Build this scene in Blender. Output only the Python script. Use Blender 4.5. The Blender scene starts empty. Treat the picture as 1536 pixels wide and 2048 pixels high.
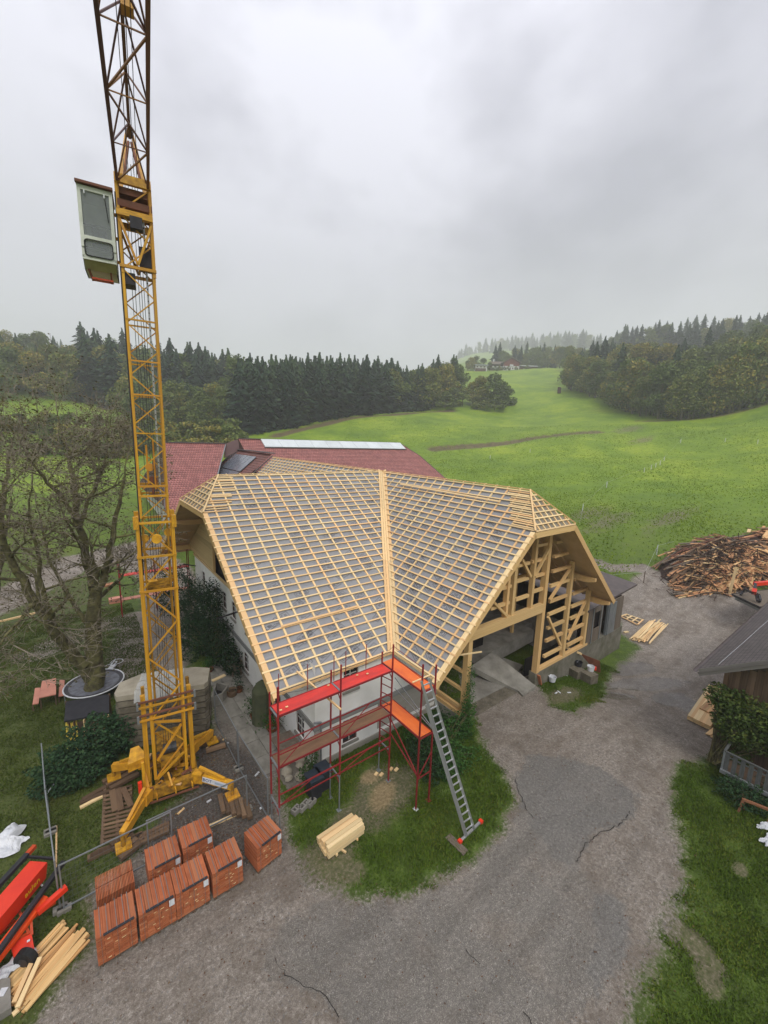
import bpy, math, random
import numpy as np
from mathutils import Vector, Matrix
random.seed(7); rng = np.random.default_rng(7)
sc = bpy.context.scene
COL = sc.collection
# ---------------------------------------------------------------- camera
FPX, HC = 825.0, 14.64
PI_, RO, HD = math.radians(9.92), math.radians(1.81), math.radians(37.7)
F0 = Vector((math.sin(HD), math.cos(HD), 0)); R0 = Vector((math.cos(HD), -math.sin(HD), 0))
FW = F0*math.cos(PI_) + Vector((0, 0, -math.sin(PI_))); U0 = R0.cross(FW)
RT = math.cos(RO)*R0 + math.sin(RO)*U0; UP = -math.sin(RO)*R0 + math.cos(RO)*U0
cam = bpy.data.cameras.new('camera'); co = bpy.data.objects.new('camera', cam); COL.objects.link(co)
co.matrix_world = Matrix(((RT.x, UP.x, -FW.x, 0), (RT.y, UP.y, -FW.y, 0), (RT.z, UP.z, -FW.z, HC), (0, 0, 0, 1)))
cam.sensor_fit = 'VERTICAL'; cam.sensor_height = 24; cam.lens = 24*FPX/2048
cam.clip_start = 0.1; cam.clip_end = 6000
sc.camera = co
# ---------------------------------------------------------------- light
sc.view_settings.view_transform = 'Standard'; sc.view_settings.look = 'None'
sc.view_settings.gamma = 1; sc.view_settings.exposure = 0.82
sc.cycles.volume_bounces = 1; sc.cycles.max_bounces = 6; sc.cycles.diffuse_bounces = 3
SUN_EL, SUN_ROT = math.radians(52), math.radians(200)
sun = bpy.data.lights.new('sun', 'SUN'); sun.energy = 1.4; sun.angle = math.radians(30); sun.color = (1, .97, .92)
so = bpy.data.objects.new('sun', sun); COL.objects.link(so)
so.rotation_euler = (math.pi/2 - SUN_EL, 0, math.radians(180-200))
so.location = (0, 0, 60)
W = bpy.data.worlds.new('World'); sc.world = W; W.use_nodes = True
nt = W.node_tree; N = nt.nodes; L = nt.links
for n in list(N): N.remove(n)
out = N.new('ShaderNodeOutputWorld'); bg1 = N.new('ShaderNodeBackground'); bg2 = N.new('ShaderNodeBackground')
mixs = N.new('ShaderNodeMixShader'); sky = N.new('ShaderNodeTexSky')
sky.sky_type = 'NISHITA'; sky.sun_disc = False; sky.sun_elevation = SUN_EL; sky.sun_rotation = SUN_ROT
bg1.inputs[1].default_value = 0.08; L.new(sky.outputs[0], bg1.inputs[0])
tc = N.new('ShaderNodeTexCoord'); mp = N.new('ShaderNodeMapping'); mp.inputs['Scale'].default_value = (1, 1, 1.6)
L.new(tc.outputs['Generated'], mp.inputs[0])
n1 = N.new('ShaderNodeTexNoise'); n1.inputs['Scale'].default_value = 1.7; n1.inputs['Detail'].default_value = 5
n1.inputs['Roughness'].default_value = .5; n1.inputs['Distortion'].default_value = .35
L.new(mp.outputs[0], n1.inputs[0])
n2 = N.new('ShaderNodeTexNoise'); n2.inputs['Scale'].default_value = 5.5; n2.inputs['Detail'].default_value = 4
L.new(mp.outputs[0], n2.inputs[0])
ad = N.new('ShaderNodeMath'); ad.operation = 'MULTIPLY_ADD'; ad.inputs[1].default_value = .52
L.new(n2.outputs[0], ad.inputs[0]); L.new(n1.outputs[0], ad.inputs[2])
cr = N.new('ShaderNodeValToRGB'); e = cr.color_ramp.elements
e[0].position = .53; e[0].color = (.32, .322, .375, 1); e[1].position = .89; e[1].color = (.62, .62, .69, 1)
m_ = cr.color_ramp.elements.new(.71); m_.color = (.45, .45, .51, 1)
L.new(ad.outputs[0], cr.inputs[0])
# low cloud grey towards the horizon all round
sx = N.new('ShaderNodeSeparateXYZ'); L.new(tc.outputs['Generated'], sx.inputs[0])
mr = N.new('ShaderNodeMapRange'); mr.inputs[1].default_value = .0; mr.inputs[2].default_value = .42
L.new(sx.outputs[2], mr.inputs[0])
mxc = N.new('ShaderNodeMix'); mxc.data_type = 'RGBA'; mxc.inputs[6].default_value = (.50, .51, .545, 1)
L.new(mr.outputs[0], mxc.inputs[0]); L.new(cr.outputs[0], mxc.inputs[7])
# an overcast sky is brighter towards the zenith
mz = N.new('ShaderNodeMapRange'); mz.inputs[1].default_value = .35; mz.inputs[2].default_value = 1.0; mz.inputs[3].default_value = .78; mz.inputs[4].default_value = 1.45
L.new(sx.outputs[2], mz.inputs[0]); L.new(mxc.outputs[2], bg2.inputs[0]); L.new(mz.outputs[0], bg2.inputs[1])
mixs.inputs[0].default_value = .95; L.new(bg1.outputs[0], mixs.inputs[1]); L.new(bg2.outputs[0], mixs.inputs[2])
L.new(mixs.outputs[0], out.inputs[0])
# ---------------------------------------------------------------- picture -> place helpers (calibrated camera)
CAM = Vector((0, 0, HC))
def ray(x, y): return (FW*FPX + RT*(x-768) + UP*(1024-y))
def at(x, y, z=0.0):
    d = ray(x, y); return CAM + d*((z-HC)/d.z)
def ata(x, y, a):
    d = ray(x, y); return CAM + d*(a/d.x)
def atb(x, y, b):
    d = ray(x, y); return CAM + d*(b/d.y)
def atD(x, y, D):
    d = ray(x, y); return CAM + d*(D/math.hypot(d.x, d.y))
def ss(t): t = min(1, max(0, t)); return t*t*(3-2*t)
# ---------------------------------------------------------------- terrain height
TAB = {-150: [(1100, 48), (930, 112), (870, 150), (800, 215), (740, 320), (705, 450)],
 0: [(1100, 48), (1000, 75), (930, 110), (870, 145), (800, 210), (740, 320), (705, 450)],
 150: [(1090, 48), (1000, 74), (930, 110), (870, 145), (800, 215), (745, 330), (705, 460)],
 300: [(1080, 50), (1000, 75), (930, 108), (868, 145), (812, 215), (765, 330), (740, 500)],
 480: [(1060, 52), (960, 88), (905, 118), (868, 142), (835, 195), (800, 300), (770, 450)],
 600: [(1050, 54), (960, 88), (890, 122), (855, 150), (830, 200), (800, 300), (780, 450)],
 700: [(1040, 55), (960, 88), (885, 125), (842, 168), (820, 215), (800, 320), (785, 450)],
 800: [(1050, 55), (960, 88), (885, 130), (829, 192), (805, 250), (775, 340), (760, 460)],
 900: [(1050, 56), (960, 88), (885, 132), (840, 182), (800, 228), (755, 330), (740, 420), (735, 700), (718, 1400), (712, 1800)],
 1000: [(1080, 52), (990, 80), (900, 128), (840, 187), (800, 232), (765, 310), (740, 400), (732, 470), (728, 800), (702, 1300), (692, 1700)],
 1150: [(1120, 48), (1000, 77), (900, 128), (850, 175), (800, 232), (768, 300), (739, 390), (726, 520), (715, 760), (690, 1200), (680, 1600)],
 1240: [(1140, 46), (1010, 75), (910, 125), (860, 165), (822, 205), (770, 285), (725, 420), (695, 600), (680, 900)],
 1340: [(1150, 47), (1010, 77), (910, 125), (872, 150), (838, 178), (780, 255), (725, 370), (690, 520), (680, 900)],
 1450: [(1150, 50), (1010, 80), (910, 125), (860, 155), (823, 180), (770, 250), (720, 350), (690, 480), (680, 900)],
 1540: [(1160, 52), (1010, 82), (900, 125), (835, 160), (795, 190), (750, 260), (715, 350), (690, 480), (680, 900)],
 1700: [(1170, 54), (1010, 84), (890, 125), (815, 160), (770, 200), (735, 270), (705, 360), (690, 480), (680, 900)]}
RADI = np.array([0, 30, 45, 60, 75, 90, 105, 120, 135, 150, 165, 180, 200, 220, 245, 270, 300, 340, 380, 430, 480, 550, 650, 800, 1000, 1200, 1400, 1700, 2000])
_az, _zz = [], []
for x in sorted(TAB):
    Ds, zs = [0, 34], [0, 0]
    for (y, D) in TAB[x]:
        p = atD(x, y, D); Ds.append(D); zs.append(p.z)
    Ds.append(2100); zs.append(zs[-1]*1.03)
    p = atD(x, 870, 100); _az.append(math.atan2(p.x, p.y)); _zz.append(np.interp(RADI, Ds, zs))
_az = np.array(_az); _zz = np.array(_zz)
k3 = np.array([.25, .5, .25])
for _ in range(2):
    zp = np.pad(_zz, ((0, 0), (1, 1)), 'edge'); _zz = zp[:, :-2]*.2+zp[:, 1:-1]*.6+zp[:, 2:]*.2
# resample azimuths finely then smooth
azf = np.linspace(_az[0], _az[-1], 121)
zf = np.array([np.interp(azf, _az, _zz[:, j]) for j in range(len(RADI))]).T
for _ in range(6):
    zp = np.pad(zf, ((1, 1), (0, 0)), 'edge'); zf = zp[:-2]*.25+zp[1:-1]*.5+zp[2:]*.25
def near_z(a, b):
    t = np.clip((a-20.5)/8.5, 0, 1); t = t*t*(3-2*t)
    return -1.0*t
def TZ(a, b):
    a = np.asarray(a, float); b = np.asarray(b, float)
    D = np.hypot(a, b); az = np.arctan2(a, b)
    fi = np.clip((az-azf[0])/(azf[1]-azf[0]), 0, len(azf)-1.001); i = fi.astype(int); fr = fi-i
    fr = fr*fr*(3-2*fr)
    rj = np.clip(np.searchsorted(RADI, D)-1, 0, len(RADI)-2); rt = np.clip((D-RADI[rj])/(RADI[rj+1]-RADI[rj]), 0, 1)
    z0 = zf[i, rj]*(1-rt)+zf[i, rj+1]*rt; z1 = zf[i+1, rj]*(1-rt)+zf[i+1, rj+1]*rt
    zt = z0*(1-fr)+z1*fr
    w = np.clip((D-38)/24, 0, 1); w = w*w*(3-2*w)
    # behind the camera everything stays flat
    back = np.clip((np.abs(az-HD)-1.25)/.8, 0, 1)
    zt = zt*(1-back)
    bump = .12*np.sin(a*.11+1)*np.sin(b*.09)+.05*np.sin(a*.31)*np.sin(b*.37+2)
    far = np.clip((D-70)/60, 0, 1)*(1.3*np.sin(a*.05+b*.022)+.7*np.sin(b*.085-a*.031)+.25*np.sin(a*.16+b*.13))
    return near_z(a, b)*(1-w*.6)*(1-w) + zt*w + bump*np.clip((D-30)/20, 0, 1)*1 + far
_DS = np.concatenate([np.arange(4, 90, .25), 90*np.exp(np.linspace(0, math.log(12), 260))])
def G(x, y, dz=0.0):
    "point on the ground seen at pixel x, y (marches along the sight line)"
    d = ray(x, y); h = math.hypot(d.x, d.y); X = d.x/h*_DS; Y = d.y/h*_DS; Z = HC+d.z/h*_DS
    f = Z-TZ(X, Y)-dz; k = np.where(f < 0)[0]
    if len(k) == 0: k = [len(_DS)-1]
    k = max(1, int(k[0])); t = f[k-1]/(f[k-1]-f[k]) if f[k] < 0 else 1; D = _DS[k-1]+(_DS[k]-_DS[k-1])*t
    px_, py_ = d.x/h*D, d.y/h*D
    return Vector((px_, py_, float(TZ(px_, py_))))
# ---------------------------------------------------------------- materials
MATS = {}
def newmat(name):
    m = bpy.data.materials.new(name); m.use_nodes = True
    t = m.node_tree; b = t.nodes['Principled BSDF']
    return m, t, b
def nd(t, typ, **kw):
    n = t.nodes.new(typ)
    for k, v in kw.items(): setattr(n, k, v)
    return n
def mat(name, c1, c2=None, rough=.7, scale=3, metal=0, stretch=(1, 1, 1), rnd=.25, bump=0, spec=.3, coords='Object', detail=4, c3=None):
    "two or three tone noise material with a random tint per object"
    if name in MATS: return MATS[name]
    m, t, b = newmat(name); c2 = c2 or tuple(v*.75 for v in c1)
    co_ = nd(t, 'ShaderNodeTexCoord'); mp = nd(t, 'ShaderNodeMapping'); mp.inputs['Scale'].default_value = stretch
    oi = nd(t, 'ShaderNodeObjectInfo')
    cmb = nd(t, 'ShaderNodeVectorMath', operation='SCALE'); cmb.inputs[0].default_value = (37, 51, 23)
    t.links.new(oi.outputs['Random'], cmb.inputs['Scale']); t.links.new(cmb.outputs[0], mp.inputs['Location'])
    t.links.new(co_.outputs[coords], mp.inputs[0])
    ns = nd(t, 'ShaderNodeTexNoise'); ns.inputs['Scale'].default_value = scale; ns.inputs['Detail'].default_value = detail
    ns.inputs['Roughness'].default_value = .62
    t.links.new(mp.outputs[0], ns.inputs[0])
    r = nd(t, 'ShaderNodeValToRGB'); r.color_ramp.elements[0].position = .32; r.color_ramp.elements[1].position = .68
    r.color_ramp.elements[0].color = (*c2, 1); r.color_ramp.elements[1].color = (*c1, 1)
    t.links.new(ns.outputs[0], r.inputs[0]); last = r.outputs[0]
    if c3:
        mx = nd(t, 'ShaderNodeMix', data_type='RGBA'); pw = nd(t, 'ShaderNodeMath', operation='POWER'); pw.inputs[1].default_value = 2.0
        t.links.new(oi.outputs['Random'], pw.inputs[0]); t.links.new(pw.outputs[0], mx.inputs[0]); t.links.new(last, mx.inputs[6]); mx.inputs[7].default_value = (*c3, 1)
        last = mx.outputs[2]
    if rnd:
        ml = nd(t, 'ShaderNodeMath', operation='MULTIPLY_ADD'); ml.inputs[1].default_value = rnd; ml.inputs[2].default_value = 1-rnd*.6
        s2 = nd(t, 'ShaderNodeMath', operation='FRACT'); s3 = nd(t, 'ShaderNodeMath', operation='MULTIPLY'); s3.inputs[1].default_value = 17.3
        t.links.new(oi.outputs['Random'], s3.inputs[0]); t.links.new(s3.outputs[0], s2.inputs[0]); t.links.new(s2.outputs[0], ml.inputs[0])
        vm = nd(t, 'ShaderNodeVectorMath', operation='SCALE'); t.links.new(last, vm.inputs[0]); t.links.new(ml.outputs[0], vm.inputs['Scale'])
        last = vm.outputs[0]
    t.links.new(last, b.inputs['Base Color'])
    b.inputs['Roughness'].default_value = rough; b.inputs['Metallic'].default_value = metal
    b.inputs['Specular IOR Level'].default_value = spec
    if bump:
        bp = nd(t, 'ShaderNodeBump'); bp.inputs['Strength'].default_value = bump; bp.inputs['Distance'].default_value = .05
        t.links.new(ns.outputs[0], bp.inputs['Height']); t.links.new(bp.outputs[0], b.inputs['Normal'])
    MATS[name] = m; return m
M = {}
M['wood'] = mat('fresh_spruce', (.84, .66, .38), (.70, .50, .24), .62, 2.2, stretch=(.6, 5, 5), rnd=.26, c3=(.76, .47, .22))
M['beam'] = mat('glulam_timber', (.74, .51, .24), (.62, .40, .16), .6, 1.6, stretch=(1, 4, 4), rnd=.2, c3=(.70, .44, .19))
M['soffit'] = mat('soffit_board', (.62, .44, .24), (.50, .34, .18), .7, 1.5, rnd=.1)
M['cladding'] = mat('board_cladding', (.62, .46, .24), (.46, .32, .15), .7, 2.2, stretch=(1, 1, 5), rnd=.4)
M['old'] = mat('weathered_wood', (.16, .105, .065), (.085, .055, .035), .85, 3, rnd=.5)
M['oldbright'] = mat('split_scrap_wood', (.80, .54, .27), (.55, .33, .14), .75, 3, rnd=.45, c3=(.45, .2, .1))
M['greywood'] = mat('grey_weathered_boards', (.21, .17, .13), (.12, .095, .07), .9, 2.5, stretch=(3, 3, .6), rnd=.3)
M['membrane'] = mat('roof_membrane', (.285, .288, .295), (.225, .225, .232), .6, .8, rnd=.0, bump=.06, detail=5)
M['membrane_tan'] = mat('hip_underlay', (.25, .22, .17), (.18, .16, .12), .8, 1.5, rnd=0)
M['print'] = mat('membrane_print', (.10, .10, .11), (.13, .13, .14), .7, 2, rnd=0)
M['plaster'] = mat('white_plaster', (.86, .85, .82), (.72, .71, .67), .9, .55, rnd=0, detail=9, bump=.15)
M['plasterdirty'] = mat('dirty_plaster_base', (.42, .40, .35), (.24, .22, .18), .95, 1.0, rnd=0, detail=9, bump=.2)
M['band'] = mat('grey_cornice_band', (.27, .27, .26), (.19, .19, .18), .85, 2, rnd=0)
M['frame_brown'] = mat('brown_window_wood', (.10, .045, .03), (.06, .03, .02), .6, 3, rnd=.2)
M['frame_white'] = mat('white_window_wood', (.6, .59, .55), (.5, .49, .45), .6, 3, rnd=.1)
M['glass'] = mat('window_glass', (.02, .024, .028), (.035, .04, .045), .08, 1.3, rnd=.2, spec=.8)
M['plinthold'] = mat('mossy_plinth', (.22, .20, .165), (.09, .09, .055), .92, 1.2, rnd=0, bump=.4, detail=9)
M['dark'] = mat('dark_interior', (.018, .015, .012), (.01, .009, .008), .9, 2, rnd=0)  # near-black paints the shade of interiors; also colours the cracks
M['concrete'] = mat('concrete', (.30, .285, .25), (.16, .15, .125), .85, 1.3, rnd=.15, bump=.25, detail=9)
M['concrete_old'] = mat('mossy_concrete', (.20, .175, .13), (.075, .065, .045), .92, 2.2, rnd=.25, bump=.4, detail=8)
M['concrete_top'] = mat('pale_concrete_top', (.40, .36, .28), (.28, .25, .19), .9, 1.6, rnd=.1, detail=8)
M['yellow'] = mat('yellow_crane_paint', (.78, .42, .02), (.36, .16, .014), .45, 4.2, rnd=.3, spec=.5, detail=9, c3=(.55, .24, .02))
M['yellow_dirty'] = mat('dirty_yellow_paint', (.58, .30, .02), (.10, .05, .015), .6, 4.0, rnd=.25, detail=10)
M['rust'] = mat('rusty_red_steel', (.22, .085, .05), (.12, .05, .03), .7, 3, rnd=.2)
M['steeldark'] = mat('dark_steel', (.05, .045, .05), (.03, .03, .035), .5, 3, rnd=.2, metal=.3)
M['cable'] = mat('steel_cable', (.08, .085, .09), (.05, .05, .05), .5, 3, rnd=.1, metal=.4)
M['jib'] = mat('jib_purple_brown_steel', (.13, .055, .045), (.07, .035, .04), .5, 1.5, rnd=.3, c3=(.30, .14, .03))
M['alu'] = mat('aluminium', (.55, .56, .57), (.42, .43, .44), .38, 4, metal=.7, rnd=.1)
M['galv'] = mat('galvanised_steel', (.30, .32, .33), (.2, .215, .22), .5, 4, metal=.5, rnd=.15)
M['scafred'] = mat('red_scaffold_paint', (.30, .022, .025), (.18, .02, .022), .5, 3, rnd=.25)
M['deckred'] = mat('red_scaffold_deck', (.82, .035, .018), (.52, .025, .022), .42, 2.2, rnd=.15, spec=.5, detail=8)
M['deckorange'] = mat('orange_scaffold_deck', (.88, .19, .02), (.72, .12, .02), .4, 2.2, rnd=.1, spec=.5, detail=6)
M['deckwood'] = mat('brown_plywood_deck', (.24, .135, .07), (.14, .075, .04), .5, 2.2, rnd=.1, detail=6)
M['cabpaint'] = mat('grey_green_cab_paint', (.62, .64, .56), (.46, .48, .41), .5, 2, rnd=0)
M['cabbase'] = mat('olive_cab_underside', (.38, .36, .18), (.24, .22, .1), .6, 2, rnd=0)
M['rubber'] = mat('black_rubber', (.012, .012, .013), (.02, .02, .02), .7, 3, rnd=0)
M['tile'] = mat('terracotta_tile', (.46, .135, .05), (.32, .085, .033), .7, 3, rnd=.32, detail=6, c3=(.44, .17, .08))
M['white'] = mat('white_plastic', (.72, .73, .74), (.55, .57, .6), .5, 2, rnd=.05)
M['strap'] = mat('grey_strap', (.22, .2, .19), (.15, .14, .13), .6, 3, rnd=0)
M['black'] = mat('black_plastic', (.02, .02, .024), (.035, .035, .04), .5, 3, rnd=0)
M['redpaint'] = mat('red_machine_paint', (.78, .045, .012), (.66, .03, .012), .35, 2, rnd=.08, spec=.5)
M['orangepaint'] = mat('orange_machine_paint', (.60, .085, .02), (.35, .04, .015), .5, 3, rnd=.1)
M['pink'] = mat('salmon_plastic', (.62, .27, .19), (.5, .2, .14), .6, 2, rnd=.1)
M['teal'] = mat('teal_plastic', (.05, .30, .24), (.03, .2, .17), .6, 2, rnd=0)
M['pot'] = mat('flower_pot_clay', (.25, .09, .04), (.16, .06, .03), .8, 3, rnd=.2)
M['bark'] = mat('mossy_bark', (.17, .16, .06), (.05, .042, .028), .95, 4, rnd=.1, bump=.8, detail=10)
M['twig'] = mat('grey_twigs', (.28, .24, .18), (.12, .10, .075), .9, 4, rnd=.1)
M['solar'] = mat('solar_panel_glass', (.14, .155, .18), (.12, .13, .155), .22, .6, rnd=.15, spec=.9)
M['solarwhite'] = mat('pale_collector_glass', (.62, .66, .66), (.52, .56, .56), .25, .6, rnd=.12, spec=.8)
M['metalroof'] = mat('dark_ridge_metal', (.12, .095, .09), (.075, .062, .06), .5, 2, rnd=.1)
M['brushwood'] = mat('brushwood', (.11, .07, .05), (.045, .03, .022), .95, 4, rnd=.3)
M['farmwall'] = mat('farm_white_wall', (.6, .6, .57), (.5, .5, .47), .9, 1, rnd=0)
M['farmwood'] = mat('farm_brown_boards', (.10, .05, .035), (.06, .035, .025), .9, 1, rnd=0)
def clearmat():
    m, t, b = newmat('clear_plastic_sheet'); b.inputs['Base Color'].default_value = (.55, .56, .54, 1); b.inputs['Roughness'].default_value = .18
    b.inputs['Alpha'].default_value = .5; return m
M['sheet'] = clearmat()
def foliage(name, ca, cb, cc, sc_=.6):
    "leaf material: tone by object random and by leaf position; slight translucency"
    m, t, b = newmat(name)
    oi = nd(t, 'ShaderNodeObjectInfo'); r = nd(t, 'ShaderNodeValToRGB'); e = r.color_ramp.elements
    e[0].position = 0; e[0].color = (*ca, 1); e[1].position = 1; e[1].color = (*cc, 1); k = e.new(.55); k.color = (*cb, 1)
    g = nd(t, 'ShaderNodeNewGeometry'); co_ = nd(t, 'ShaderNodeTexCoord'); ns = nd(t, 'ShaderNodeTexNoise'); ns.inputs['Scale'].default_value = sc_
    t.links.new(co_.outputs['Object'], ns.inputs[0])
    a1 = nd(t, 'ShaderNodeMath', operation='MULTIPLY_ADD'); a1.inputs[1].default_value = .35
    t.links.new(g.outputs['Random Per Island'], a1.inputs[0])
    a2 = nd(t, 'ShaderNodeMath', operation='MULTIPLY_ADD'); a2.inputs[1].default_value = .55; t.links.new(oi.outputs['Random'], a2.inputs[0]); t.links.new(a1.outputs[0], a2.inputs[2])
    a3 = nd(t, 'ShaderNodeMath', operation='MULTIPLY_ADD'); a3.inputs[1].default_value = .7; a3.inputs[2].default_value = -.35
    t.links.new(ns.outputs[0], a3.inputs[0]); t.links.new(a3.outputs[0], a1.inputs[2])
    t.links.new(a2.outputs[0], r.inputs[0]); t.links.new(r.outputs[0], b.inputs['Base Color'])
    b.inputs['Roughness'].default_value = .75; b.inputs['Specular IOR Level'].default_value = .15
    return m
M['spruce'] = foliage('spruce_needles', (.018, .040, .022), (.036, .066, .032), (.085, .125, .05))
M['broad'] = foliage('autumn_broadleaf', (.065, .11, .03), (.15, .18, .045), (.42, .29, .06), .25)
M['ivy'] = foliage('ivy_leaves', (.012, .03, .012), (.02, .05, .018), (.04, .075, .022), 1.5)
M['bush'] = foliage('dark_bush_leaves', (.012, .034, .016), (.022, .055, .024), (.05, .095, .035), 1.5)
M['vine'] = foliage('vine_leaves', (.03, .055, .015), (.06, .095, .02), (.2, .2, .04), 2)
M['deadleaf'] = foliage('dry_brown_leaves', (.06, .055, .022), (.11, .095, .03), (.20, .17, .05), 2)
M['leafy'] = foliage('green_herb_leaves', (.02, .06, .012), (.04, .10, .02), (.08, .14, .03), 2)
M['grass'] = foliage('grass_blades', (.042, .078, .008), (.072, .125, .011), (.19, .18, .03), .35)
M['grassdull'] = foliage('dull_grass_blades', (.040, .068, .010), (.07, .10, .014), (.15, .12, .035), .35)
M['tuft'] = foliage('meadow_tuft_blades', (.085, .15, .005), (.13, .205, .006), (.23, .30, .016), .2)
M['litter'] = foliage('fallen_leaves', (.06, .03, .02), (.12, .06, .03), (.45, .36, .10), 3)
M['gravelstone'] = foliage('pale_gravel_stones', (.12, .11, .10), (.26, .24, .22), (.5, .48, .45), 3)

# tiled roof material: courses are real steps, this gives tile joints and colour wear
def tilemat(name, c1, c2, c3, sx_, sy_):
    m, t, b = newmat(name)
    uv = nd(t, 'ShaderNodeUVMap'); uv.uv_map = 'UVMap'; br = nd(t, 'ShaderNodeTexBrick'); br.inputs['Scale'].default_value = 1
    br.inputs['Brick Width'].default_value = sx_; br.inputs['Row Height'].default_value = sy_; br.inputs['Mortar Size'].default_value = .028
    br.inputs['Color1'].default_value = (*c1, 1); br.inputs['Color2'].default_value = (*c2, 1); br.inputs['Mortar'].default_value = (*c3, 1)
    br.inputs['Mortar Smooth'].default_value = .3
    t.links.new(uv.outputs[0], br.inputs[0]); ns = nd(t, 'ShaderNodeTexNoise'); ns.inputs['Scale'].default_value = .7; ns.inputs['Detail'].default_value = 8
    t.links.new(uv.outputs[0], ns.inputs[0]); mr = nd(t, 'ShaderNodeMapRange'); mr.inputs[3].default_value = .65; mr.inputs[4].default_value = 1.3
    t.links.new(ns.outputs[0], mr.inputs[0]); vm = nd(t, 'ShaderNodeVectorMath', operation='SCALE')
    t.links.new(br.outputs[0], vm.inputs[0]); t.links.new(mr.outputs[0], vm.inputs['Scale']); t.links.new(vm.outputs[0], b.inputs['Base Color'])
    b.inputs['Roughness'].default_value = .6; return m
M['redtile'] = tilemat('red_roof_tile', (.42, .165, .14), (.29, .105, .09), (.07, .022, .018), .30, .40)
M['redtile2'] = tilemat('brown_red_roof_tile', (.20, .07, .05), (.16, .055, .04), (.07, .025, .02), .30, .40)
M['darktile'] = tilemat('dark_brown_roof_tile', (.125, .10, .10), (.085, .068, .068), (.022, .018, .018), .26, .20)
# ---------------------------------------------------------------- object helpers
def tag(o, label=None, cat=None, group=None, kind=None):
    if label: o['label'] = label
    if cat: o['category'] = cat
    if group: o['group'] = group
    if kind: o['kind'] = kind
    return o
def link(o, parent=None):
    COL.objects.link(o)
    if parent is not None:
        o.parent = parent; o.matrix_parent_inverse = parent_world(parent).inverted()
    return o
PW = {}
def parent_world(p):
    return PW.get(p.name, Matrix.Identity(4))
def thing(name, label, cat, loc=(0, 0, 0), group=None, rz=0):
    o = bpy.data.objects.new(name, None); COL.objects.link(o); o.empty_display_size = .3
    o.location = loc; o.rotation_euler = (0, 0, rz)
    PW[o.name] = Matrix.Translation(Vector(loc)) @ Matrix.Rotation(rz, 4, 'Z')
    return tag(o, label, cat, group)
class MB:
    def __init__(s): s.v = []; s.f = []; s.m = []
    def add(s, vs, fs, mi=0):
        o = len(s.v); s.v += [tuple(v) for v in vs]; s.f += [tuple(i+o for i in f) for f in fs]; s.m += [mi]*len(fs); return s
    def box(s, x0, x1, y0, y1, z0, z1, mi=0):
        vs = [(x, y, z) for x in (x0, x1) for y in (y0, y1) for z in (z0, z1)]
        return s.add(vs, [(0, 1, 3, 2), (4, 6, 7, 5), (0, 4, 5, 1), (2, 3, 7, 6), (0, 2, 6, 4), (1, 5, 7, 3)], mi)
    def bar(s, p, q, w, h, mi=0, up=(0, 0, 1)):
        p = Vector(p); q = Vector(q); d = (q-p).normalized(); u = Vector(up)
        if abs(d.dot(u)) > .97: u = Vector((1, 0, 0))
        x = d.cross(u).normalized()*(w/2); y = x.cross(d).normalized()*(h/2)
        vs = [e+i*x+j*y for e in (p, q) for i, j in ((-1, -1), (1, -1), (1, 1), (-1, 1))]
        return s.add(vs, [(0, 1, 2, 3), (7, 6, 5, 4), (0, 4, 5, 1), (1, 5, 6, 2), (2, 6, 7, 3), (3, 7, 4, 0)], mi)
    def tube(s, p, q, r, r2=None, n=6, mi=0, cap=True):
        p = Vector(p); q = Vector(q); r2 = r if r2 is None else r2; d = (q-p).normalized()
        u = Vector((0, 0, 1)) if abs(d.z) < .9 else Vector((1, 0, 0)); x = d.cross(u).normalized(); y = d.cross(x)
        vs = []
        for e, rr in ((p, r), (q, r2)):
            for k in range(n):
                t = 2*math.pi*k/n; vs.append(e+(x*math.cos(t)+y*math.sin(t))*rr)
        fs = [(k, (k+1) % n, n+(k+1) % n, n+k) for k in range(n)]
        if cap: fs += [tuple(range(n))[::-1], tuple(range(n, 2*n))]
        return s.add(vs, fs, mi)
    def poly(s, pts, mi=0): return s.add(pts, [tuple(range(len(pts)))], mi)
    def slab(s, pts, th, mi=0, n=None):
        pts = [Vector(p) for p in pts]
        if n is None: n = (pts[1]-pts[0]).cross(pts[2]-pts[0]).normalized()
        n = Vector(n); k = len(pts); lo = [p-n*th for p in pts]
        return s.add(pts+lo, [tuple(range(k)), tuple(range(k, 2*k))[::-1]]+[(i, k+i, k+(i+1) % k, (i+1) % k) for i in range(k)], mi)
    def lathe(s, c, prof, n=16, mi=0):
        c = Vector(c); vs = []
        for (r, z) in prof:
            for k in range(n): t = 2*math.pi*k/n; vs.append((c.x+r*math.cos(t), c.y+r*math.sin(t), c.z+z))
        fs = [(i*n+k, i*n+(k+1) % n, (i+1)*n+(k+1) % n, (i+1)*n+k) for i in range(len(prof)-1) for k in range(n)]
        return s.add(vs, fs, mi)
    def build(s, name, m, parent=None, smooth=False):
        me = bpy.data.meshes.new(name); me.from_pydata(s.v, [], s.f)
        for mm in (m if isinstance(m, (list, tuple)) else [m]): me.materials.append(mm)
        if isinstance(m, (list, tuple)): me.polygons.foreach_set('material_index', s.m)
        if smooth: me.polygons.foreach_set('use_smooth', [True]*len(me.polygons))
        me.update(); return link(bpy.data.objects.new(name, me), parent)
UNIT = {}
def unitbox(m, bev=.0):
    if m.name in UNIT: return UNIT[m.name]
    b = MB().box(-.5, .5, -.5, .5, -.5, .5); me = bpy.data.meshes.new('unit_bar'); me.from_pydata(b.v, [], b.f); me.materials.append(m); me.update()
    UNIT[m.name] = me; return me
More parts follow.
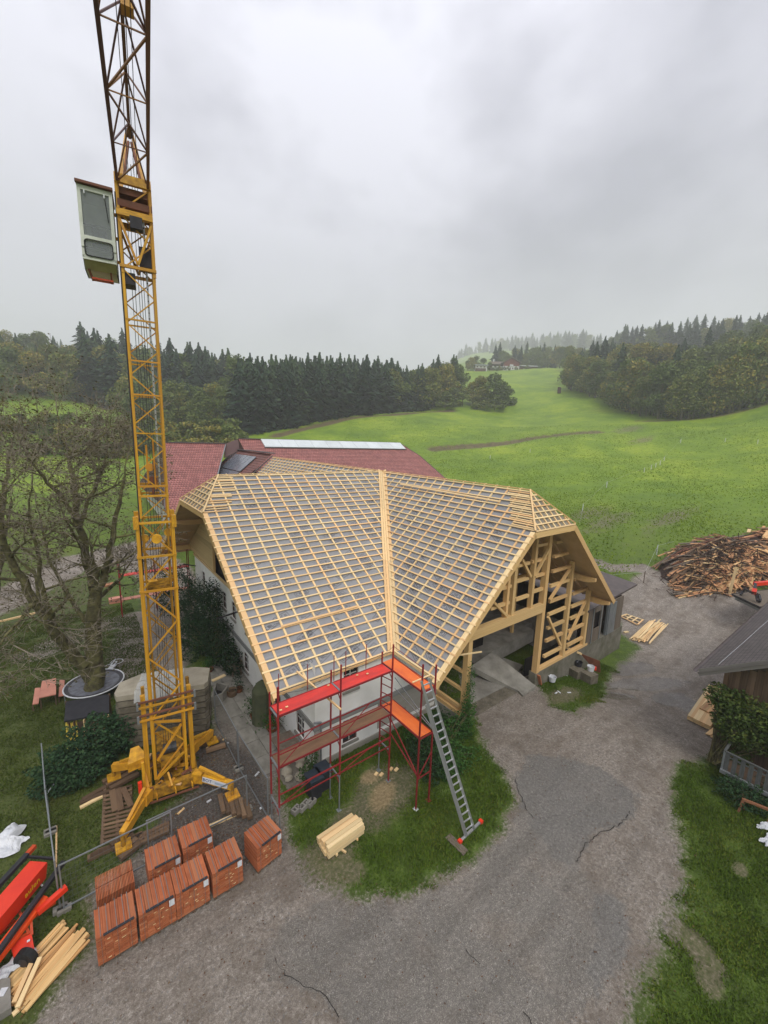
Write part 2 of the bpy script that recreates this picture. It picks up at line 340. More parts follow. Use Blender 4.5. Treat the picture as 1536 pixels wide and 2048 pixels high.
def piece(name, p, q, w, h, m, parent=None, up=(0, 0, 1)):
    "one bar-shaped piece from p to q as its own object, mesh data shared"
    p = Vector(p); q = Vector(q); d = q-p; ln = d.length; d.normalize(); u = Vector(up)
    if abs(d.dot(u)) > .97: u = Vector((1, 0, 0)) if abs(d.x) < .9 else Vector((0, 1, 0))
    x = d.cross(u).normalized(); y = x.cross(d)
    o = bpy.data.objects.new(name, unitbox(m))
    c = (p+q)/2
    mw = Matrix(((d.x*ln, x.x*w, y.x*h, c.x), (d.y*ln, x.y*w, y.y*h, c.y), (d.z*ln, x.z*w, y.z*h, c.z), (0, 0, 0, 1)))
    COL.objects.link(o)
    if parent is not None: o.parent = parent; o.matrix_parent_inverse = parent_world(parent).inverted()
    o.matrix_basis = mw; PW[o.name] = mw
    return o
def boxp(name, x0, x1, y0, y1, z0, z1, m, parent=None):
    return piece(name, (x0, (y0+y1)/2, (z0+z1)/2), (x1, (y0+y1)/2, (z0+z1)/2), abs(y1-y0), abs(z1-z0), m, parent)
def text(name, body, size, m, parent, mw, ext=.002):
    cu = bpy.data.curves.new('txt', 'FONT'); cu.body = body; cu.size = size; cu.extrude = ext; cu.align_x = 'CENTER'; cu.align_y = 'CENTER'; cu.resolution_u = 2
    to = bpy.data.objects.new('txt', cu); COL.objects.link(to)
    me = bpy.data.meshes.new_from_object(to.evaluated_get(bpy.context.evaluated_depsgraph_get()))
    bpy.data.objects.remove(to); me.materials.clear(); me.materials.append(m)
    o = bpy.data.objects.new(name, me); COL.objects.link(o)
    if parent is not None: o.parent = parent; o.matrix_parent_inverse = parent_world(parent).inverted()
    o.matrix_basis = mw; return o
def quads_mesh(name, C_, U_, V_, m, parent=None, tri=False):
    "C_ centres, U_ V_ half axes (numpy n x 3) -> one mesh of n leaf-sized faces"
    n = len(C_)
    if tri:
        P = np.stack([C_-U_, C_+U_, C_+V_], 1).reshape(-1, 3); k = 3
    else:
        P = np.stack([C_-U_, C_-V_*.6, C_+U_, C_+V_*.6], 1).reshape(-1, 3); k = 4
    me = bpy.data.meshes.new(name); me.vertices.add(n*k); me.vertices.foreach_set('co', P.astype(np.float32).ravel())
    me.loops.add(n*k); me.loops.foreach_set('vertex_index', np.arange(n*k, dtype=np.int32))
    me.polygons.add(n); me.polygons.foreach_set('loop_start', np.arange(0, n*k, k, dtype=np.int32)); me.polygons.foreach_set('loop_total', np.full(n, k, np.int32))
    me.materials.append(m); me.update(); me.validate()
    return link(bpy.data.objects.new(name, me), parent)
def leafcloud(name, pts, size, m, parent=None, flat=.5, rg=rng):
    n = len(pts); d = rg.normal(size=(n, 3)); d[:, 2] *= flat; d /= np.linalg.norm(d, axis=1)[:, None]
    e = rg.normal(size=(n, 3)); e -= d*np.sum(e*d, 1)[:, None]; e /= np.linalg.norm(e, axis=1)[:, None]
    s_ = size*rg.uniform(.6, 1.3, (n, 1)); return quads_mesh(name, pts, d*s_, e*s_*.9, m, parent)
# ================================================================ GROUND
def polyw(pix): return np.array([(lambda p: (p.x, p.y))(at(x, y, 0)) for x, y in pix])
def sdf(P, X, Y):
    "signed distance to polygon, positive inside"
    d = np.full(X.shape, 1e9); ins = np.zeros(X.shape, bool); n = len(P)
    for i in range(n):
        ax, ay = P[i]; bx, by = P[(i+1) % n]; ex, ey = bx-ax, by-ay; wx, wy = X-ax, Y-ay
        t = np.clip((wx*ex+wy*ey)/(ex*ex+ey*ey+1e-9), 0, 1)
        d = np.minimum(d, np.hypot(wx-ex*t, wy-ey*t))
        c = ((ay > Y) != (by > Y)) & (X < (bx-ax)*(Y-ay)/(by-ay+1e-12)+ax); ins ^= c
    return np.where(ins, d, -d)
def spot(pix, r, X, Y, ry=None, rot=0):
    p = at(*pix, 0); dx, dy = X-p.x, Y-p.y; c, s = math.cos(rot), math.sin(rot); ry = ry or r
    return 1-np.hypot((dx*c+dy*s)/r, (-dx*s+dy*c)/ry)
YARD = polyw([(20, 2100), (60, 2050), (110, 1990), (170, 1900), (185, 1860), (172, 1800), (180, 1770), (240, 1730), (300, 1690), (330, 1640), (380, 1580), (400, 1520), (430, 1440),
    (415, 1400), (450, 1350), (520, 1330), (620, 1470), (560, 1560), (572, 1640), (590, 1700), (650, 1770), (735, 1800), (800, 1793), (880, 1765), (960, 1705), (1008, 1652), (1030, 1600), (1012, 1556),
    (965, 1490), (945, 1420), (930, 1350), (960, 1290), (1060, 1340), (1085, 1380), (1100, 1410), (1150, 1425), (1205, 1385), (1225, 1330), (1245, 1300), (1285, 1275), (1240, 1240), (1232, 1185),
    (1290, 1168), (1380, 1182), (1470, 1205), (1600, 1240), (1660, 1400), (1480, 1440), (1420, 1500), (1360, 1530), (1340, 1580), (1345, 1620), (1362, 1700), (1372, 1780), (1340, 1870), (1290, 1960), (1255, 2040), (1240, 2120)])
ASPH = polyw([(548, 1880), (560, 1850), (640, 1800), (745, 1810), (810, 1803), (890, 1775), (975, 1708), (1030, 1650), (1048, 1600), (1030, 1560), (1060, 1510), (1125, 1515), (1215, 1545), (1274, 1592),
    (1260, 1632), (1215, 1655), (1185, 1672), (1160, 1712), (1168, 1760), (1225, 1790), (1252, 1850), (1240, 1925), (1190, 1990), (1120, 2040), (1060, 2100), (700, 2110), (690, 2040), (640, 1985), (585, 1965), (545, 1950), (538, 1915)])
DARKY = polyw([(390, 1440), (520, 1520), (545, 1600), (570, 1700), (520, 1740), (300, 1740), (280, 1700), (330, 1620), (400, 1580), (380, 1500)])
PAVE = polyw([(430, 1400), (470, 1330), (520, 1345), (640, 1560), (575, 1580), (500, 1470), (440, 1440)])
PATCH = polyw([(1028, 1562), (1055, 1512), (1125, 1512), (1215, 1543), (1276, 1590), (1264, 1630), (1215, 1655), (1185, 1672), (1160, 1712), (1148, 1738), (1105, 1712), (1080, 1668), (1045, 1615)])
PATCH2 = polyw([(1190, 1790), (1245, 1800), (1262, 1860), (1248, 1935), (1195, 1990), (1170, 1930), (1200, 1880), (1180, 1830)])
def regions(X, Y):
    D = np.hypot(X, Y)
    g = sdf(YARD, X, Y); a = sdf(ASPH, X, Y)
    soil = np.full(X.shape, -1.0)
    for pix, r, ry, rot in (((700, 1640), 1.1, .6, .3), ((790, 1580), 1.2, .7, .5), ((705, 1745), .5, .35, 0), ((850, 1510), .7, .5, 0), ((760, 1590), 1.6, 1.0, .4), ((660, 1720), 1.0, .8, 0),
                            ((1400, 1900), .6, .35, 1.2), ((1420, 1960), .5, .3, .4), ((1350, 1860), .4, .3, 0), ((1130, 1385), 1.6, .6, 0), ((1480, 1740), .3, .2, 0)):
        soil = np.maximum(soil, spot(pix, r*1.25, X, Y, ry*1.25, rot)*1.2)
    for pix, r, ry in (((1210, 1105), 6, 1.6), ((1330, 1110), 9, 1.5), ((1240, 985), 8, 3.0), ((1270, 1000), 6, 2), ((1170, 1090), 5, 2.0)):
        soil = np.maximum(soil, spot(pix, r, X, Y, ry)*.55)
    sand = np.maximum(spot((765, 1590), .95, X, Y, .55, .5), spot((740, 1555), .5, X, Y, .4))
    wet = np.full(X.shape, -1.0)
    for pix, r, ry in (((1250, 1310), 2.6, 1.0), ((1300, 1340), 3.0, .8), ((1180, 1290), 1.4, .5), ((1350, 1370), 1.5, .8), ((1215, 1345), 1.2, .6), ((1420, 1385), 2, .7), ((1230, 1370), 1.6, .5)):
        wet = np.maximum(wet, spot(pix, r, X, Y, ry, -.5))
    dark = sdf(DARKY, X, Y); pave = sdf(PAVE, X, Y)
    return g, a, soil, sand, wet, dark, pave
def far_regions(X, Y):
    D = np.hypot(X, Y); az = np.arctan2(X, Y)
    def line(pix, wd):
        d = np.full(X.shape, 1e9)
        for (x0, y0, D0), (x1, y1, D1) in zip(pix[:-1], pix[1:]):
            p, q = atD(x0, y0, D0), atD(x1, y1, D1); ex, ey = q.x-p.x, q.y-p.y
            t = np.clip(((X-p.x)*ex+(Y-p.y)*ey)/(ex*ex+ey*ey), 0, 1); d = np.minimum(d, np.hypot(X-p.x-ex*t, Y-p.y-ey*t))
        return 1-d/wd
    ditch = line([(870, 905, 125), (940, 897, 129), (1010, 890, 133), (1075, 880, 140), (1120, 875, 144), (1190, 868, 150)], 3.6)
    ditch = np.maximum(ditch, line([(560, 868, 143), (660, 848, 160), (800, 832, 186), (840, 820, 196), (900, 812, 205)], 5)*.9)
    ditch = np.maximum(ditch, line([(1290, 835, 178), (1390, 838, 177), (1480, 822, 180), (1536, 800, 186)], 6)*.45)
    road = line([(-80, 1150, 43), (0, 1130, 45), (60, 1108, 47), (140, 1090, 50), (250, 1072, 52), (330, 1060, 54)], 1.9)
    trk = line([(1185, 1105, 52), (1230, 1108, 51), (1290, 1100, 52), (1340, 1104, 50), (1380, 1112, 49)], .8)
    yard2 = line([(290, 1300, 28), (310, 1220, 34), (350, 1150, 38), (330, 1090, 46), (280, 1075, 50)], 2.6)
    gr2 = line([(60, 1215, 34), (180, 1200, 36), (300, 1190, 37)], 1.3)
    return ditch, np.maximum(road, np.maximum(gr2*.9, trk*.6)), yard2
def build_ground():
    az = np.concatenate([np.linspace(HD-math.pi, HD-1.15, 40, endpoint=False), np.linspace(HD-1.15, HD+1.15, 620, endpoint=False), np.linspace(HD+1.15, HD+math.pi, 40)])
    r1 = np.concatenate([[.01, 3, 5], np.arange(6, 40, .085), 40*np.exp(np.linspace(0, math.log(2600/40), 300))])
    A_, R_ = np.meshgrid(az, r1); X = R_*np.sin(A_); Y = R_*np.cos(A_); Z = TZ(X, Y)
    g, a, soil, sand, wet, dark, pave = regions(X, Y); ditch, road, yard2 = far_regions(X, Y)
    # small real relief: asphalt sheet a few cm proud, ditch sunk, ruts and lumps
    nz = .035*np.sin(X*1.9+np.sin(Y*1.3))*np.sin(Y*2.3)+.015*np.sin(X*5.1+Y*3)*np.sin(Y*6.3)
    Z += np.where(R_ < 60, nz*np.clip((-g)*1.0+.3, .25, 1), 0)
    Z += np.clip(a/.10, 0, 1)*.0*(R_ < 60)
    Z -= np.clip(ditch, 0, 1)*.7*(R_ > 90)
    Z -= np.clip(wet, 0, .3)*.06
    n, k = X.shape; vs = np.stack([X, Y, Z], -1).reshape(-1, 3)
    idx = np.arange(n*k).reshape(n, k)
    F = np.stack([idx[:-1, :-1], idx[1:, :-1], idx[1:, 1:], idx[:-1, 1:]], -1).reshape(-1, 4)[:, ::-1]
    F2 = F
    me = bpy.data.meshes.new('ground'); me.vertices.add(len(vs)); me.vertices.foreach_set('co', vs.astype(np.float32).ravel())
    me.loops.add(F2.size); me.loops.foreach_set('vertex_index', F2.astype(np.int32).ravel()); me.polygons.add(len(F2))
    me.polygons.foreach_set('loop_start', np.arange(0, F2.size, 4, dtype=np.int32)); me.polygons.foreach_set('loop_total', np.full(len(F2), 4, np.int32))
    me.polygons.foreach_set('use_smooth', np.ones(len(F2), bool))
    def attr(nm, r, g_, b_):
        at_ = me.color_attributes.new(nm, 'FLOAT_COLOR', 'POINT')
        c = np.stack([r, g_, b_, np.ones_like(r)], -1).reshape(-1).astype(np.float32); at_.data.foreach_set('color', c)
    cl = lambda v, s_: np.clip(v/s_, -1, 1)
    attr('m1', cl(np.where(R_ < 75, g, -9), 1.2), cl(a, .8), cl(soil, 1)); attr('m2', cl(sand, 1), cl(wet, 1), np.maximum(cl(road, 1), cl(yard2, 1)))
    attr('m4', cl(sdf(PATCH, X, Y), .8), cl(sdf(PATCH2, X, Y), .8), 0*a)
    attr('m3', cl(ditch, 1), cl(dark, 1.0), cl(pave, .8))
    me.update(); o = bpy.data.objects.new('ground', me); COL.objects.link(o); o['kind'] = 'structure'
    return o
def ground_material():
    m, t, b = newmat('ground'); K = t.links.new
    def att(nm):
        a_ = nd(t, 'ShaderNodeVertexColor'); a_.layer_name = nm; s_ = nd(t, 'ShaderNodeSeparateColor'); K(a_.outputs[0], s_.inputs[0]); return s_.outputs
    a1, a2, a3, a4 = att('m1'), att('m2'), att('m3'), att('m4')
    tcn = nd(t, 'ShaderNodeTexCoord')
    def noise(s_, d=5, r=.6, dist=0):
        n_ = nd(t, 'ShaderNodeTexNoise'); n_.inputs['Scale'].default_value = s_; n_.inputs['Detail'].default_value = d; n_.inputs['Roughness'].default_value = r; n_.inputs['Distortion'].default_value = dist
        K(tcn.outputs['Object'], n_.inputs[0]); return n_.outputs[0]
    def math_(op, x, y=None, z=None, clamp=False):
        n_ = nd(t, 'ShaderNodeMath', operation=op); n_.use_clamp = clamp
        for i, v in enumerate((x, y, z)):
            if v is None: continue
            if isinstance(v, (int, float)): n_.inputs[i].default_value = v
            else: K(v, n_.inputs[i])
        return n_.outputs[0]
    def ramp(f, stops):
        r = nd(t, 'ShaderNodeValToRGB'); e = r.color_ramp.elements; e[0].position, e[0].color = stops[0][0], (*stops[0][1], 1); e[1].position, e[1].color = stops[-1][0], (*stops[-1][1], 1)
        for p_, c_ in stops[1:-1]: k_ = e.new(p_); k_.color = (*c_, 1)
        K(f, r.inputs[0]); return r.outputs[0]
    def mix(f, x, y):
        n_ = nd(t, 'ShaderNodeMix', data_type='RGBA')
        if isinstance(f, (int, float)): n_.inputs[0].default_value = f
        else: K(f, n_.inputs[0])
        for v, i in ((x, 6), (y, 7)):
            if isinstance(v, tuple): n_.inputs[i].default_value = (*v, 1)
            else: K(v, n_.inputs[i])
        return n_.outputs[2]
    nB = noise(.35, 4); nM = noise(1.6, 7, .65); nF = noise(9, 6, .7); nFF = noise(38, 4, .7); nH = noise(.06, 5, .6)
    def mask(v, amp, lo=-.05, hi=.05, nz=None):
        q = math_('MULTIPLY_ADD', math_('SUBTRACT', nz or nM, .5), amp, v)
        r = nd(t, 'ShaderNodeMapRange'); r.inputs[1].default_value = lo; r.inputs[2].default_value = hi; K(q, r.inputs[0]); return r.outputs[0]
    # distance from the yard: tidy meadow beyond
    geo = nd(t, 'ShaderNodeNewGeometry'); ln = nd(t, 'ShaderNodeVectorMath', operation='LENGTH'); K(geo.outputs['Position'], ln.inputs[0])
    far = nd(t, 'ShaderNodeMapRange'); far.inputs[1].default_value = 45; far.inputs[2].default_value = 85; K(ln.outputs['Value'], far.inputs[0])
    grassN = ramp(math_('MULTIPLY_ADD', nF, .45, math_('MULTIPLY', nM, .55)), [(.30, (.070, .058, .022)), (.42, (.052, .085, .009)), (.55, (.080, .13, .012)), (.70, (.16, .19, .03))])
    sx_ = nd(t, 'ShaderNodeSeparateXYZ'); K(geo.outputs['Position'], sx_.inputs[0])
    # leaf-littered worn lawn under the walnut trees on the left
    lawn = nd(t, 'ShaderNodeMapRange'); lawn.inputs[1].default_value = 3.5; lawn.inputs[2].default_value = 0.0; K(sx_.outputs[0], lawn.inputs[0])
    lit = ramp(nF, [(.35, (.055, .046, .022)), (.52, (.08, .095, .02)), (.68, (.13, .09, .05))])
    farL = math_('MULTIPLY', lawn.outputs[0], math_('SUBTRACT', 1.0, far.outputs[0]))
    grassN = mix(math_('MULTIPLY', farL, math_('MULTIPLY_ADD', nM, 1.3, -.1, True)), grassN, lit)
    mf = math_('MULTIPLY_ADD', noise(.22, 6, .7), .4, math_('MULTIPLY', nH, .6))
    grassF = ramp(mf, [(.34, (.090, .17, .004)), (.5, (.165, .26, .005)), (.64, (.28, .36, .014))])
    grassF = mix(math_('MULTIPLY', math_('MULTIPLY_ADD', noise(1.1, 5, .75), 2.6, -1.0, True), .6), grassF, (.06, .105, .006))
    grass = mix(far.outputs[0], grassN, grassF)
    gravel = ramp(math_('MULTIPLY_ADD', nF, .5, math_('MULTIPLY', nFF, .5)), [(.35, (.100, .080, .062)), (.46, (.21, .18, .148)), (.55, (.31, .272, .23)), (.66, (.60, .56, .50))])
    gravel = mix(math_('MULTIPLY_ADD', math_('MULTIPLY_ADD', nM, .5, math_('MULTIPLY', noise(.28, 6, .65, 1.2), .5)), 6.5, -2.9, True), gravel, mix(.62, gravel, (.125, .095, .068)))
    asph = ramp(math_('MULTIPLY_ADD', nFF, .75, math_('MULTIPLY', nF, .25)), [(.34, (.080, .073, .063)), (.46, (.145, .134, .118)), (.55, (.205, .19, .165)), (.65, (.56, .52, .45))])
    asph = mix(.22, mix(math_('MULTIPLY_ADD', noise(.5, 7, .65, .8), 5.5, -2.5, True), asph, mix(.60, asph, gravel)), gravel)
    soil = ramp(nF, [(.3, (.075, .054, .036)), (.55, (.175, .135, .098)), (.7, (.30, .25, .19))])
    dk = ramp(nF, [(.3, (.045, .036, .03)), (.55, (.105, .09, .075)), (.7, (.20, .17, .145))])
    sandc = ramp(nF, [(.3, (.20, .14, .07)), (.7, (.42, .31, .17))])
    pavec = ramp(math_('MULTIPLY_ADD', nM, .6, math_('MULTIPLY', nF, .4)), [(.3, (.10, .085, .065)), (.7, (.30, .27, .22))])
    ditc = ramp(noise(.8, 6, .7), [(.3, (.05, .045, .02)), (.55, (.13, .095, .04)), (.75, (.17, .14, .06))])
    gm = mask(a1[0], 2.8, -.16, .2, math_('MULTIPLY_ADD', noise(.8, 7, .7), .55, math_('MULTIPLY', nF, .45)))
    nE = math_('MULTIPLY_ADD', noise(.9, 7, .7, .6), .6, math_('MULTIPLY', noise(5, 5, .65), .4)); am = mask(a1[1], 2.2, -.10, .10, nE)
    col = mix(math_('MULTIPLY', mask(a1[2], 2.6, -.12, .3, math_('MULTIPLY_ADD', noise(.9, 8, .75, .5), .6, math_('MULTIPLY', noise(.33, 5), .4))), math_('MULTIPLY_ADD', nF, 1.6, -.2, True)), grass, soil)
    col = mix(mask(a3[0], 1.2, .1, .45, noise(.5, 6, .7)), col, ditc)
    # wheel tracks and drag marks running along the drive
    mpt = nd(t, 'ShaderNodeMapping'); mpt.inputs['Rotation'].default_value = (0, 0, math.radians(-62)); mpt.inputs['Scale'].default_value = (.12, 1.5, 1); K(tcn.outputs['Object'], mpt.inputs[0])
    nt_ = nd(t, 'ShaderNodeTexNoise'); nt_.inputs['Scale'].default_value = 1.1; nt_.inputs['Detail'].default_value = 6; nt_.inputs['Distortion'].default_value = .4; K(mpt.outputs[0], nt_.inputs[0])
    trf = nd(t, 'ShaderNodeMapRange'); trf.inputs[1].default_value = .35; trf.inputs[2].default_value = .62; trf.inputs[3].default_value = .86; trf.inputs[4].default_value = 1.06; K(nt_.outputs[0], trf.inputs[0])
    def trk(c_): v_ = nd(t, 'ShaderNodeVectorMath', operation='SCALE'); K(c_, v_.inputs[0]); K(trf.outputs[0], v_.inputs['Scale']); return v_.outputs[0]
    gravel = trk(gravel); asph = trk(asph)
    col = mix(gm, col, gravel)
    col = mix(mask(a2[2], .7, -.05, .15), col, gravel)
    col = mix(mask(a3[1], .8, -.12, .2, nM), col, dk)
    col = mix(mask(a3[2], .2, -.03, .03, nM), col, pavec)
    edge = nd(t, 'ShaderNodeMapRange'); K(math_('ABSOLUTE', math_('MULTIPLY_ADD', math_('SUBTRACT', nE, .5), 2.2, a1[1])), edge.inputs[0]); edge.inputs[1].default_value = .09; edge.inputs[2].default_value = .0
    col = mix(math_('MULTIPLY', am, 1.0), col, asph)
    def scl(c_, f_): v_ = nd(t, 'ShaderNodeVectorMath', operation='SCALE'); K(c_, v_.inputs[0]); v_.inputs['Scale'].default_value = f_; return v_.outputs[0]
    pt = ramp(math_('MULTIPLY_ADD', nFF, .6, math_('MULTIPLY', nF, .4)), [(.34, (.085, .081, .074)), (.5, (.150, .145, .134)), (.66, (.30, .29, .27))])
    col = mix(math_('MULTIPLY', mask(a4[0], 2.0, -.12, .16, nE), .55), col, pt); col = mix(math_('MULTIPLY', mask(a4[1], 1.6, -.1, .12, nE), .6), col, pt)
    col = mix(math_('MULTIPLY', edge.outputs[0], math_('MULTIPLY_ADD', nB, 3.0, -1.6, True)), col, (.022, .02, .018))
    col = mix(math_('MULTIPLY', mask(a2[0], .9, -.05, .4, nF), .75), col, sandc)
    wetm = math_('MULTIPLY', mask(a2[1], 1.0, -.05, .15, nM), gm)
    dkw = nd(t, 'ShaderNodeVectorMath', operation='SCALE'); K(col, dkw.inputs[0]); dkw.inputs['Scale'].default_value = .62
    col = mix(wetm, col, dkw.outputs[0])
    K(col, b.inputs['Base Color'])
    damp = math_('MULTIPLY_ADD', nM, .5, .45, True)
    rgh = math_('SUBTRACT', damp, math_('MULTIPLY', wetm, .9), None, True)
    K(math_('MAXIMUM', rgh, .06), b.inputs['Roughness']); b.inputs['Specular IOR Level'].default_value = .35
    bp = nd(t, 'ShaderNodeBump'); bp.inputs['Distance'].default_value = .07
    K(math_('MULTIPLY', math_('SUBTRACT', 1.0, wetm), .8), bp.inputs['Strength'])
    K(math_('MULTIPLY_ADD', nFF, .5, nF), bp.inputs['Height']); K(bp.outputs[0], b.inputs['Normal'])
    return m
ground = build_ground(); ground.data.materials.append(ground_material())
# ================================================================ FARMHOUSE UNDER CONSTRUCTION
aJ, bJ, zR, vb, va, ze, aE, bE, zh, hB, hA = 20.21, 26.58, 12.07, 11.27, 5.76, 4.5, 11.96, 14.37, 10.29, 1.76, 1.70
kA = (zR-ze)/(bJ-bE); kB = (zR-ze)/(aJ-aE); tH = (zR-zh)/(zR-ze)
nA = Vector((0, -kA, 1)).normalized(); nB = Vector((-kB, 0, 1)).normalized()
bH1 = bJ-(bJ-bE)*tH; bH2 = bJ+(bJ-bE)*tH; aH1 = aJ-(aJ-aE)*tH; aH2 = aJ+(aJ-aE)*tH; aE2 = 2*aJ-aE; bE2 = 2*bJ-bE
BFAR = 48.7
WA, WB_, WL = 14.5, 12.62, 7.75        # front wall plane, barn gable plane, left wall plane
def zA(b, off=0): return ze+(b-bE)*kA+off
def zB(a, off=0): return ze+(a-aE)*kB+off
def PA(a, b, off=0): return Vector((a, b, zA(b)))+nA*off
def PB(a, b, off=0): return Vector((a, b, zB(a)))+nB*off
house = thing('farmhouse', 'white farmhouse under reconstruction, bare roof battens over grey membrane, open timber gable', 'building', (12, 20, 0))
def valA(b): return aE+(b-bE)*(aJ-aE)/(bJ-bE)       # valley a for given b
def valB(a): return bE+(a-aE)*(bJ-bE)/(aJ-aE)
# membrane sheets (with thickness) --------------------------------
mbm = MB(); T = .05
V3 = lambda a, b, z: Vector((a, b, z))
jA = V3(aJ, bJ, zR)
mbm.slab([V3(va, bE, ze), V3(aE, bE, ze), jA, V3(va+hA, bJ, zR), V3(va, bH1, zh)], T, n=nA)
mbm.slab([V3(aE, vb, ze), V3(aH1, vb, zh), V3(aJ, vb+hB, zR), jA, V3(aE, bE, ze)][::-1], T, n=nB)
nA2 = Vector((0, kA, 1)).normalized(); nB2 = Vector((kB, 0, 1)).normalized()
mbm.slab([V3(va, bE2, ze), V3(va, bH2, zh), V3(va+hA, bJ, zR), jA, V3(aE, bE2, ze)][::-1], T, n=nA2)
mbm.slab([jA, V3(aJ, BFAR, zR), V3(aE, BFAR, ze), V3(aE, bE2, ze)], T, n=nB)
mbm.slab([V3(aE2, vb, ze), V3(aE2, BFAR, ze), V3(aJ, BFAR, zR), V3(aJ, vb+hB, zR), V3(aH2, vb, zh)], T, n=nB2)
memb = mbm.build('roof_membrane', M['membrane'], house)
hp = MB(); nHA = Vector((-(zR-zh)/hA, 0, 1)).normalized(); nHB = Vector((0, -(zR-zh)/hB, 1)).normalized()
hp.slab([V3(va, bH1, zh), V3(va+hA, bJ, zR), V3(va, bH2, zh)][::-1], T, n=nHA)
hp.build('hip_underlay', M['membrane_tan'], house)
MB().slab([V3(aH1, vb, zh), V3(aH2, vb, zh), V3(aJ, vb+hB, zR)], T, n=nHB).build('hip_underlay', M['membrane_tan'], house)
# boarding below, seen as soffit
sf = MB(); d = -.28
def dn(p, n): return Vector(p)+Vector(n)*d
for pts, n in (([V3(va+.06, bE, ze), V3(aE, bE, ze), jA, V3(va+hA, bJ, zR), V3(va+.06, bH1, zh)], nA),
               ([V3(aE, vb+.06, ze), V3(aH1, vb+.06, zh), V3(aJ, vb+hB, zR), jA, V3(aE, bE, ze)][::-1], nB),
               ([V3(va+.06, bE2, ze), V3(va+.06, bH2, zh), V3(va+hA, bJ, zR), jA, V3(aE, bE2, ze)][::-1], nA2),
               ([jA, V3(aJ, BFAR, zR), V3(aE, BFAR, ze), V3(aE, bE2, ze)], nB),
               ([V3(aE2, vb+.06, ze), V3(aE2, BFAR, ze), V3(aJ, BFAR, zR), V3(aJ, vb+hB, zR), V3(aH2, vb+.06, zh)], nB2)):
    sf.slab([Vector(p)-Vector(n)*.16 for p in pts], .03, n=n)
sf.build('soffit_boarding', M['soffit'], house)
# seams between soffit panels
for b0, n in ((2, 0),):
    for k in range(5):
        z_ = zh-.6-k*1.25; b_ = bJ+(zR-z_)/kA
        if b_ < bE2: piece('soffit_joint', V3(va+.08, b_, z_-.225), V3(WL, b_, z_-.225), .05, .02, M['beam'], house)
# counter battens --------------------------------------------------
CW, CH, BW, BH = .10, .05, .072, .045
W_ = M['wood']
def cb(p, q, n): piece('counter_batten', p, q, CW, CH, W_, house, up=n)
nCA = 19; stepA = (aJ-va-.55)/nCA
k = 0; a = va+.70
while a < aJ-.25:
    b0 = bE if a < aE else valB(a)+.35
    b1 = bJ if a > va+hA else bH1+(bJ-bH1)*(a-va)/hA
    if b1-b0 > .4: cb(PA(a, b0, CH/2+.002), PA(a, b1-.05, CH/2+.002), nA)
    a += .84
b = vb+.62
while b < bJ-.2:
    a0 = aE if b < bE else valA(b)+.28
    a1 = aJ if b > vb+hB else aH1+(aJ-aH1)*(b-vb)/hB
    if a1-a0 > .4: cb(PB(a0, b, CH/2+.002), PB(a1-.04, b, CH/2+.002), nB)
    b += .84
def valA2(b): return aE+(bE2-b)*(aJ-aE)/(bE2-bJ)
b = bJ+.5
while b < BFAR-.3:
    a0 = max(aE, valA2(b)+.3)
    cb(PB(max(a0, 14.5), b, CH/2+.002), PB(aJ-.04, b, CH/2+.002), nB); b += .84
# tile battens -------------------------------------------------------
def bt(p, q, n, w=BW): piece('tile_batten', p, q, w, BH, W_, house, up=n)
def split_bt(P, u0, u1, fix, off, n):
    "a run of batten made of 4-5 m lengths butted over the counter battens"
    L_ = u1-u0
    cuts = [u0]; x = u0+random.uniform(2.2, 4.6)
    while x < u1-1.2: cuts.append(x); x += random.uniform(3.6, 4.8)
    cuts.append(u1)
    for c0, c1 in zip(cuts[:-1], cuts[1:]):
        j = random.uniform(-.008, .008)
        bt(P(c0, fix+j, off), P(c1-.004, fix+j+random.uniform(-.006, .006), off), n)
NA_, NB_ = 31, 27; OFF = CH+BH/2+.003
for k in range(NA_+1):
    b = bE+.03+(bJ-bE-.10)*k/NA_
    z = zA(b)
    a0 = va-.06 if z < zh else va+hA*(b-bH1)/(bJ-bH1)+.03
    a1 = (aE if b < bE+.05 else valA(b)-.20)
    split_bt(PA, a0-random.uniform(0, .05), a1+random.uniform(-.05, .05), b, OFF, nA)
for k in range(NB_+1):
    a = aE+.03+(aJ-aE-.08)*k/NB_
    z = zB(a)
    b0 = vb-.06 if z < zh else vb+hB*(a-aH1)/(aJ-aH1)+.03
    b1 = (bE if a < aE+.05 else valB(a)-.28)
    f = lambda u, v, o: PB(v, u, o)
    split_bt(f, b0-random.uniform(0, .05), b1+random.uniform(-.05, .05), a, OFF, nB)
    b2 = bE2-(a-aE)*(bE2-bJ)/(aJ-aE)+.25
    if a > 14.6: split_bt(f, b2, BFAR-.02, a, OFF, nB)
# doubled short battens beside the half hips
for k in range(6):
    b = bH1+(bJ-bH1)*(k+.55)/6.4; a0 = va+hA*(b-bH1)/(bJ-bH1)+.05
    for o_ in (0, .17): bt(PA(a0, b+o_, OFF), PA(min(va+2.5, a0+1.2+.1*(k % 2)), b+o_, OFF), nA)
    a = aH1+(aJ-aH1)*(k+.5)/6.4; b0 = vb+hB*(a-aH1)/(aJ-aH1)+.05
    for o_ in (0, .12): bt(PB(a+o_, b0, OFF), PB(a+o_, b0+1.3+.1*(k % 2), OFF), nB)
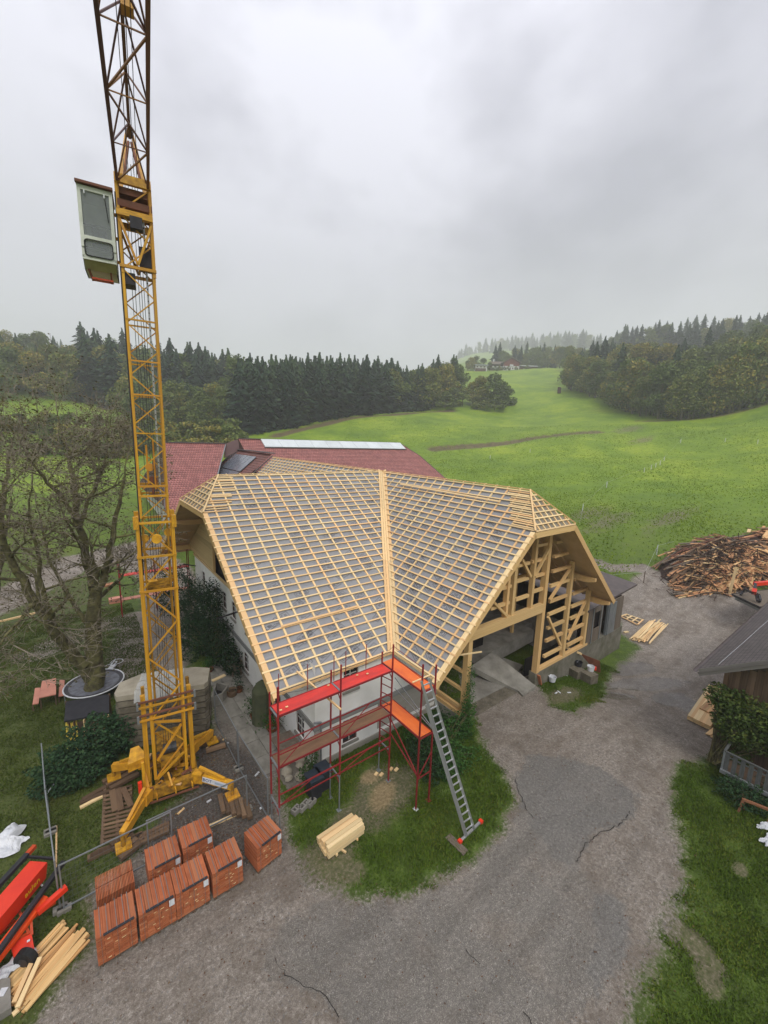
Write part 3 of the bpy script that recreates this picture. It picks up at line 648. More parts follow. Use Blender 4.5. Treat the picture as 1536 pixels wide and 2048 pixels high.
# half hip faces
def hipgrid(e1, e2, top, n, k_, nu):
    e1, e2, top = Vector(e1), Vector(e2), Vector(top)
    for i in range(k_):
        t = (i+.15)/k_; p = e1.lerp(top, t); q = e2.lerp(top, t); bt(p+n*OFF, q+n*OFF, n)
    for i in range(1, nu):
        s_ = i/nu; base = e1.lerp(e2, s_); tt = min(1, 2*min(s_, 1-s_)); tp = e1.lerp(top, tt) if s_ < .5 else e2.lerp(top, tt)
        if (tp-base).length > .3: cb(base+n*(CH/2+.002), tp+n*(CH/2+.002), n)
hipgrid(V3(va, bH1, zh), V3(va, bH2, zh), V3(va+hA, bJ, zR), nHA, 7, 9)
hipgrid(V3(aH1, vb, zh), V3(aH2, vb, zh), V3(aJ, vb+hB, zR), nHB, 7, 8)
for p, q in ((V3(va, bH1, zh), V3(va+hA, bJ, zR)), (V3(va, bH2, zh), V3(va+hA, bJ, zR)), (V3(aH1, vb, zh), V3(aJ, vb+hB, zR)), (V3(aH2, vb, zh), V3(aJ, vb+hB, zR))):
    piece('hip_batten', p+V3(0, 0, .13), q+V3(0, 0, .13), .09, .06, W_, house)
piece('ridge_batten', V3(va+hA, bJ, zR+.11), V3(aJ-.1, bJ, zR+.11), .07, .05, W_, house)
piece('ridge_batten', V3(aJ, vb+hB, zR+.11), V3(aJ, BFAR, zR+.11), .07, .05, W_, house)
for k in range(15): piece('batten_end', V3(va+hA+.5+.84*k, bJ-.12, zR+.06), V3(va+hA+.5+.84*k, bJ+.12, zR+.14), .07, .05, W_, house)
for k in range(38): piece('batten_end', V3(aJ-.10, vb+hB+.6+.84*k, zR+.06), V3(aJ+.12, vb+hB+.6+.84*k, zR+.13), .07, .05, W_, house)
# valley boards: four boards side by side down the valley
vd = (V3(aE, bE, ze)-jA).normalized(); vx = vd.cross(Vector((0, 0, 1))).normalized()
for i, o_ in enumerate((-.235, -.08, .08, .235)):
    s_ = 1 if o_ > 0 else -1; slope = .17
    for t0, t1 in ((.0, .31), (.311, .63), (.631, 1.012)):
        p = jA.lerp(V3(aE, bE, ze), t0)+vx*o_+V3(0, 0, .085+abs(o_)*.45); q = jA.lerp(V3(aE, bE, ze), t1)+vx*o_+V3(0, 0, .085+abs(o_)*.45)
        piece('valley_board', p, q, .15, .03, W_, house, up=Vector((-vx.x*s_*.45, -vx.y*s_*.45, 1)))
# verge boards
for p, q, n in ((PA(va+.10, bE-.18, .06), PA(va+.10, bH1, .06), nA), (PB(aE-.14, vb+.10, .06), PB(aH1, vb+.10, .06), nB)):
    piece('verge_board', p, q, .24, .035, W_, house, up=n)
def fas(p, q, h=.30): piece('barge_board', p, q, .05, h, M['beam'], house)
fas(PA(va, bE-.22, -.05)+V3(0, 0, -.04), PA(va, bH1, -.05)+V3(0, 0, -.04)); fas(V3(va, bH1, zh-.12), V3(va, bH2, zh-.12), .26)
fas(V3(va, bH2, zh-.12), V3(va, bE2, ze-.12))
fas(PB(aE-.2, vb, -.05)+V3(0, 0, -.04), PB(aH1, vb, -.05)+V3(0, 0, -.04)); fas(V3(aH1, vb, zh-.12), V3(aH2, vb, zh-.12), .30); fas(V3(aH2, vb, zh-.12), V3(aE2+.05, vb, ze-.14), .30)
piece('eave_board', V3(va, bE-.05, ze-.04), V3(aE+.05, bE-.05, ze-.04), .04, .10, W_, house); piece('eave_board', V3(aE-.05, vb, ze-.04), V3(aE-.05, bE, ze-.04), .04, .10, W_, house)
# rafter tails under the eave
for k in range(8): piece('rafter_tail', V3(va+.5+.84*k, bE+.02, ze-.16), V3(va+.5+.84*k, bE+1.2, ze-.16+1.2*kA), .1, .14, M['beam'], house)
# loose laths on the roof and over the eave
def onA(x, y, off=0):
    d_ = ray(x, y); p0_ = PA(va, bE, off); return CAM+d_*((p0_-CAM).dot(nA)/d_.dot(nA))
def onB(x, y, off=0):
    d_ = ray(x, y); p0_ = PB(aE, vb, off); return CAM+d_*((p0_-CAM).dot(nB)/d_.dot(nB))
piece('loose_lath', onA(562, 1253, .15), onA(716, 1212, .15), .10, .03, W_, house, up=nA)
piece('loose_lath', onB(800, 968, .16), onB(1000, 1003, .16), .11, .03, W_, house, up=nB)
piece('loose_lath', V3(6.95, 14.6, 5.0), V3(7.35, 11.75, 4.75), .06, .06, W_, house)
piece('loose_lath', V3(12.9, vb+.5, 5.1), V3(14.3, vb-.35, 5.3), .06, .05, W_, house)
# printed maker's marks on the membrane, flat print 2 mm above the sheet
pm = MB()
def mark(P, u, v, n, du, dv):
    ang = random.uniform(.25, .5); c, s_ = math.cos(ang), math.sin(ang); h_ = .13
    def L2(x, y): x, y = x*.34, y*h_; return P(u+(x*c-y*s_)*du, v+(x*s_+y*c)*dv, .003)
    w_ = .022
    def st(x0, y0, x1, y1, t_=.10):
        p, q = L2(x0, y0), L2(x1, y1); dd = (q-p); 
        if dd.length < 1e-6: return
        x_ = dd.cross(n).normalized()*w_*.6; pm.poly([p-x_, q-x_, q+x_, p+x_])
    st(-1.1, -1.2, 1.1, -1.2); st(1.1, -1.2, 1.1, 1.2); st(1.1, 1.2, -1.1, 1.2); st(-1.1, 1.2, -1.1, -1.2)
    for i in range(4):
        x0 = -.85+i*.46; st(x0, -.6, x0, .6)
        if i % 2 == 0: st(x0, .6, x0+.26, .6); st(x0, -.6, x0+.26, -.6)
        else: st(x0, .6, x0+.26, -.6); st(x0+.26, -.6, x0+.26, .6)
for i in range(105):
    b = random.uniform(bE+.3, bJ-.5); a = random.uniform(va+1.0, valA(b)-.5)
    if b > bH1 and a < va+2.2: continue
    mark(lambda u, v, o: PA(u, v, o), a, b, nA, 1, .85)
for i in range(80):
    a = random.uniform(aE+.3, aJ-.5); b = random.uniform(vb+.8, valB(a)-.6)
    if a > aH1 and b < vb+2.2: continue
    mark(lambda v, u, o: PB(u, v, o), b, a, nB, .9, .75)
o = pm.build('membrane_print', M['print'], house); o['kind'] = 'stuff'
# overlaps of the membrane rolls
for k in range(1, 9):
    b = bE+(bJ-bE)*k/9; piece('membrane_lap', PA(va+.2 if zA(b) < zh else va+1.9, b, .004), PA(valA(b)-.1, b, .004), .10, .006, M['membrane'], house, up=nA)
for k in range(1, 8):
    a = aE+(aJ-aE)*k/8; piece('membrane_lap', PB(a, vb+.2 if zB(a) < zh else vb+1.9, .004), PB(a, valB(a)-.1, .004), .10, .006, M['membrane'], house, up=nB)
# ---------------- masonry walls (hollow, with real window openings)
def wall_with_holes(mb, org, U, Vv, w, h, holes, th, mi=0):
    "rectangular wall in plane org+u*U+v*V, thickness th along inward normal, holes (u0,u1,v0,v1)"
    us = sorted({0, w, *[x for q in holes for x in q[:2]]}); vs_ = sorted({0, h, *[x for q in holes for x in q[2:4]]})
    org, U, Vv = Vector(org), Vector(U), Vector(Vv); nn = U.cross(Vv)
    for i in range(len(us)-1):
        for j in range(len(vs_)-1):
            u0, u1, v0, v1 = us[i], us[i+1], vs_[j], vs_[j+1]; uc, vc = (u0+u1)/2, (v0+v1)/2
            if any(q[0] < uc < q[1] and q[2] < vc < q[3] for q in holes): continue
            mb.poly([org+U*u0+Vv*v0, org+U*u1+Vv*v0, org+U*u1+Vv*v1, org+U*u0+Vv*v1], mi)
    for (u0, u1, v0, v1) in holes:
        c = [(u0, v0), (u1, v0), (u1, v1), (u0, v1)]
        for k in range(4):
            (p0, q0), (p1, q1) = c[k], c[(k+1) % 4]; A_, B_ = org+U*p0+Vv*q0, org+U*p1+Vv*q1
            mb.poly([A_, B_, B_-nn*th, A_-nn*th], mi)
def window(parent, org, U, Vv, u0, u1, v0, v1, depth=.10, fm='frame_brown', cross=True):
    org, U, Vv = Vector(org), Vector(U), Vector(Vv); nn = U.cross(Vv); o_ = org-nn*depth
    f = MB(); t = .06
    def br(a0, b0, a1, b1, w=t, off=0): f.bar(o_+U*a0+Vv*b0+nn*off, o_+U*a1+Vv*b1+nn*off, w, .05 if off == 0 else .03, up=nn)
    br(u0+t/2, v0, u0+t/2, v1); br(u1-t/2, v0, u1-t/2, v1); br(u0+t, v0+t/2, u1-t, v0+t/2); br(u0+t, v1-t/2, u1-t, v1-t/2)
    fr = f.build('window', M[fm], parent)
    f = MB(); um = (u0+u1)/2; vm_ = (v0+v1)/2
    def cb_(a0, b0, a1, b1): f.bar(o_+U*a0+Vv*b0+nn*.004, o_+U*a1+Vv*b1+nn*.004, .035, .03, up=nn)
    cb_(um, v0+t, um, v1-t)
    if cross:
        for vv in (v0+(v1-v0)*.36, v0+(v1-v0)*.68): cb_(u0+t, vv, um-.018, vv); cb_(um+.018, vv, u1-t, vv)
    f.build('glazing_bar', M['frame_white'], fr)
    MB().poly([o_+U*(u0+t)+Vv*(v0+t)-nn*.01, o_+U*(u1-t)+Vv*(v0+t)-nn*.01, o_+U*(u1-t)+Vv*(v1-t)-nn*.01, o_+U*(u0+t)+Vv*(v1-t)-nn*.01]).build('pane', M['glass'], fr)
    MB().bar(org+U*(u0-.06)+Vv*(v0-.04)+nn*.04, org+U*(u1+.06)+Vv*(v0-.04)+nn*.04, .07, .12, up=Vv).build('sill', M['concrete'], fr)
XU, YU, ZU = (1, 0, 0), (0, 1, 0), (0, 0, 1)
Z0 = -.5
fw = MB(); win_f = [(1.45, 2.25, 3.95-Z0-.55, 5.15-Z0-.55), (1.45, 2.25, .55-Z0, 1.75-Z0), (4.45, 5.2, .95-Z0, 1.85-Z0)]
win_f[0] = (1.45, 2.25, 3.25-Z0, 4.35-Z0)
wall_with_holes(fw, (WL, WA, Z0), XU, ZU, 15.3-WL, 4.3-Z0, win_f, .25)
WLw = [(b0-WA, b0-WA+.85, z0-Z0, z0-Z0+1.15) for b0, z0 in ((15.55, .75), (18.2, .6), (22.9, .45), (25.2, .45), (29.5, .45), (18.4, 3.0), (22.3, 3.0), (25.0, 3.0), (26.9, 3.05), (32.2, 3.0))]
WLlen = 35.2-WA
LW_ORG = Vector((WL, 35.2, Z0)); LU = Vector((0, -1, 0))
WLh = [(WLlen-q[1], WLlen-q[0], q[2], q[3]) for q in WLw]
wall_with_holes(fw, LW_ORG, LU, ZU, WLlen, 5.0-Z0, WLh, .25)
fw.poly([(WL, 35.2, Z0), (WL, 35.2, 5.0), (aE+4, 35.2, 5.0), (aE+4, 35.2, Z0)])
fw.build('wall', M['plaster'], house)
for q in win_f: window(house, (WL, WA, Z0), XU, ZU, *q)
for q in WLh: window(house, LW_ORG, LU, ZU, *q)
# near-black box behind the panes, room shade painted as colour
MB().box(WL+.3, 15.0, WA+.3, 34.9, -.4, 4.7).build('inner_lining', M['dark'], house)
# cornice band and base coat
piece('cornice_band', (WL-.04, WA-.03, 2.05), (15.3, WA-.03, 2.05), .07, .26, M['band'], house)
piece('cornice_band', (WL-.035, WA-.06, 2.05), (WL-.035, 35.2, 2.05), .07, .26, M['band'], house)
piece('cornice_band', (WL-.05, 15.8, 4.98), (WL-.05, 35.2, 4.98), .10, .16, M['cladding'], house)
piece('plinth', (WL, WA-.03, .05), (15.3, WA-.03, .05), .06, .5, M['plasterdirty'], house)
piece('stain_panel', (11.2, WA-.004, 1.25), (15.3, WA-.004, 1.25), .006, 1.5, M['plasterdirty'], house)
# upper floor sheathing of the left gable: horizontal boards
zt = 5.08; nb = 0
while zt < zh+1.2:
    b0 = bE+(zt+.4-ze)/kA; b1 = 2*bJ-b0
    if b0 < 15.3: b0 = 14.6
    if b1-b0 > .5:
        segs = [(b0, b1)]
        if zt < 7.6:
            segs = [(b0, 25.3), (29.4, b1)]
        for s0, s1 in segs:
            if s1-s0 > .2: piece('cladding_board', (WL-.02, s0, zt+.12), (WL-.02, min(s1, 38), zt+.12), .03, .222, M['cladding'], house)
    zt += .24
MB().slab([V3(WL+.34, 25, 5.0), V3(WL+.34, 29.8, 5.0), V3(WL+.34, 29.8, 7.8), V3(WL+.34, 25, 7.8)], .04).build('opening_lining', M['dark'], house)  # near-black sheet, shade inside the opening put into its colour
piece('window_post', (WL-.05, 29.35, 5.05), (WL-.05, 29.35, 7.7), .14, .16, M['beam'], house)
piece('window_post', (WL-.05, 25.35, 5.05), (WL-.05, 25.35, 7.7), .14, .16, M['beam'], house)
# purlins that carry the overhang of the left gable (curved heads) and the barn gable
def purlin(p, q, w=.22, h=.36, m='beam'):
    p, q = Vector(p), Vector(q); d_ = q-p; mb = MB(); prof = [(0, h/2, -h/2), (.55, h/2, -h/2), (.75, h/2, -h/2+.04), (.9, h/2, -h/2+.12), (1, h/2, -.02)]
    x = d_.cross(Vector((0, 0, 1))).normalized()*(w/2); vs = []
    for t, u_, l_ in prof:
        c = p+d_*t
        vs += [c-x+V3(0, 0, l_), c+x+V3(0, 0, l_), c+x+V3(0, 0, u_), c-x+V3(0, 0, u_)]
    fs = []
    for i in range(len(prof)-1):
        a_ = i*4; fs += [(a_, a_+1, a_+5, a_+4), (a_+1, a_+2, a_+6, a_+5), (a_+2, a_+3, a_+7, a_+6), (a_+3, a_, a_+4, a_+7)]
    fs += [(3, 2, 1, 0), (16, 17, 18, 19)]
    mb.add(vs, fs); return mb.build('purlin', M[m], house)
for z_ in (5.35, 8.4):
    for sgn in (1, -1):
        b_ = bJ+sgn*(zR-z_-.55)/kA
        if b_ > 14.6: purlin((WL+.3, b_, z_-.05), (va+.08, b_, z_-.05))
for z_ in (10.0,): purlin((WL+.3, bH1+.3, z_-.1), (va+.1, bH1+.3, z_-.1)); purlin((WL+.3, bH2-.3, z_-.1), (va+.1, bH2-.3, z_-.1))
# ---------------- barn gable timber frame
TB = M['beam']
ZS = .86
def post(a, z0, z1, w=.26, d_=.26, b=WB_): piece('post', (a, b, z0), (a, b, z1), w, d_, TB, house, up=(0, 1, 0))
def roofz(a): return (zB(a) if a < aJ else zB(2*aJ-a))-.27
def railp(a0, a1, z0, z1=None, b=WB_+.02, h=.15): piece('rail', (a0, b, z0), (a1, b, z1 if z1 is not None else z0), .16, h, TB, house)
P1_, P2_, P3_, P4_ = 15.42, 22.02, 24.95, 27.62
post(P1_, ZS-.1, 4.9, .30, .30); post(P1_+.0, 5.4, roofz(P1_), .26)
post(P2_-.12, ZS, 10.25-.0, .30, .34); post(P3_, ZS, roofz(P3_), .24); post(P4_, ZS, roofz(P4_), .24)
piece('header_beam', (13.95, WB_-.06, 5.12), (P2_-.27, WB_-.06, 5.12), .30, .52, TB, house)
piece('sill_beam', (P2_+.05, WB_, ZS+.09), (28.1, WB_, ZS+.09), .26, .18, TB, house)
for a_, w_ in ((18.8, .24), (20.6, .20), (17.05, .0)):
    if w_: post(a_, 5.38, roofz(a_), w_)
post(18.25, 5.38, roofz(18.25), .18)
# rails and braces of the open timber frame
def fb(x, y, b=WB_): return atb(x, y, b)
def prail(x0, y0, x1, y1, h=.17): p, q = fb(x0, y0, WB_+.02), fb(x1, y1, WB_+.02); z_ = (p.z+q.z)/2; piece('rail', (p.x, p.y, z_), (q.x, q.y, z_), .17, h, TB, house)
for q in ((1087, 1312, 1121, 1296), (1091, 1282, 1124, 1266), (1094, 1257, 1127, 1241), (1096, 1229, 1130, 1215), (1098, 1204, 1133, 1190), (1100, 1173, 1137, 1159), (1104, 1144, 1141, 1131), (1107, 1114, 1144, 1103),
          (1133, 1291, 1164, 1275), (1136, 1262, 1166, 1249), (1139, 1238, 1168, 1224), (1141, 1213, 1171, 1202), (1144, 1189, 1174, 1176), (1147, 1160, 1168, 1151), (1111, 1086, 1128, 1080)): prail(*q)
for q in ((1069, 1092, 1100, 1086), (1063, 1121, 1097, 1117), (1031, 1133, 1058, 1125), (1065, 1153, 1094, 1146), (1030, 1164, 1056, 1155), (1003, 1177, 1021, 1171), (1062, 1183, 1091, 1176), (1030, 1200, 1056, 1190), (980, 1217, 1017, 1205)): prail(*q)
def brace(p, q):
    p, q = fb(p[0], p[1], WB_-.10), fb(q[0], q[1], WB_-.10); piece('brace', p, q, .13, .15, TB, house, up=(0, 1, 0))
for p, q in (((1102, 1089), (1069, 1153)), ((1044, 1119), (1061, 1153)), ((987, 1204), (1013, 1232)), ((1140, 1138), (1099, 1200)), ((1096, 1234), (1121, 1291)), ((1170, 1204), (1135, 1280))): brace(p, q)
# side frame on the left of the gateway, running back to the old wall
for z_ in (1.05, 2.05, 3.05, 4.0): piece('rail', (P1_-.1, WB_+.15, z_), (P1_-.1, WA+.2, z_), .14, .16, TB, house)
piece('side_sill', (P1_-.1, WB_-.1, .72), (P1_-.1, WA+.4, .72), .26, .2, TB, house)
MB().box(P1_+.15, P2_, WB_+.1, 18.6, -.9, .015).build('concrete_floor', M['concrete_old'], house)
MB().box(P1_-.28, P1_+.12, WB_-.15, WA, -.4, .62).build('side_plinth', M['concrete'], house)
# purlins of the barn overhang
for a_, z_ in ((25.6, 6.35), (28.0, 4.15+.15)): purlin((a_, WB_+.3, z_), (a_, vb+.08, z_))
purlin((aH2-.35, WB_+.3, zh-.33), (aH2-.35, vb+.1, zh-.33), .2, .3); purlin((aH1+.35, WB_+.3, zh-.33), (aH1+.35, vb+.1, zh-.33), .2, .3)
# interior of the barn
for k in range(8):
    b_ = 14.6+k*2.2
    for s_ in (1, -1):
        pass
for k in range(12):
    z_ = 5.0
    b_ = WB_+.9*k+.6
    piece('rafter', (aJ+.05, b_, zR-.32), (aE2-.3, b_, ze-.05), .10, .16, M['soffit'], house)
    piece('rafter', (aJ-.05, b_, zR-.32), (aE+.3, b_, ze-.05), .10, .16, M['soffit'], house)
for b_ in (16.5, 20.5, 24.5):
    piece('tie_beam', (15.5, b_, 5.2), (27.6, b_, 5.2), .2, .28, TB, house)
    for a_ in (18.8, 24.9): piece('inner_post', (a_, b_, .9), (a_, b_, roofz(a_)), .2, .2, TB, house)
MB().box(15.3, 15.5, WA, 27.5, -.3, 5.2).build('inner_wall', M['cladding'], house)
MB().box(15.5, 28.0, 27.5, 27.7, -.3, 9.2).build('back_wall', M['cladding'], house)
MB().box(27.7, 27.85, 13.2, 27.5, -.8, 2.0).build('inner_wall', M['concrete'], house)
# concrete: upper floor, ramp, retaining wall, doorway pit
MB().box(15.5, 21.0, 18.6, 27.5, -.4, 1.05).box(21.0, 27.7, 16.6, 27.5, -.6, 1.05).build('concrete_floor', M['concrete'], house)
rp = MB(); pr = [at(942, 1332, .75), at(985, 1303, 1.05), at(1072, 1372, .22), at(1058, 1381, .12), at(1046, 1391, .1), at(1036, 1381, .12), at(1010, 1368, .2)]
rp.slab([pr[i] for i in (0, 6, 5, 4, 3, 2, 1)], .35, n=(0, 0, 1)); rp.build('concrete_ramp', M['concrete'], house)
ap = MB(); ap.slab([at(928, 1415, .03), at(1012, 1372, .03), at(1046, 1330, .03), at(940, 1290, .03), at(915, 1335, .03)], .3, n=(0, 0, 1)); ap.build('concrete_apron', M['concrete'], house)
MB().slab([at(985, 1303, 1.06), at(1068, 1260, 1.06), at(1068, 1255, 1.06)+V3(0, 3, 0), at(940, 1260, 1.06)+V3(0, 2.5, 0), at(940, 1300, 1.06)], .9, n=(0, 0, 1)).build('concrete_deck', M['concrete'], house)
boxp('doorway', 20.6, 21.6, 16.45, 16.55, -.5, 1.7, M['dark'], house)  # flat black panel, painted shade of the door recess
MB().box(P2_-.3, 33.6, WB_-.14, WB_+.3, -1.3, ZS-.003).build('gable_plinth', M['plinthold'], house)
boxp('pit_lining', P2_+.3, 27.4, 13.6, 13.65, -.5, 1.1, M['dark'], house)  # dark panel painted as the shade behind the sill
# construction things lying on the barn floor, each its own thing
for k in range(7):
    o = piece('floor_plank', (17.2+k*.28, 19.2, 1.12), (18.9+k*.3, 23.6, 1.12+.02*(k % 3)), .16, .05, M['old'], None)
    tag(o, 'old plank lying on the concrete floor inside the barn', 'plank', 'old planks on the barn floor')
# lean-to shed at the right
shed = thing('lean_to_shed', 'low wooden shed with dark flat roof and open half doors beside the timber gable', 'shed', (31, 15, 0))
zs0 = ZS
def shp(x0, x1, z0, z1, m, nm='wall_board', y=WB_-.12): boxp(nm, x0, x1, y, y+.06, z0, z1, m, shed)
a = 27.85
while a < 33.25:
    x1 = min(a+.3, 33.3)
    if 28.55 < a < 29.6: shp(a, x1, zs0, 1.85, M['greywood'])
    elif 29.75 < a < 30.75: pass
    else: shp(a, x1-.01, zs0, 3.45, M['greywood'])
    a += .3
shp(30.8, 31.9, zs0+.05, 3.3, M['galv'], 'door', WB_-.22); shp(28.5, 29.75, 3.1, 3.45, M['greywood'])
for a_ in (28.5, 29.72, 30.75): boxp('door_post', a_-.06, a_+.06, WB_-.16, WB_-.02, zs0, 3.4, M['galv'], shed)
boxp('shed_interior', 28.3, 31.2, WB_+.6, WB_+.7, zs0, 3.4, M['dark'], shed)  # black board paints the shade behind the open half doors
a = 12.7
while a < 19.8: boxp('wall_board', 33.3, 33.36, a, a+.29, zs0, 3.4, M['greywood'], shed); a += .3
MB().box(33.2, 33.62, WB_+.3, 20, -1.3, ZS).build('plinth', M['concrete'], shed)
MB().box(27.9, 33.2, 19.7, 20, 0, 3.5).build('back_wall', M['greywood'], shed)
rf = MB(); rf.slab([at(1177, 1222, 3.55), at(1275, 1168, 3.62), V3(36.5, 20.2, 4.3), V3(27.9, 20.2, 4.3), V3(27.9, 14.0, 3.7)], .14, n=(0, 0, 1)); rf.build('roof', M['metalroof'], shed)
# ================================================================ RED ROOFED BARN BEHIND
def roof_face(name, O, Ux, Vx, poly, m, parent, course=.4, step=.045):
    """courses of tiles as real overlapping steps; poly = list of (u, v) in plane O + u*U + v*V (V = up slope)"""
    O, Ux, Vx = Vector(O), Vector(Ux).normalized(), Vector(Vx).normalized(); nn = Ux.cross(Vx).normalized()
    if nn.z < 0: nn = -nn
    vmin = min(q[1] for q in poly); vmax = max(q[1] for q in poly); P = []; F = []; UV = []
    def clip(v0, v1):
        pts = list(poly)
        for side, lim in ((1, v0), (-1, v1)):
            outp = []
            for i in range(len(pts)):
                a_, b_ = pts[i], pts[(i+1) % len(pts)]; da, db = side*(a_[1]-lim), side*(b_[1]-lim)
                if da >= 0: outp.append(a_)
                if da*db < 0: t_ = da/(da-db); outp.append((a_[0]+(b_[0]-a_[0])*t_, a_[1]+(b_[1]-a_[1])*t_))
            pts = outp
            if len(pts) < 3: return []
        return pts
    v = vmin
    while v < vmax-.01:
        v1 = min(v+course, vmax); pts = clip(v, v1)
        if len(pts) >= 3:
            base = len(P)
            for (u_, v_) in pts:
                lift = step*(1-(v_-v)/course); P.append(O+Ux*u_+Vx*v_+nn*lift); UV.append((u_, v_))
            F.append(tuple(range(base, base+len(pts))))
            lo = [q for q in pts if abs(q[1]-v) < 1e-4]
            if len(lo) >= 2:
                u0, u1 = min(q[0] for q in lo), max(q[0] for q in lo); base = len(P)
                for (u_, z_) in ((u0, 0), (u1, 0), (u1, step), (u0, step)): P.append(O+Ux*u_+Vx*v+nn*z_); UV.append((u_, v+.001))
                F.append((base, base+1, base+2, base+3))
        v = v1
    me = bpy.data.meshes.new(name); me.from_pydata(P, [], F); uv = me.uv_layers.new(name='UVMap')
    for pl_ in me.polygons:
        for li, vi in zip(pl_.loop_indices, pl_.vertices): uv.data[li].uv = UV[vi]
    me.materials.append(m); me.update(); return link(bpy.data.objects.new(name, me), parent)
barn2 = thing('red_roofed_barn', 'long barn with red tiled hipped roof and a row of pale collectors below its ridge', 'building', (35, 60, 0))
BR, ZR2, K2 = 62.0, 14.1, .62
def face_pts(pts3, O, U, Vv):
    O, U, Vv = Vector(O), Vector(U).normalized(), Vector(Vv).normalized(); return [((Vector(p)-O).dot(U), (Vector(p)-O).dot(Vv)) for p in pts3]
def R2(a, b, zr=ZR2): return V3(a, b, zr-(BR-b)*K2)
Vs = (0, 1, K2)
main = [R2(20.4, BR), R2(20.4, 49.0), R2(20.4, 48), R2(54.6, 47.0), R2(54.3, 51.8), R2(53.3, 58.4), R2(51.2, BR)]
O_ = V3(20.4, BR, ZR2); roof_face('roof', O_, XU, Vs, face_pts([main[i] for i in (0, 2, 3, 4, 5, 6)], O_, XU, Vs), M['redtile'], barn2)
# left wing, ridge a little lower
zl = 13.35
def R3(a, b): return V3(a, b, zl-(BR-b)*K2)
lw = [R3(10.6, BR), R3(8.3, 50.7), R3(8.9, 49.2), R3(13.5, 49.5), R3(15.0, 54.6), R3(18.6, BR)]
O3 = V3(10.6, BR, zl); roof_face('roof', O3, XU, Vs, face_pts(lw, O3, XU, Vs), M['redtile'], barn2)
# brown-red face of the cross wing, facing left
Kc = .85
def R4(a, b): return V3(a, b, 12.45-(20.2-a)*Kc)
Ox = V3(20.2, 62, 12.45); Uc = (0, -1, 0); Vc = (1, 0, Kc)
cw = [R4(20.2, 49.0), R4(20.2, 63.5), R4(13.0, 60.5), R4(13.0, 49.0)]
roof_face('roof', Ox, Uc, Vc, face_pts(cw, Ox, Uc, Vc), M['redtile2'], barn2)
MB().slab([V3(18.55, 62.3, 13.36), V3(20.5, 62.2, 14.1), V3(20.3, 63.6, 12.5), V3(20.2, 61, 12.46), V3(17.9, 60.8, 11.4)][::-1], .05, n=(-.5, -.4, 1)).build('hip_infill', M['redtile2'], barn2)
# ridge caps, edges
def r2bar(nm, p, q, w, h, m='metalroof'): piece(nm, p, q, w, h, M[m], barn2)
r2bar('ridge_cap', R2(20.4, BR)+V3(0, 0, .08), R2(51.2, BR)+V3(0, 0, .08), .4, .12)
r2bar('ridge_cap', R3(10.6, BR)+V3(0, 0, .08), R3(18.6, BR)+V3(0, 0, .08), .4, .14)
r2bar('ridge_cap', V3(20.2, 48.8, 12.6), V3(20.2, 63.7, 12.6), .6, .14)
r2bar('verge_flashing', R3(18.6, BR)+V3(0, 0, .05), R3(14.9, 54.4)+V3(0, 0, .05), .12, .06, 'galv')
r2bar('verge_flashing', V3(20.2, 48.85, 12.3), V3(14.8, 48.85, 12.3-5.4*Kc), .2, .1)
r2bar('verge_flashing', R3(8.3, 50.7)+V3(0, 0, .0), R3(10.6, BR), .14, .14)
for p, q in ((R2(51.2, BR), R2(53.3, 58.4)), (R2(53.3, 58.4), R2(54.3, 51.8)), (R2(54.3, 51.8), R2(54.7, 46.5))): r2bar('verge_flashing', p, q, .16, .12)
r2bar('gutter', R3(8.25, 50.6)-V3(0, 0, .1), R3(9.0, 49.1)-V3(0, 0, .1), .16, .14)
# pale collectors, ten panels
for k in range(10):
    a0 = 23.7+k*2.74; w = 2.70
    mb = MB(); b1, b0 = BR-.15, BR-1.9
    n2 = Vector((0, -K2, 1)).normalized()
    mb.slab([R2(a0, b0)+n2*.22, R2(a0+w, b0)+n2*.22, R2(a0+w, b1)+n2*.22, R2(a0, b1)+n2*.22], .16, n=n2); mb.build('solar_collector', M['solarwhite'], barn2)
r2bar('collector_rail', R2(23.6, BR-2.0)+n2*.12, R2(51.2, BR-2.0)+n2*.12, .12, .12)
# dark photovoltaic panels on the cross wing, two rows of five
nc = Vector((-Kc, 0, 1)).normalized()
for i in range(2):
    for j in range(5):
        a0 = 15.1+i*2.25; b0 = 52.2+j*1.6
        MB().slab([R4(a0, b0)+nc*.2, R4(a0+2.15, b0)+nc*.2, R4(a0+2.15, b0+1.5)+nc*.2, R4(a0, b0+1.5)+nc*.2][::-1], .08, n=nc).build('solar_panel', M['solar'], barn2)
# body
MB().box(9.5, 19.5, 52, 72, -1, 6.6).box(22, 53, 51.5, 73, -1, 6.4).build('wall', M['farmwall'], barn2)
MB().poly([(10.6, 62, zl), (18.6, 62, zl), (18.6, 74, 6.5), (8.6, 74, 6.5)]).poly([(20.4, 62, ZR2), (51.2, 62, ZR2), (54.6, 76, 5.5), (20.4, 76, 5.5)]).build('roof', M['redtile2'], barn2)
MB().poly([(51.2, 62, ZR2), (53.3, 58.4, ZR2-3.6*K2), (53.3, 65.6, ZR2-3.6*K2)]).build('gable', M['farmwood'], barn2)
MB().poly([(20.4, 62, ZR2), (20.4, 50, ZR2-12*K2), (20.4, 76, 5.5)]).build('gable', M['farmwood'], barn2)
MB().poly([(10.6, 62, zl), (8.6, 50, 6.2), (8.6, 74, 6.5)]).build('gable', M['farmwood'], barn2)

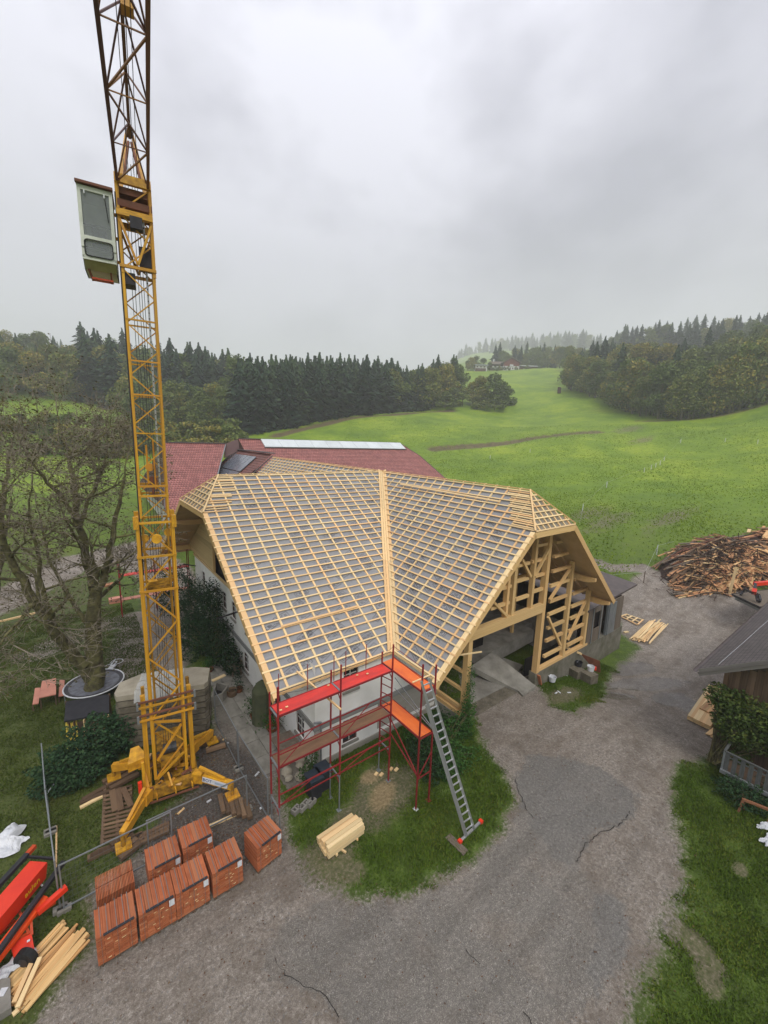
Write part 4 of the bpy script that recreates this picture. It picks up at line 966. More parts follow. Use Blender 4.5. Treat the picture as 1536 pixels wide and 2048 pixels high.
# ================================================================ SCAFFOLD
scf = thing('scaffold', 'red steel scaffold with red, orange and brown decks round the white house corner', 'scaffold', (7.5, 12.4, 0))
RD, GV = M['scafred'], M['galv']
p1, pb = 5.05, 12.09
def tubeo(nm, p, q, r, m, n=6): 
    return piece(nm, p, q, r*2, r*2, m, scf)
X_ = [p1, p1+2.5, p1+5.0]; DZ = (3.21, 5.21)
for i, x in enumerate(X_):
    for j, y in enumerate((pb, pb+.72)):
        zb = 1.62 if i < 2 else (0 if j == 0 else 1.2)
        if i == 2 and j == 0: tubeo('standard', (x, y, .02), (x, y, 6.4), .026, RD)
        else:
            tubeo('base_jack', (x, y, .02), (x, y, zb+.25), .02, GV); tubeo('standard', (x, y, zb), (x, y, (6.32 if j == 0 else 5.75)), .026, RD)
        boxp('base_plate', x-.09, x+.09, y-.09, y+.09, .0, .02, GV, scf)
    for z in DZ+(1.55,): 
        tubeo('transom', (x, pb+.03, z-.05), (x, pb+.69, z-.05), .024, GV if z > 2 else GV)
        for j, y in ((0, pb), (1, pb+.72)): piece('frame_gusset', (x, y+(.03 if j == 0 else -.03), z-.32), (x, y+(.28 if j == 0 else -.28), z-.07), .03, .03, RD, scf)
# ladder-like frame rungs at the inner corner
for z in (1.9, 2.25, 2.6, 3.6, 4.0, 4.4, 4.75): tubeo('rung', (X_[2]+.02, pb+.05, z), (X_[2]+.02, pb+.67, z-.12), .015, RD)
for zr_ in (1.72, 2.15): 
    for i in (0, 1): tubeo('ledger', (X_[i]+.03, pb-.03, zr_), (X_[i+1]-.03, pb-.03, zr_+.02), .018, RD)
for zr_ in (3.75, 4.2):
    for i in (0, 1): tubeo('guard_rail', (X_[i]+.03, pb-.03, zr_), (X_[i+1]-.03, pb-.03, zr_+.02), .017, RD)
for i in (0, 1):
    tubeo('diagonal_brace', (X_[i]+.05, pb-.05, 1.75), (X_[i]+1.3, pb-.05, 2.15), .012, RD); tubeo('diagonal_brace', (X_[i]+1.3, pb-.05, 2.15), (X_[i+1]-.05, pb-.05, 2.15), .011, RD)
    tubeo('diagonal_brace', (X_[i]+.05, pb-.05, 3.3), (X_[i]+1.3, pb-.05, 4.2), .012, RD)
# slim uprights of the guard on the inner side and sagging rope
for x in (5.45, 6.6, 7.75, 8.3, 9.3): tubeo('guard_post', (x, pb+.85, 5.15), (x, pb+.85, 6.25), .012, RD)
def deck(x0, x1, y0, y1, z, m, rim):
    o = boxp('deck', x0, x1, y0, y1, z-.02, z+.005, M[m], scf)
    if x1-x0 > y1-y0:
        for y in (y0-.018, y1+.018): piece('deck_rim', (x0, y, z-.02), (x1, y, z-.02), .034, .075, M[rim], scf)
    else:
        for x in (x0-.018, x1+.018): piece('deck_rim', (x, y0, z-.02), (x, y1, z-.02), .034, .075, M[rim], scf)
deck(X_[0]+.04, X_[1]-.03, pb+.05, pb+.68, DZ[1], 'deckred', 'scafred'); deck(X_[1]+.04, X_[2]-.03, pb+.05, pb+.68, DZ[1], 'deckred', 'scafred')
deck(X_[0]+.04, X_[1]-.03, pb+.05, pb+.68, DZ[0], 'deckwood', 'scafred'); deck(X_[1]+.04, X_[2]-.03, pb+.05, pb+.68, DZ[0], 'deckwood', 'scafred')
for z in DZ: boxp('deck_gap_cover', X_[1]-.03, X_[1]+.04, pb+.05, pb+.68, z, z+.03, GV, scf)
YO0 = 10.36
for z in DZ: deck(X_[2]+.06, X_[2]+.68, YO0 - (.0 if z < 4 else .0), pb+.02 + (.75 if z > 4 else .7), z+.01, 'deckorange', 'scafred')
for x, zt_, m_ in ((X_[2]+.03, 6.35, 'scafred'), (X_[2]+.74, 3.45, 'scafred')):
    tubeo('standard', (x, YO0-.03, .02), (x, YO0-.03, zt_), .026, M[m_]); boxp('base_plate', x-.09, x+.09, YO0-.12, YO0+.06, 0, .03, M['white'] if x < 10.3 else RD, scf)
tubeo('standard', (X_[2]+.74, YO0-.03, 4.6), (X_[2]+.74, YO0-.03, 6.1), .026, RD)
for z in DZ: tubeo('transom', (X_[2]+.05, YO0-.03, z-.05), (X_[2]+.72, YO0-.03, z-.05), .024, RD)
for p, q in (((X_[2]+.03, YO0-.03, 1.55), (X_[2]+.03, pb, 2.95)), ((X_[2]+.03, YO0-.03, 1.5), (X_[2]+.03, pb, 2.3)), ((X_[2]+.05, YO0-.05, 1.45), (X_[2]+.72, YO0-.05, 2.3)), ((X_[2]+.05, YO0-.05, 1.4), (X_[2]+.72, YO0-.05, 1.42))):
    tubeo('diagonal_brace', p, q, .018, RD)
for p, q in (((X_[2]+.74, YO0, 3.35), (X_[2]+.74, pb+.7, 4.3)), ((X_[2]+.74, YO0, 3.3), (X_[2]+.74, pb+.7, 3.8))): tubeo('diagonal_brace', p, q, .013, GV)
for zr_ in (6.2, 5.75): tubeo('guard_cable', (X_[2]+.03, YO0, zr_), (X_[2]+.03, pb, zr_+.1), .008, RD)
for p, q in (((X_[0], pb, 6.1), (X_[1], pb, 6.15)), ((X_[1], pb, 6.15), (X_[2], pb, 6.3))):
    p, q = Vector(p), Vector(q); mb = MB(); pr_ = p
    for i in range(1, 7):
        t = i/6; c = p.lerp(q, t)-V3(0, 0, .28*math.sin(math.pi*t)); mb.tube(pr_, c, .007, n=4, cap=False); pr_ = c
    mb.build('rope', M['black'], scf)
for x, y, z in ((5.2, pb+.2, 5.24), (5.45, pb+.25, 5.24), (8.6, pb+.5, 5.24), (9.0, pb+.35, 5.24), (7.3, pb+.55, 5.24)):
    o = boxp('wood_offcut', x, x+.09, y, y+.05, z, z+.03, M['wood']); tag(o, 'small wood offcut left on the red scaffold deck', 'offcut', 'wood offcuts on the top deck')
o = piece('roof_lath', (10.1, 10.9, 5.3), (10.95, 10.75, 5.42), .05, .03, M['wood']); tag(o, 'short lath lying across the upper orange scaffold deck', 'lath')
for x, y in ((9.15, 12.45), (9.3, 12.25), (8.75, 11.75), (8.85, 11.95), (9.95, 12.35), (10.02, 12.2)):
    pass
# packing boards under the scaffold feet
for px, lb in (((787, 1540), 'pale wood pads under the inner scaffold foot near the white wall'), ((757, 1550), 'pale wood pads under the middle scaffold foot on the sandy lawn')):
    g_ = G(*px)
    t_ = thing('wood_pad', lb, 'wood pads', g_)
    piece('board', g_+V3(-.16, .05, .03), g_+V3(.02, .12, .03), .12, .05, M['wood'], t_); piece('board', g_+V3(.0, -.1, .03), g_+V3(.2, -.05, .03), .13, .05, M['wood'], t_)

# ================================================================ LADDER
lad = thing('ladder', 'long aluminium ladder with wide foot bar leaning on the orange end of the scaffold', 'ladder', at(935, 1665, 0))
bl, br_ = at(933, 1669, .12), at(947.6, 1658, .12); c0 = (bl+br_)/2; wv = (br_-bl); wv.z = 0; wv = wv.normalized()*.42
topc = at(850, 1359, 6.15); wt = wv*.85
for s_ in (-.5, .5): piece('stile', c0+wv*s_, topc+wt*s_, .035, .09, M['alu'], lad)
# doubled lower section
for s_ in (-.5,): piece('stile', c0+wv*s_+V3(-.07, -.02, .0), c0.lerp(topc, .86)+wv*s_+V3(-.09, -.02, 0), .03, .07, M['alu'], lad)
for k in range(20):
    t = (k+.6)/20.2; c = c0.lerp(topc, t); w_ = wv.lerp(wt, t); piece('rung', c-w_*.47, c+w_*.47, .045, .035, M['alu'], lad)
b0, b1 = at(920, 1683, .07), at(961.5, 1643, .07); piece('foot_bar', b0, b1, .09, .06, M['alu'], lad)
for q in (b0, b1): boxp('foot_cap', q.x-.07, q.x+.07, q.y-.07, q.y+.07, 0.01, .13, M['redpaint'], lad)
bb = at(913, 1690, 0); o = thing('foot_board', 'grey perforated board under the near foot of the ladder', 'board', bb)
d_ = (at(928, 1703, 0)-at(898, 1674, 0)).normalized(); piece('board', bb-d_*.42+V3(0, 0, .03), bb+d_*.42+V3(0, 0, .03), .28, .05, M['greywood'], o)

# ================================================================ CRANE
CX, CY = 2.45, 17.1; AZ = math.radians(8.0)
kx = Vector((math.cos(AZ), -math.sin(AZ), 0)); ky = Vector((math.sin(AZ), math.cos(AZ), 0)); CC = V3(CX, CY, 0)
def CR(x, y, z): return CC+kx*x+ky*y+V3(0, 0, z)
crane = thing('tower_crane', 'yellow self-erecting lattice crane with spread outrigger feet, operator cab and jib reaching overhead', 'crane', (CX, CY, 0))
Y_, YD = M['yellow'], M['yellow_dirty']
def cbar(nm, p, q, w, m=Y_, h=None, par=None): return piece(nm, CR(*p), CR(*q), w, h or w, m, par or crane)
def lattice(z0, z1, hw, nbay, leg, diag, m, hd=None, skip=()):
    hd = hd or hw; cs = [(-hw, -hd), (hw, -hd), (hw, hd), (-hw, hd)]
    for x, y in cs: cbar('mast_leg', (x, y, z0), (x, y, z1), leg, m)
    dz = (z1-z0)/nbay
    for f_ in range(4):
        p, q = cs[f_], cs[(f_+1) % 4]
        for k in range(nbay):
            a_, b_ = (p, q) if k % 2 == 0 else (q, p)
            cbar('mast_diagonal', (*a_, z0+k*dz), (*b_, z0+(k+1)*dz), diag, m)
# outer lower mast z .9..11.6, inner upper mast 4.5..22
lattice(1.1, 11.55, .56, 8, .10, .05, Y_)
lattice(11.6, 22.3, .44, 13, .078, .036, Y_)
lattice(3.6, 11.5, .40, 7, .06, .03, YD)
for z in (14.6, 15.9, 17.0, 18.3): 
    for y in (-.46, .46): cbar('mast_ring', (-.46, y, z), (.46, y, z), .05)
for z in (11.45, 10.2, 8.9, 12.4, 12.75):
    hw = .6 if z < 11.6 else .46
    for y in (-hw, hw): cbar('mast_ring', (-hw, y, z), (hw, y, z), .075)
    for x in (-hw, hw): cbar('mast_ring', (x, -hw, z), (x, hw, z), .075)
for x in (-.6, .6): 
    for y in (-.6, .6): cbar('guide_block', (x, y, 11.25), (x, y, 11.7), .15)
cbar('gusset_plate', (-.42, -.3, 9.05), (.42, -.3, 9.05), .05, YD, .4); cbar('gusset_plate', (-.2, -.6, 9.3), (-.2, -.6, 9.31), .3)
mb = MB()
for c_, r_ in (((.02, -.64, 10.85), .17), ((-.36, -.34, 10.85), .13), ((.42, -.34, 11.0), .15)): mb.tube(CR(c_[0], c_[1], c_[2]), CR(c_[0], c_[1]+.1, c_[2]), r_, n=14)
mb.build('sheave', Y_, crane)
# thick folding struts low down
for x in (-.82, .80):
    cbar('strut_column', (x, -.45, 1.0), (x*.98, -.45, 4.75), .15); cbar('strut_column', (x, .45, 1.0), (x, .45, 4.6), .12, YD)
for z in (4.55, 4.0):
    for dz_ in (0, -.22): cbar('cross_tube', (-.98, -.62, z+dz_), (.98, -.62, z+dz_), .065, Y_ if dz_ else M['rust'])
    for x in (-.98, .98): cbar('pin_block', (x, -.7, z-.24), (x, -.7, z+.06), .07, M['galv'])
for k, (p, q) in enumerate((((-.45, -.58, 1.9), (.45, -.58, 3.2)), ((.45, -.58, 3.35), (-.45, -.58, 3.6)), ((-.5, -.6, 1.1), (.5, -.6, 1.95)))): cbar('mast_diagonal', p, q, .08)
# base frame
bs = MB()
def cbx(mb, x0, x1, y0, y1, z0, z1): 
    vs = [CR(x, y, z) for x in (x0, x1) for y in (y0, y1) for z in (z0, z1)]; mb.add(vs, [(0, 1, 3, 2), (4, 6, 7, 5), (0, 4, 5, 1), (2, 3, 7, 6), (0, 2, 6, 4), (1, 5, 7, 3)])
cbx(bs, -.85, .85, -.95, -.7, .55, .95); cbx(bs, -.85, .85, .7, .95, .55, .95); cbx(bs, -.95, -.7, -.7, .7, .55, .95); cbx(bs, .7, .95, -.7, .7, .55, .95); cbx(bs, -.6, .6, -.6, .6, .3, .75); bs.build('base_frame', YD, crane)
for i in range(34):
    p = CR(random.uniform(-.8, .8), random.uniform(-.95, .9), random.uniform(.75, 1.15)); v = Vector((random.gauss(0, 1), random.gauss(0, 1), random.gauss(0, .3))).normalized()*random.uniform(.06, .3)
    piece(random.choice(['hydraulic_line', 'bracket', 'cover_plate']), p-v, p+v, random.uniform(.03, .14), random.uniform(.03, .1), random.choice([YD, Y_, M['steeldark'], M['rust'], M['oldbright'], M['cable']]), crane)
mb = MB(); cbx(mb, -.5, .5, .2, 2.4, .95, 1.1); mb.build('slewing_platform', YD, crane)
mb = MB(); cbx(mb, -.35, .35, -.3, .5, 1.15, 1.6); cbx(mb, -.3, .25, .6, 1.3, 1.15, 1.7); mb.build('winch_housing', YD, crane)
mb = MB(); mb.tube(CR(-.25, .1, 1.8), CR(.25, .1, 1.8), .2, n=14); mb.build('winch_drum', M['cable'], crane)
for x in (-.55, .1, .7): cbar('base_plate', (x, -1.02, .6), (x, -1.02, .8), .2, Y_, .04)
cbar('base_rail', (-.95, -1.03, .5), (.95, -1.03, .5), .06, M['rust'])
# outriggers to the four feet
feet = {'a': at(465, 1590, .25), 'b': at(247, 1692, .25), 'c': at(228, 1553, .25), 'd': at(424, 1482, .25)}
cor = {'a': CR(.8, -.8, .75), 'b': CR(-.8, -.9, .75), 'c': CR(-.8, .8, .75), 'd': CR(.8, .8, .75)}
for k in 'abcd':
    f_, c_ = feet[k], cor[k]; m1_ = c_.lerp(f_, .25)+V3(0, 0, .25); m2_ = f_+V3(0, 0, .45)
    ob = MB(); ob.bar(c_+V3(0, 0, .1), m1_, .30, .42); ob.bar(m1_, m2_, .20, .32)
    leg_ = ob.build('outrigger', Y_, crane)
    piece('cylinder', c_.lerp(f_, .15)+V3(0, 0, .62), c_.lerp(f_, .8)+V3(0, 0, .58), .11, .11, Y_, crane)
    MB().tube(f_+V3(0, 0, .0), f_+V3(0, 0, .55), .07, n=8).build('jack', YD, crane)
    MB().box(f_.x-.24, f_.x+.24, f_.y-.24, f_.y+.24, f_.z-.03, f_.z+.03).build('foot_plate', Y_, crane)
# sign plate on the right-hand outrigger
ca, fa = cor['a'], feet['a']; m1_ = ca.lerp(fa, .25)+V3(0, 0, .25); m2_ = fa+V3(0, 0, .45); dx_ = (m2_-m1_).normalized(); side = dx_.cross(V3(0, 0, 1)).normalized(); 
if side.y > 0: side = -side
upv = side.cross(dx_).normalized(); upv = upv if upv.z > 0 else -upv; pc = m1_.lerp(m2_, .45)+side*.108
piece('sign_plate', pc-dx_*.55, pc+dx_*.55, .012, .22, M['white'], crane, up=upv)
blue = mat('blue_sign_print', (.03, .06, .22), (.03, .05, .2), .5, 2, rnd=0)
nn_ = side
tm = Matrix(((dx_.x, upv.x, side.x, 0), (dx_.y, upv.y, side.y, 0), (dx_.z, upv.z, side.z, 0), (0, 0, 0, 1)))
text('sign_lettering', 'BOT', .20, blue, crane, Matrix.Translation(pc+side*.012-dx_*.33) @ tm)
piece('sign_stripe', pc+dx_*.0+side*.008, pc+dx_*.48+side*.008, .006, .09, mat('pale_blue_print', (.25, .35, .5), (.5, .55, .6), .5, 30, rnd=0), crane, up=upv)
# yellow control box cover
mb = MB(); q = [at(258, 1530, 2.0), at(300, 1513, 2.0), at(277, 1490, 2.25), at(261, 1495, 2.25)]; mb.slab([at(255, 1530, 2.0), at(297, 1512, 2.0), at(277, 1491, 2.2), at(261, 1497, 2.2)], .35, n=(0, 0, 1)); mb.build('control_cover', Y_, crane)
cbar('post_frame', (-.95, -.7, .9), (-.95, -.7, 2.1), .1); cbar('post_frame', (-.75, -.95, .5), (-1.0, -.3, 1.9), .1)
cbar('fire_extinguisher', (-1.08, -.9, 1.0), (-1.08, -.9, 1.45), .13, M['redpaint'])
# cables and inner ladder
for i, (x, y) in enumerate(((-.2, -.1), (-.12, -.1), (-.02, .1), (.05, -.2), (.12, .05))): piece('cable', CR(x, y, 2), CR(x*1.1, y, 23.2), .016, .016, M['cable'], crane)
piece('ladder_rail', CR(.24, .1, 11), CR(.24, .1, 21.9), .09, .05, M['alu'], crane)
lm = MB()
for k in range(56): lm.tube(CR(.24, .07, 11.1+k*.19), CR(.24, .03, 11.1+k*.19), .02, n=5)
lm.build('ladder_rung', M['steeldark'], crane)
mb = MB(); mb.tube(CR(-.12, -.1, 12.8), CR(-.12, -.1, 14.2), .035, n=6); mb.tube(CR(.1, -.1, 12.6), CR(.1, -.1, 14.4), .03, n=6); mb.tube(CR(-.05, -.15, 13.4), CR(-.05, .05, 13.4), .14, n=12); mb.build('pulley_block', Y_, crane)
hb = thing('hook_block', 'dark rusty hook block hanging inside the lower lattice mast', 'hook block', CR(0, 0, 12.6)); MB().tube(CR(.02, -.06, 12.9), CR(.02, .06, 12.9), .17, n=12).tube(CR(.02, 0, 12.3), CR(.02, 0, 12.8), .05, n=6).build('sheave', M['rust'], hb)
MB().tube(CR(-.47, -.47, 9.5), CR(-.5, -.5, 22), .022, n=5, cap=False).build('power_cable', M['black'], crane)
# slewing head of the mast
ZH = 20.9
for y in (-.5, .5):
    cbar('head_beam', (-.52, y, ZH-1.0), (.52, y, ZH-1.0), .09); cbar('head_beam', (-.5, y, ZH+.55), (.5, y, ZH+.55), .18)
    cbar('head_brace', (-.42, y, ZH+.35), (0, y, ZH-.9), .07); cbar('head_brace', (.45, y, ZH+.35), (0, y, ZH-.9), .07)
mb = MB(); cbx(mb, .05, .5, -.3, .3, ZH-.85, ZH-.25); cbx(mb, -.15, .2, -.6, -.3, ZH+.15, ZH+.5); cbx(mb, -.46, -.1, -.4, .2, ZH-1.5, ZH-1.15); mb.build('slew_motor', M['steeldark'], crane)
mb = MB(); cbx(mb, -.5, .5, -.5, .5, ZH+.75, ZH+.95); cbx(mb, -.46, .46, -.4, .4, ZH+1.15, ZH+1.35); mb.build('slew_ring', M['rust'], crane)
mb = MB(); cbx(mb, -.5, .5, -.55, -.42, ZH+1.4, ZH+1.65); cbx(mb, -.5, .5, .42, .55, ZH+1.4, ZH+1.65); mb.build('jib_cradle', Y_, crane)
for x in (-.46, .46):
    for y in (-.46, .46): cbar('head_post', (x, y, ZH-1.2), (x, y, ZH+1.6), .08, Y_)
# A frame on top: two tapered yellow plates meeting at a sheave
af = MB()
for sx_ in (-1, 1):
    for y in (.3,):
        pts = [CR(sx_*.46, y, ZH+1.6), CR(sx_*.28, y, ZH+1.6), CR(sx_*.06, y+.25, ZH+3.35), CR(sx_*.13, y+.25, ZH+3.35)]
        af.slab(pts, .12, n=ky)
af.build('a_frame', Y_, crane)
for sx_ in (-1, 1): cbar('a_frame_stay', (sx_*.25, -.2, ZH+1.6), (sx_*.04, .4, ZH+3.1), .06, M['rust'])
MB().tube(CR(-.12, .5, ZH+3.4), CR(.12, .5, ZH+3.4), .12, n=12).build('top_sheave', M['steeldark'], crane)
# jib: triangular lattice towards and over the viewer
JB = M['jib']; ZJ = 22.35; JN = 15; JS = 1.95
def J(s_, x, dz): return CR(x, -.45-s_, ZJ+dz+s_*.02)
for x in (-.42, .42): piece('jib_chord', J(-.2, x, 0), J(JN*JS, x, 0), .085, .085, JB, crane)
piece('jib_chord', J(.3, 0, 1.15), J(JN*JS, 0, 1.15), .075, .075, JB, crane)
for k in range(JN):
    s0, s1, sm = k*JS, (k+1)*JS, (k+.5)*JS
    x = .42 if k % 2 else -.42
    piece('jib_diagonal', J(s0, x, 0), J(s1, -x, 0), .038, .038, JB, crane)
    piece('jib_crossbar', J(s1, -.42, 0), J(s1, .42, 0), .025, .025, JB, crane)
    for x in (-.42, .42): piece('jib_brace', J(s0, x, 0), J(sm, 0, 1.15), .034, .034, JB, crane); piece('jib_brace', J(sm, 0, 1.15), J(s1, x, 0), .034, .034, JB, crane)
for x in (-.10, .05, .14): piece('hoist_rope', J(0, x, .35), J(JN*JS, x, .35), .016, .016, M['cable'], crane)
trol = MB(); 
def jb(mb, s0, s1, x0, x1, z0, z1): vs = [J(s_, x, z) for x in (x0, x1) for s_ in (s0, s1) for z in (z0, z1)]; mb.add(vs, [(0, 1, 3, 2), (4, 6, 7, 5), (0, 4, 5, 1), (2, 3, 7, 6), (0, 2, 6, 4), (1, 5, 7, 3)])
jb(trol, 5.6, 5.85, -.02, .2, .35, .5); trol.build('rope_drum', Y_, crane)
# cab
cabp = thing('crane_cab', 'pale grey-green glazed operator cab hung beside the mast head', 'crane cab', CR(-1.15, -.2, 20))
c_, s_ = math.cos(math.radians(4)), math.sin(math.radians(4))
def CB(x, y, z): return CR(-1.46+x*.86, -.70+y, 19.62+z*.87)
W0, W1, DC, HCB = 0.0, 1.02, 1.25, 2.62
def cab_poly(pts, mb, mi=0): mb.poly([CB(*p) for p in pts], mi)
prof = [(0.0, .62), (.0, 2.55), (1.25, 2.62), (1.25, .0), (.34, .0), (.05, .30)]    # (y, z) side outline: sloping chin
shell = MB()
for x in (W0, W1): shell.slab([CB(x, y, z) for y, z in prof], .03, n=kx if x == W1 else -kx)
for (y0, z0), (y1, z1) in ((prof[1], prof[2]), (prof[2], prof[3]), (prof[3], prof[4])): shell.slab([CB(W0, y0, z0), CB(W1, y0, z0), CB(W1, y1, z1), CB(W0, y1, z1)], .03)
shell.build('cab_shell', M['cabpaint'], cabp)
shell = MB(); shell.slab([CB(W0, .34, 0), CB(W1, .34, 0), CB(W1, .05, .30), CB(W0, .05, .30)], .03); shell.build('cab_chin', M['cabbase'], cabp)
# front frame
fr = MB()
def cf(x0, z0, x1, z1, w=.09, y=0.0): fr.bar(CB(x0, y, z0), CB(x1, y, z1), w, .05, up=ky)
cf(.045, .62, .045, 2.55); cf(.975, .62, .975, 2.55); cf(.09, 2.49, .93, 2.49, .12); cf(.09, .93, .93, .93, .12)
cf(.045, .28, .045, .64, .09, .03); cf(.975, .28, .975, .64, .09, .03); cf(0.0, .30, 1.02, .30, .12, .03)
fr.build('front_frame', M['cabpaint'], cabp)
cglass = newmat('cab_glass')[0]; cb_ = cglass.node_tree.nodes['Principled BSDF']; cb_.inputs['Base Color'].default_value = (.42, .45, .46, 1); cb_.inputs['Roughness'].default_value = .12; cb_.inputs['Alpha'].default_value = .4
mb = MB(); mb.poly([CB(.09, .012, .99), CB(.93, .012, .99), CB(.93, .012, 2.43), CB(.09, .012, 2.43)]); mb.build('windscreen', cglass, cabp)
mb = MB(); mb.poly([CB(.09, .03, .36), CB(.93, .03, .36), CB(.93, .018, .87), CB(.09, .018, .87)]); mb.build('lower_window', cglass, cabp)
rb = MB(); ring = []
for cx_, cz_, a0 in ((.83, .78, 0), (.19, .78, 90), (.19, .45, 180), (.83, .45, 270)):
    for t in (0, 30, 60, 90): q = math.radians(a0+t); ring.append(CB(cx_+.10*math.cos(q), -.012, cz_+.10*math.sin(q)))
for i in range(len(ring)): rb.bar(ring[i], ring[(i+1) % len(ring)], .03, .03, up=ky)
rb.build('window_seal', M['rubber'], cabp)
piece('roof_rim', CB(-.04, -.06, 2.63), CB(1.06, -.06, 2.63), .14, .07, M['rust'], cabp)
MB().slab([CB(-.03, -.02, 2.66), CB(1.05, -.02, 2.66), CB(1.05, 1.3, 2.7), CB(-.03, 1.3, 2.7)], .04, n=(0, 0, 1)).build('cab_roof', M['cabpaint'], cabp)
piece('wiper', CB(.86, -.03, 1.55), CB(.80, -.03, 2.25), .02, .02, M['rubber'], cabp)
for x in (.2, .78): piece('hinge', CB(x, -.04, 2.3), CB(x, -.04, 2.42), .045, .03, M['white'], cabp)
piece('hand_rail', CB(.07, .15, 1.42), CB(.95, .15, 1.42), .025, .025, M['steeldark'], cabp)
piece('seat_back', CB(.5, .75, 1.15), CB(.5, .75, 1.6), .38, .12, M['steeldark'], cabp, up=ky)
piece('seat_cushion', CB(.5, .5, 1.05), CB(.5, .9, 1.05), .42, .12, M['steeldark'], cabp)
piece('lower_bar', CB(.1, .1, .68), CB(.93, .1, .64), .025, .025, M['steeldark'], cabp)
for x in (.12, .80): piece('bracket', CB(x, .30, .02), CB(x+(.1 if x < .5 else .0), .5, -.30), .05, .05, M['rust'], cabp)
piece('step', CB(.2, .42, -.26), CB(.86, .42, -.26), .25, .05, M['orangepaint'], cabp)
for z in (.5, 1.3, 2.1): piece('cab_arm', CB(1.02, .5, z), CB(1.2, .5, z), .08, .08, Y_, cabp)

# ================================================================ BALLAST SLABS BEHIND THE MAST, each a slab of concrete
th_ = math.radians(-19); bx = Vector((math.cos(th_), math.sin(th_), 0)); by = Vector((-bx.y, bx.x, 0)); BC = V3(2.95, 20.75, 0)
def slabshape(w, d_, h):
    mb = MB(); o = [(-w/2, -.1), (-w/2+.0, .2-d_/2+.1), (-w/2+.15, -d_/2), (w/2-.15, -d_/2), (w/2, -d_/2+.25), (w/2, d_/2-.3), (w/2-.75, d_/2), (-w/2+.8, d_/2), (-w/2, d_/2-.55)]
    pts = [bx*x+by*y+V3(0, 0, h) for x, y in o]; mb.slab(pts, h, n=(0, 0, 1)); return mb
nS = 9; hS = .31
pro = None
for k in range(nS):
    top = k == nS-1
    j = V3(random.uniform(-.03, .03), random.uniform(-.03, .03), 0)
    if pro is None: o = slabshape(3.95, 1.75, hS-.06).build('ballast_slab', M['concrete_old']); pro = o
    elif top: o = slabshape(3.95, 1.75, hS-.06).build('ballast_slab', M['concrete_top'])
    else: o = pro.copy(); COL.objects.link(o)
    o.location = BC+j+V3(0, 0, .12+k*hS)
    nm = ['lowest', 'second', 'third', 'fourth', 'fifth', 'sixth', 'seventh', 'eighth', 'topmost'][k]
    tag(o, ('topmost pale concrete ballast slab with chamfered corners behind the crane mast' if top else nm+' concrete ballast slab from the ground in the stack behind the crane mast'), 'ballast slab', 'concrete ballast slabs of the crane')
    for s2 in (-1.2, 1.2):
        if not top: tag(piece('bearer', BC+bx*s2-by*.82+V3(0, 0, .1+k*hS+hS-.03), BC+bx*s2+by*.8+V3(0, 0, .1+k*hS+hS-.03), .1, .045, M['old']), 'thin wooden bearer between two concrete ballast slabs behind the mast', 'bearer', 'bearers between the ballast slabs')
# clear sheet draped over the stack
gx, gy = 14, 8; vs = []; fs = []
for i in range(gx+1):
    for j in range(gy+1):
        u_, v_ = (i/gx-.5)*1.9-.15, (j/gy-.5)*1.9-.15
        z_ = .12+nS*hS+.03+.07*abs(math.sin(i*1.3+j*.7))+.05*math.sin(j*2.1)
        if v_ < -.87: z_ -= (-.87-v_)*1.8
        vs.append(BC+bx*u_+by*v_+V3(0, 0, z_))
for i in range(gx):
    for j in range(gy): a_ = i*(gy+1)+j; fs.append((a_, a_+gy+1, a_+gy+2, a_+1))
o = MB().add(vs, fs).build('plastic_sheet', M['sheet'], smooth=False); tag(o, 'clear crumpled plastic sheet draped on top of the concrete ballast stack', 'plastic sheet')
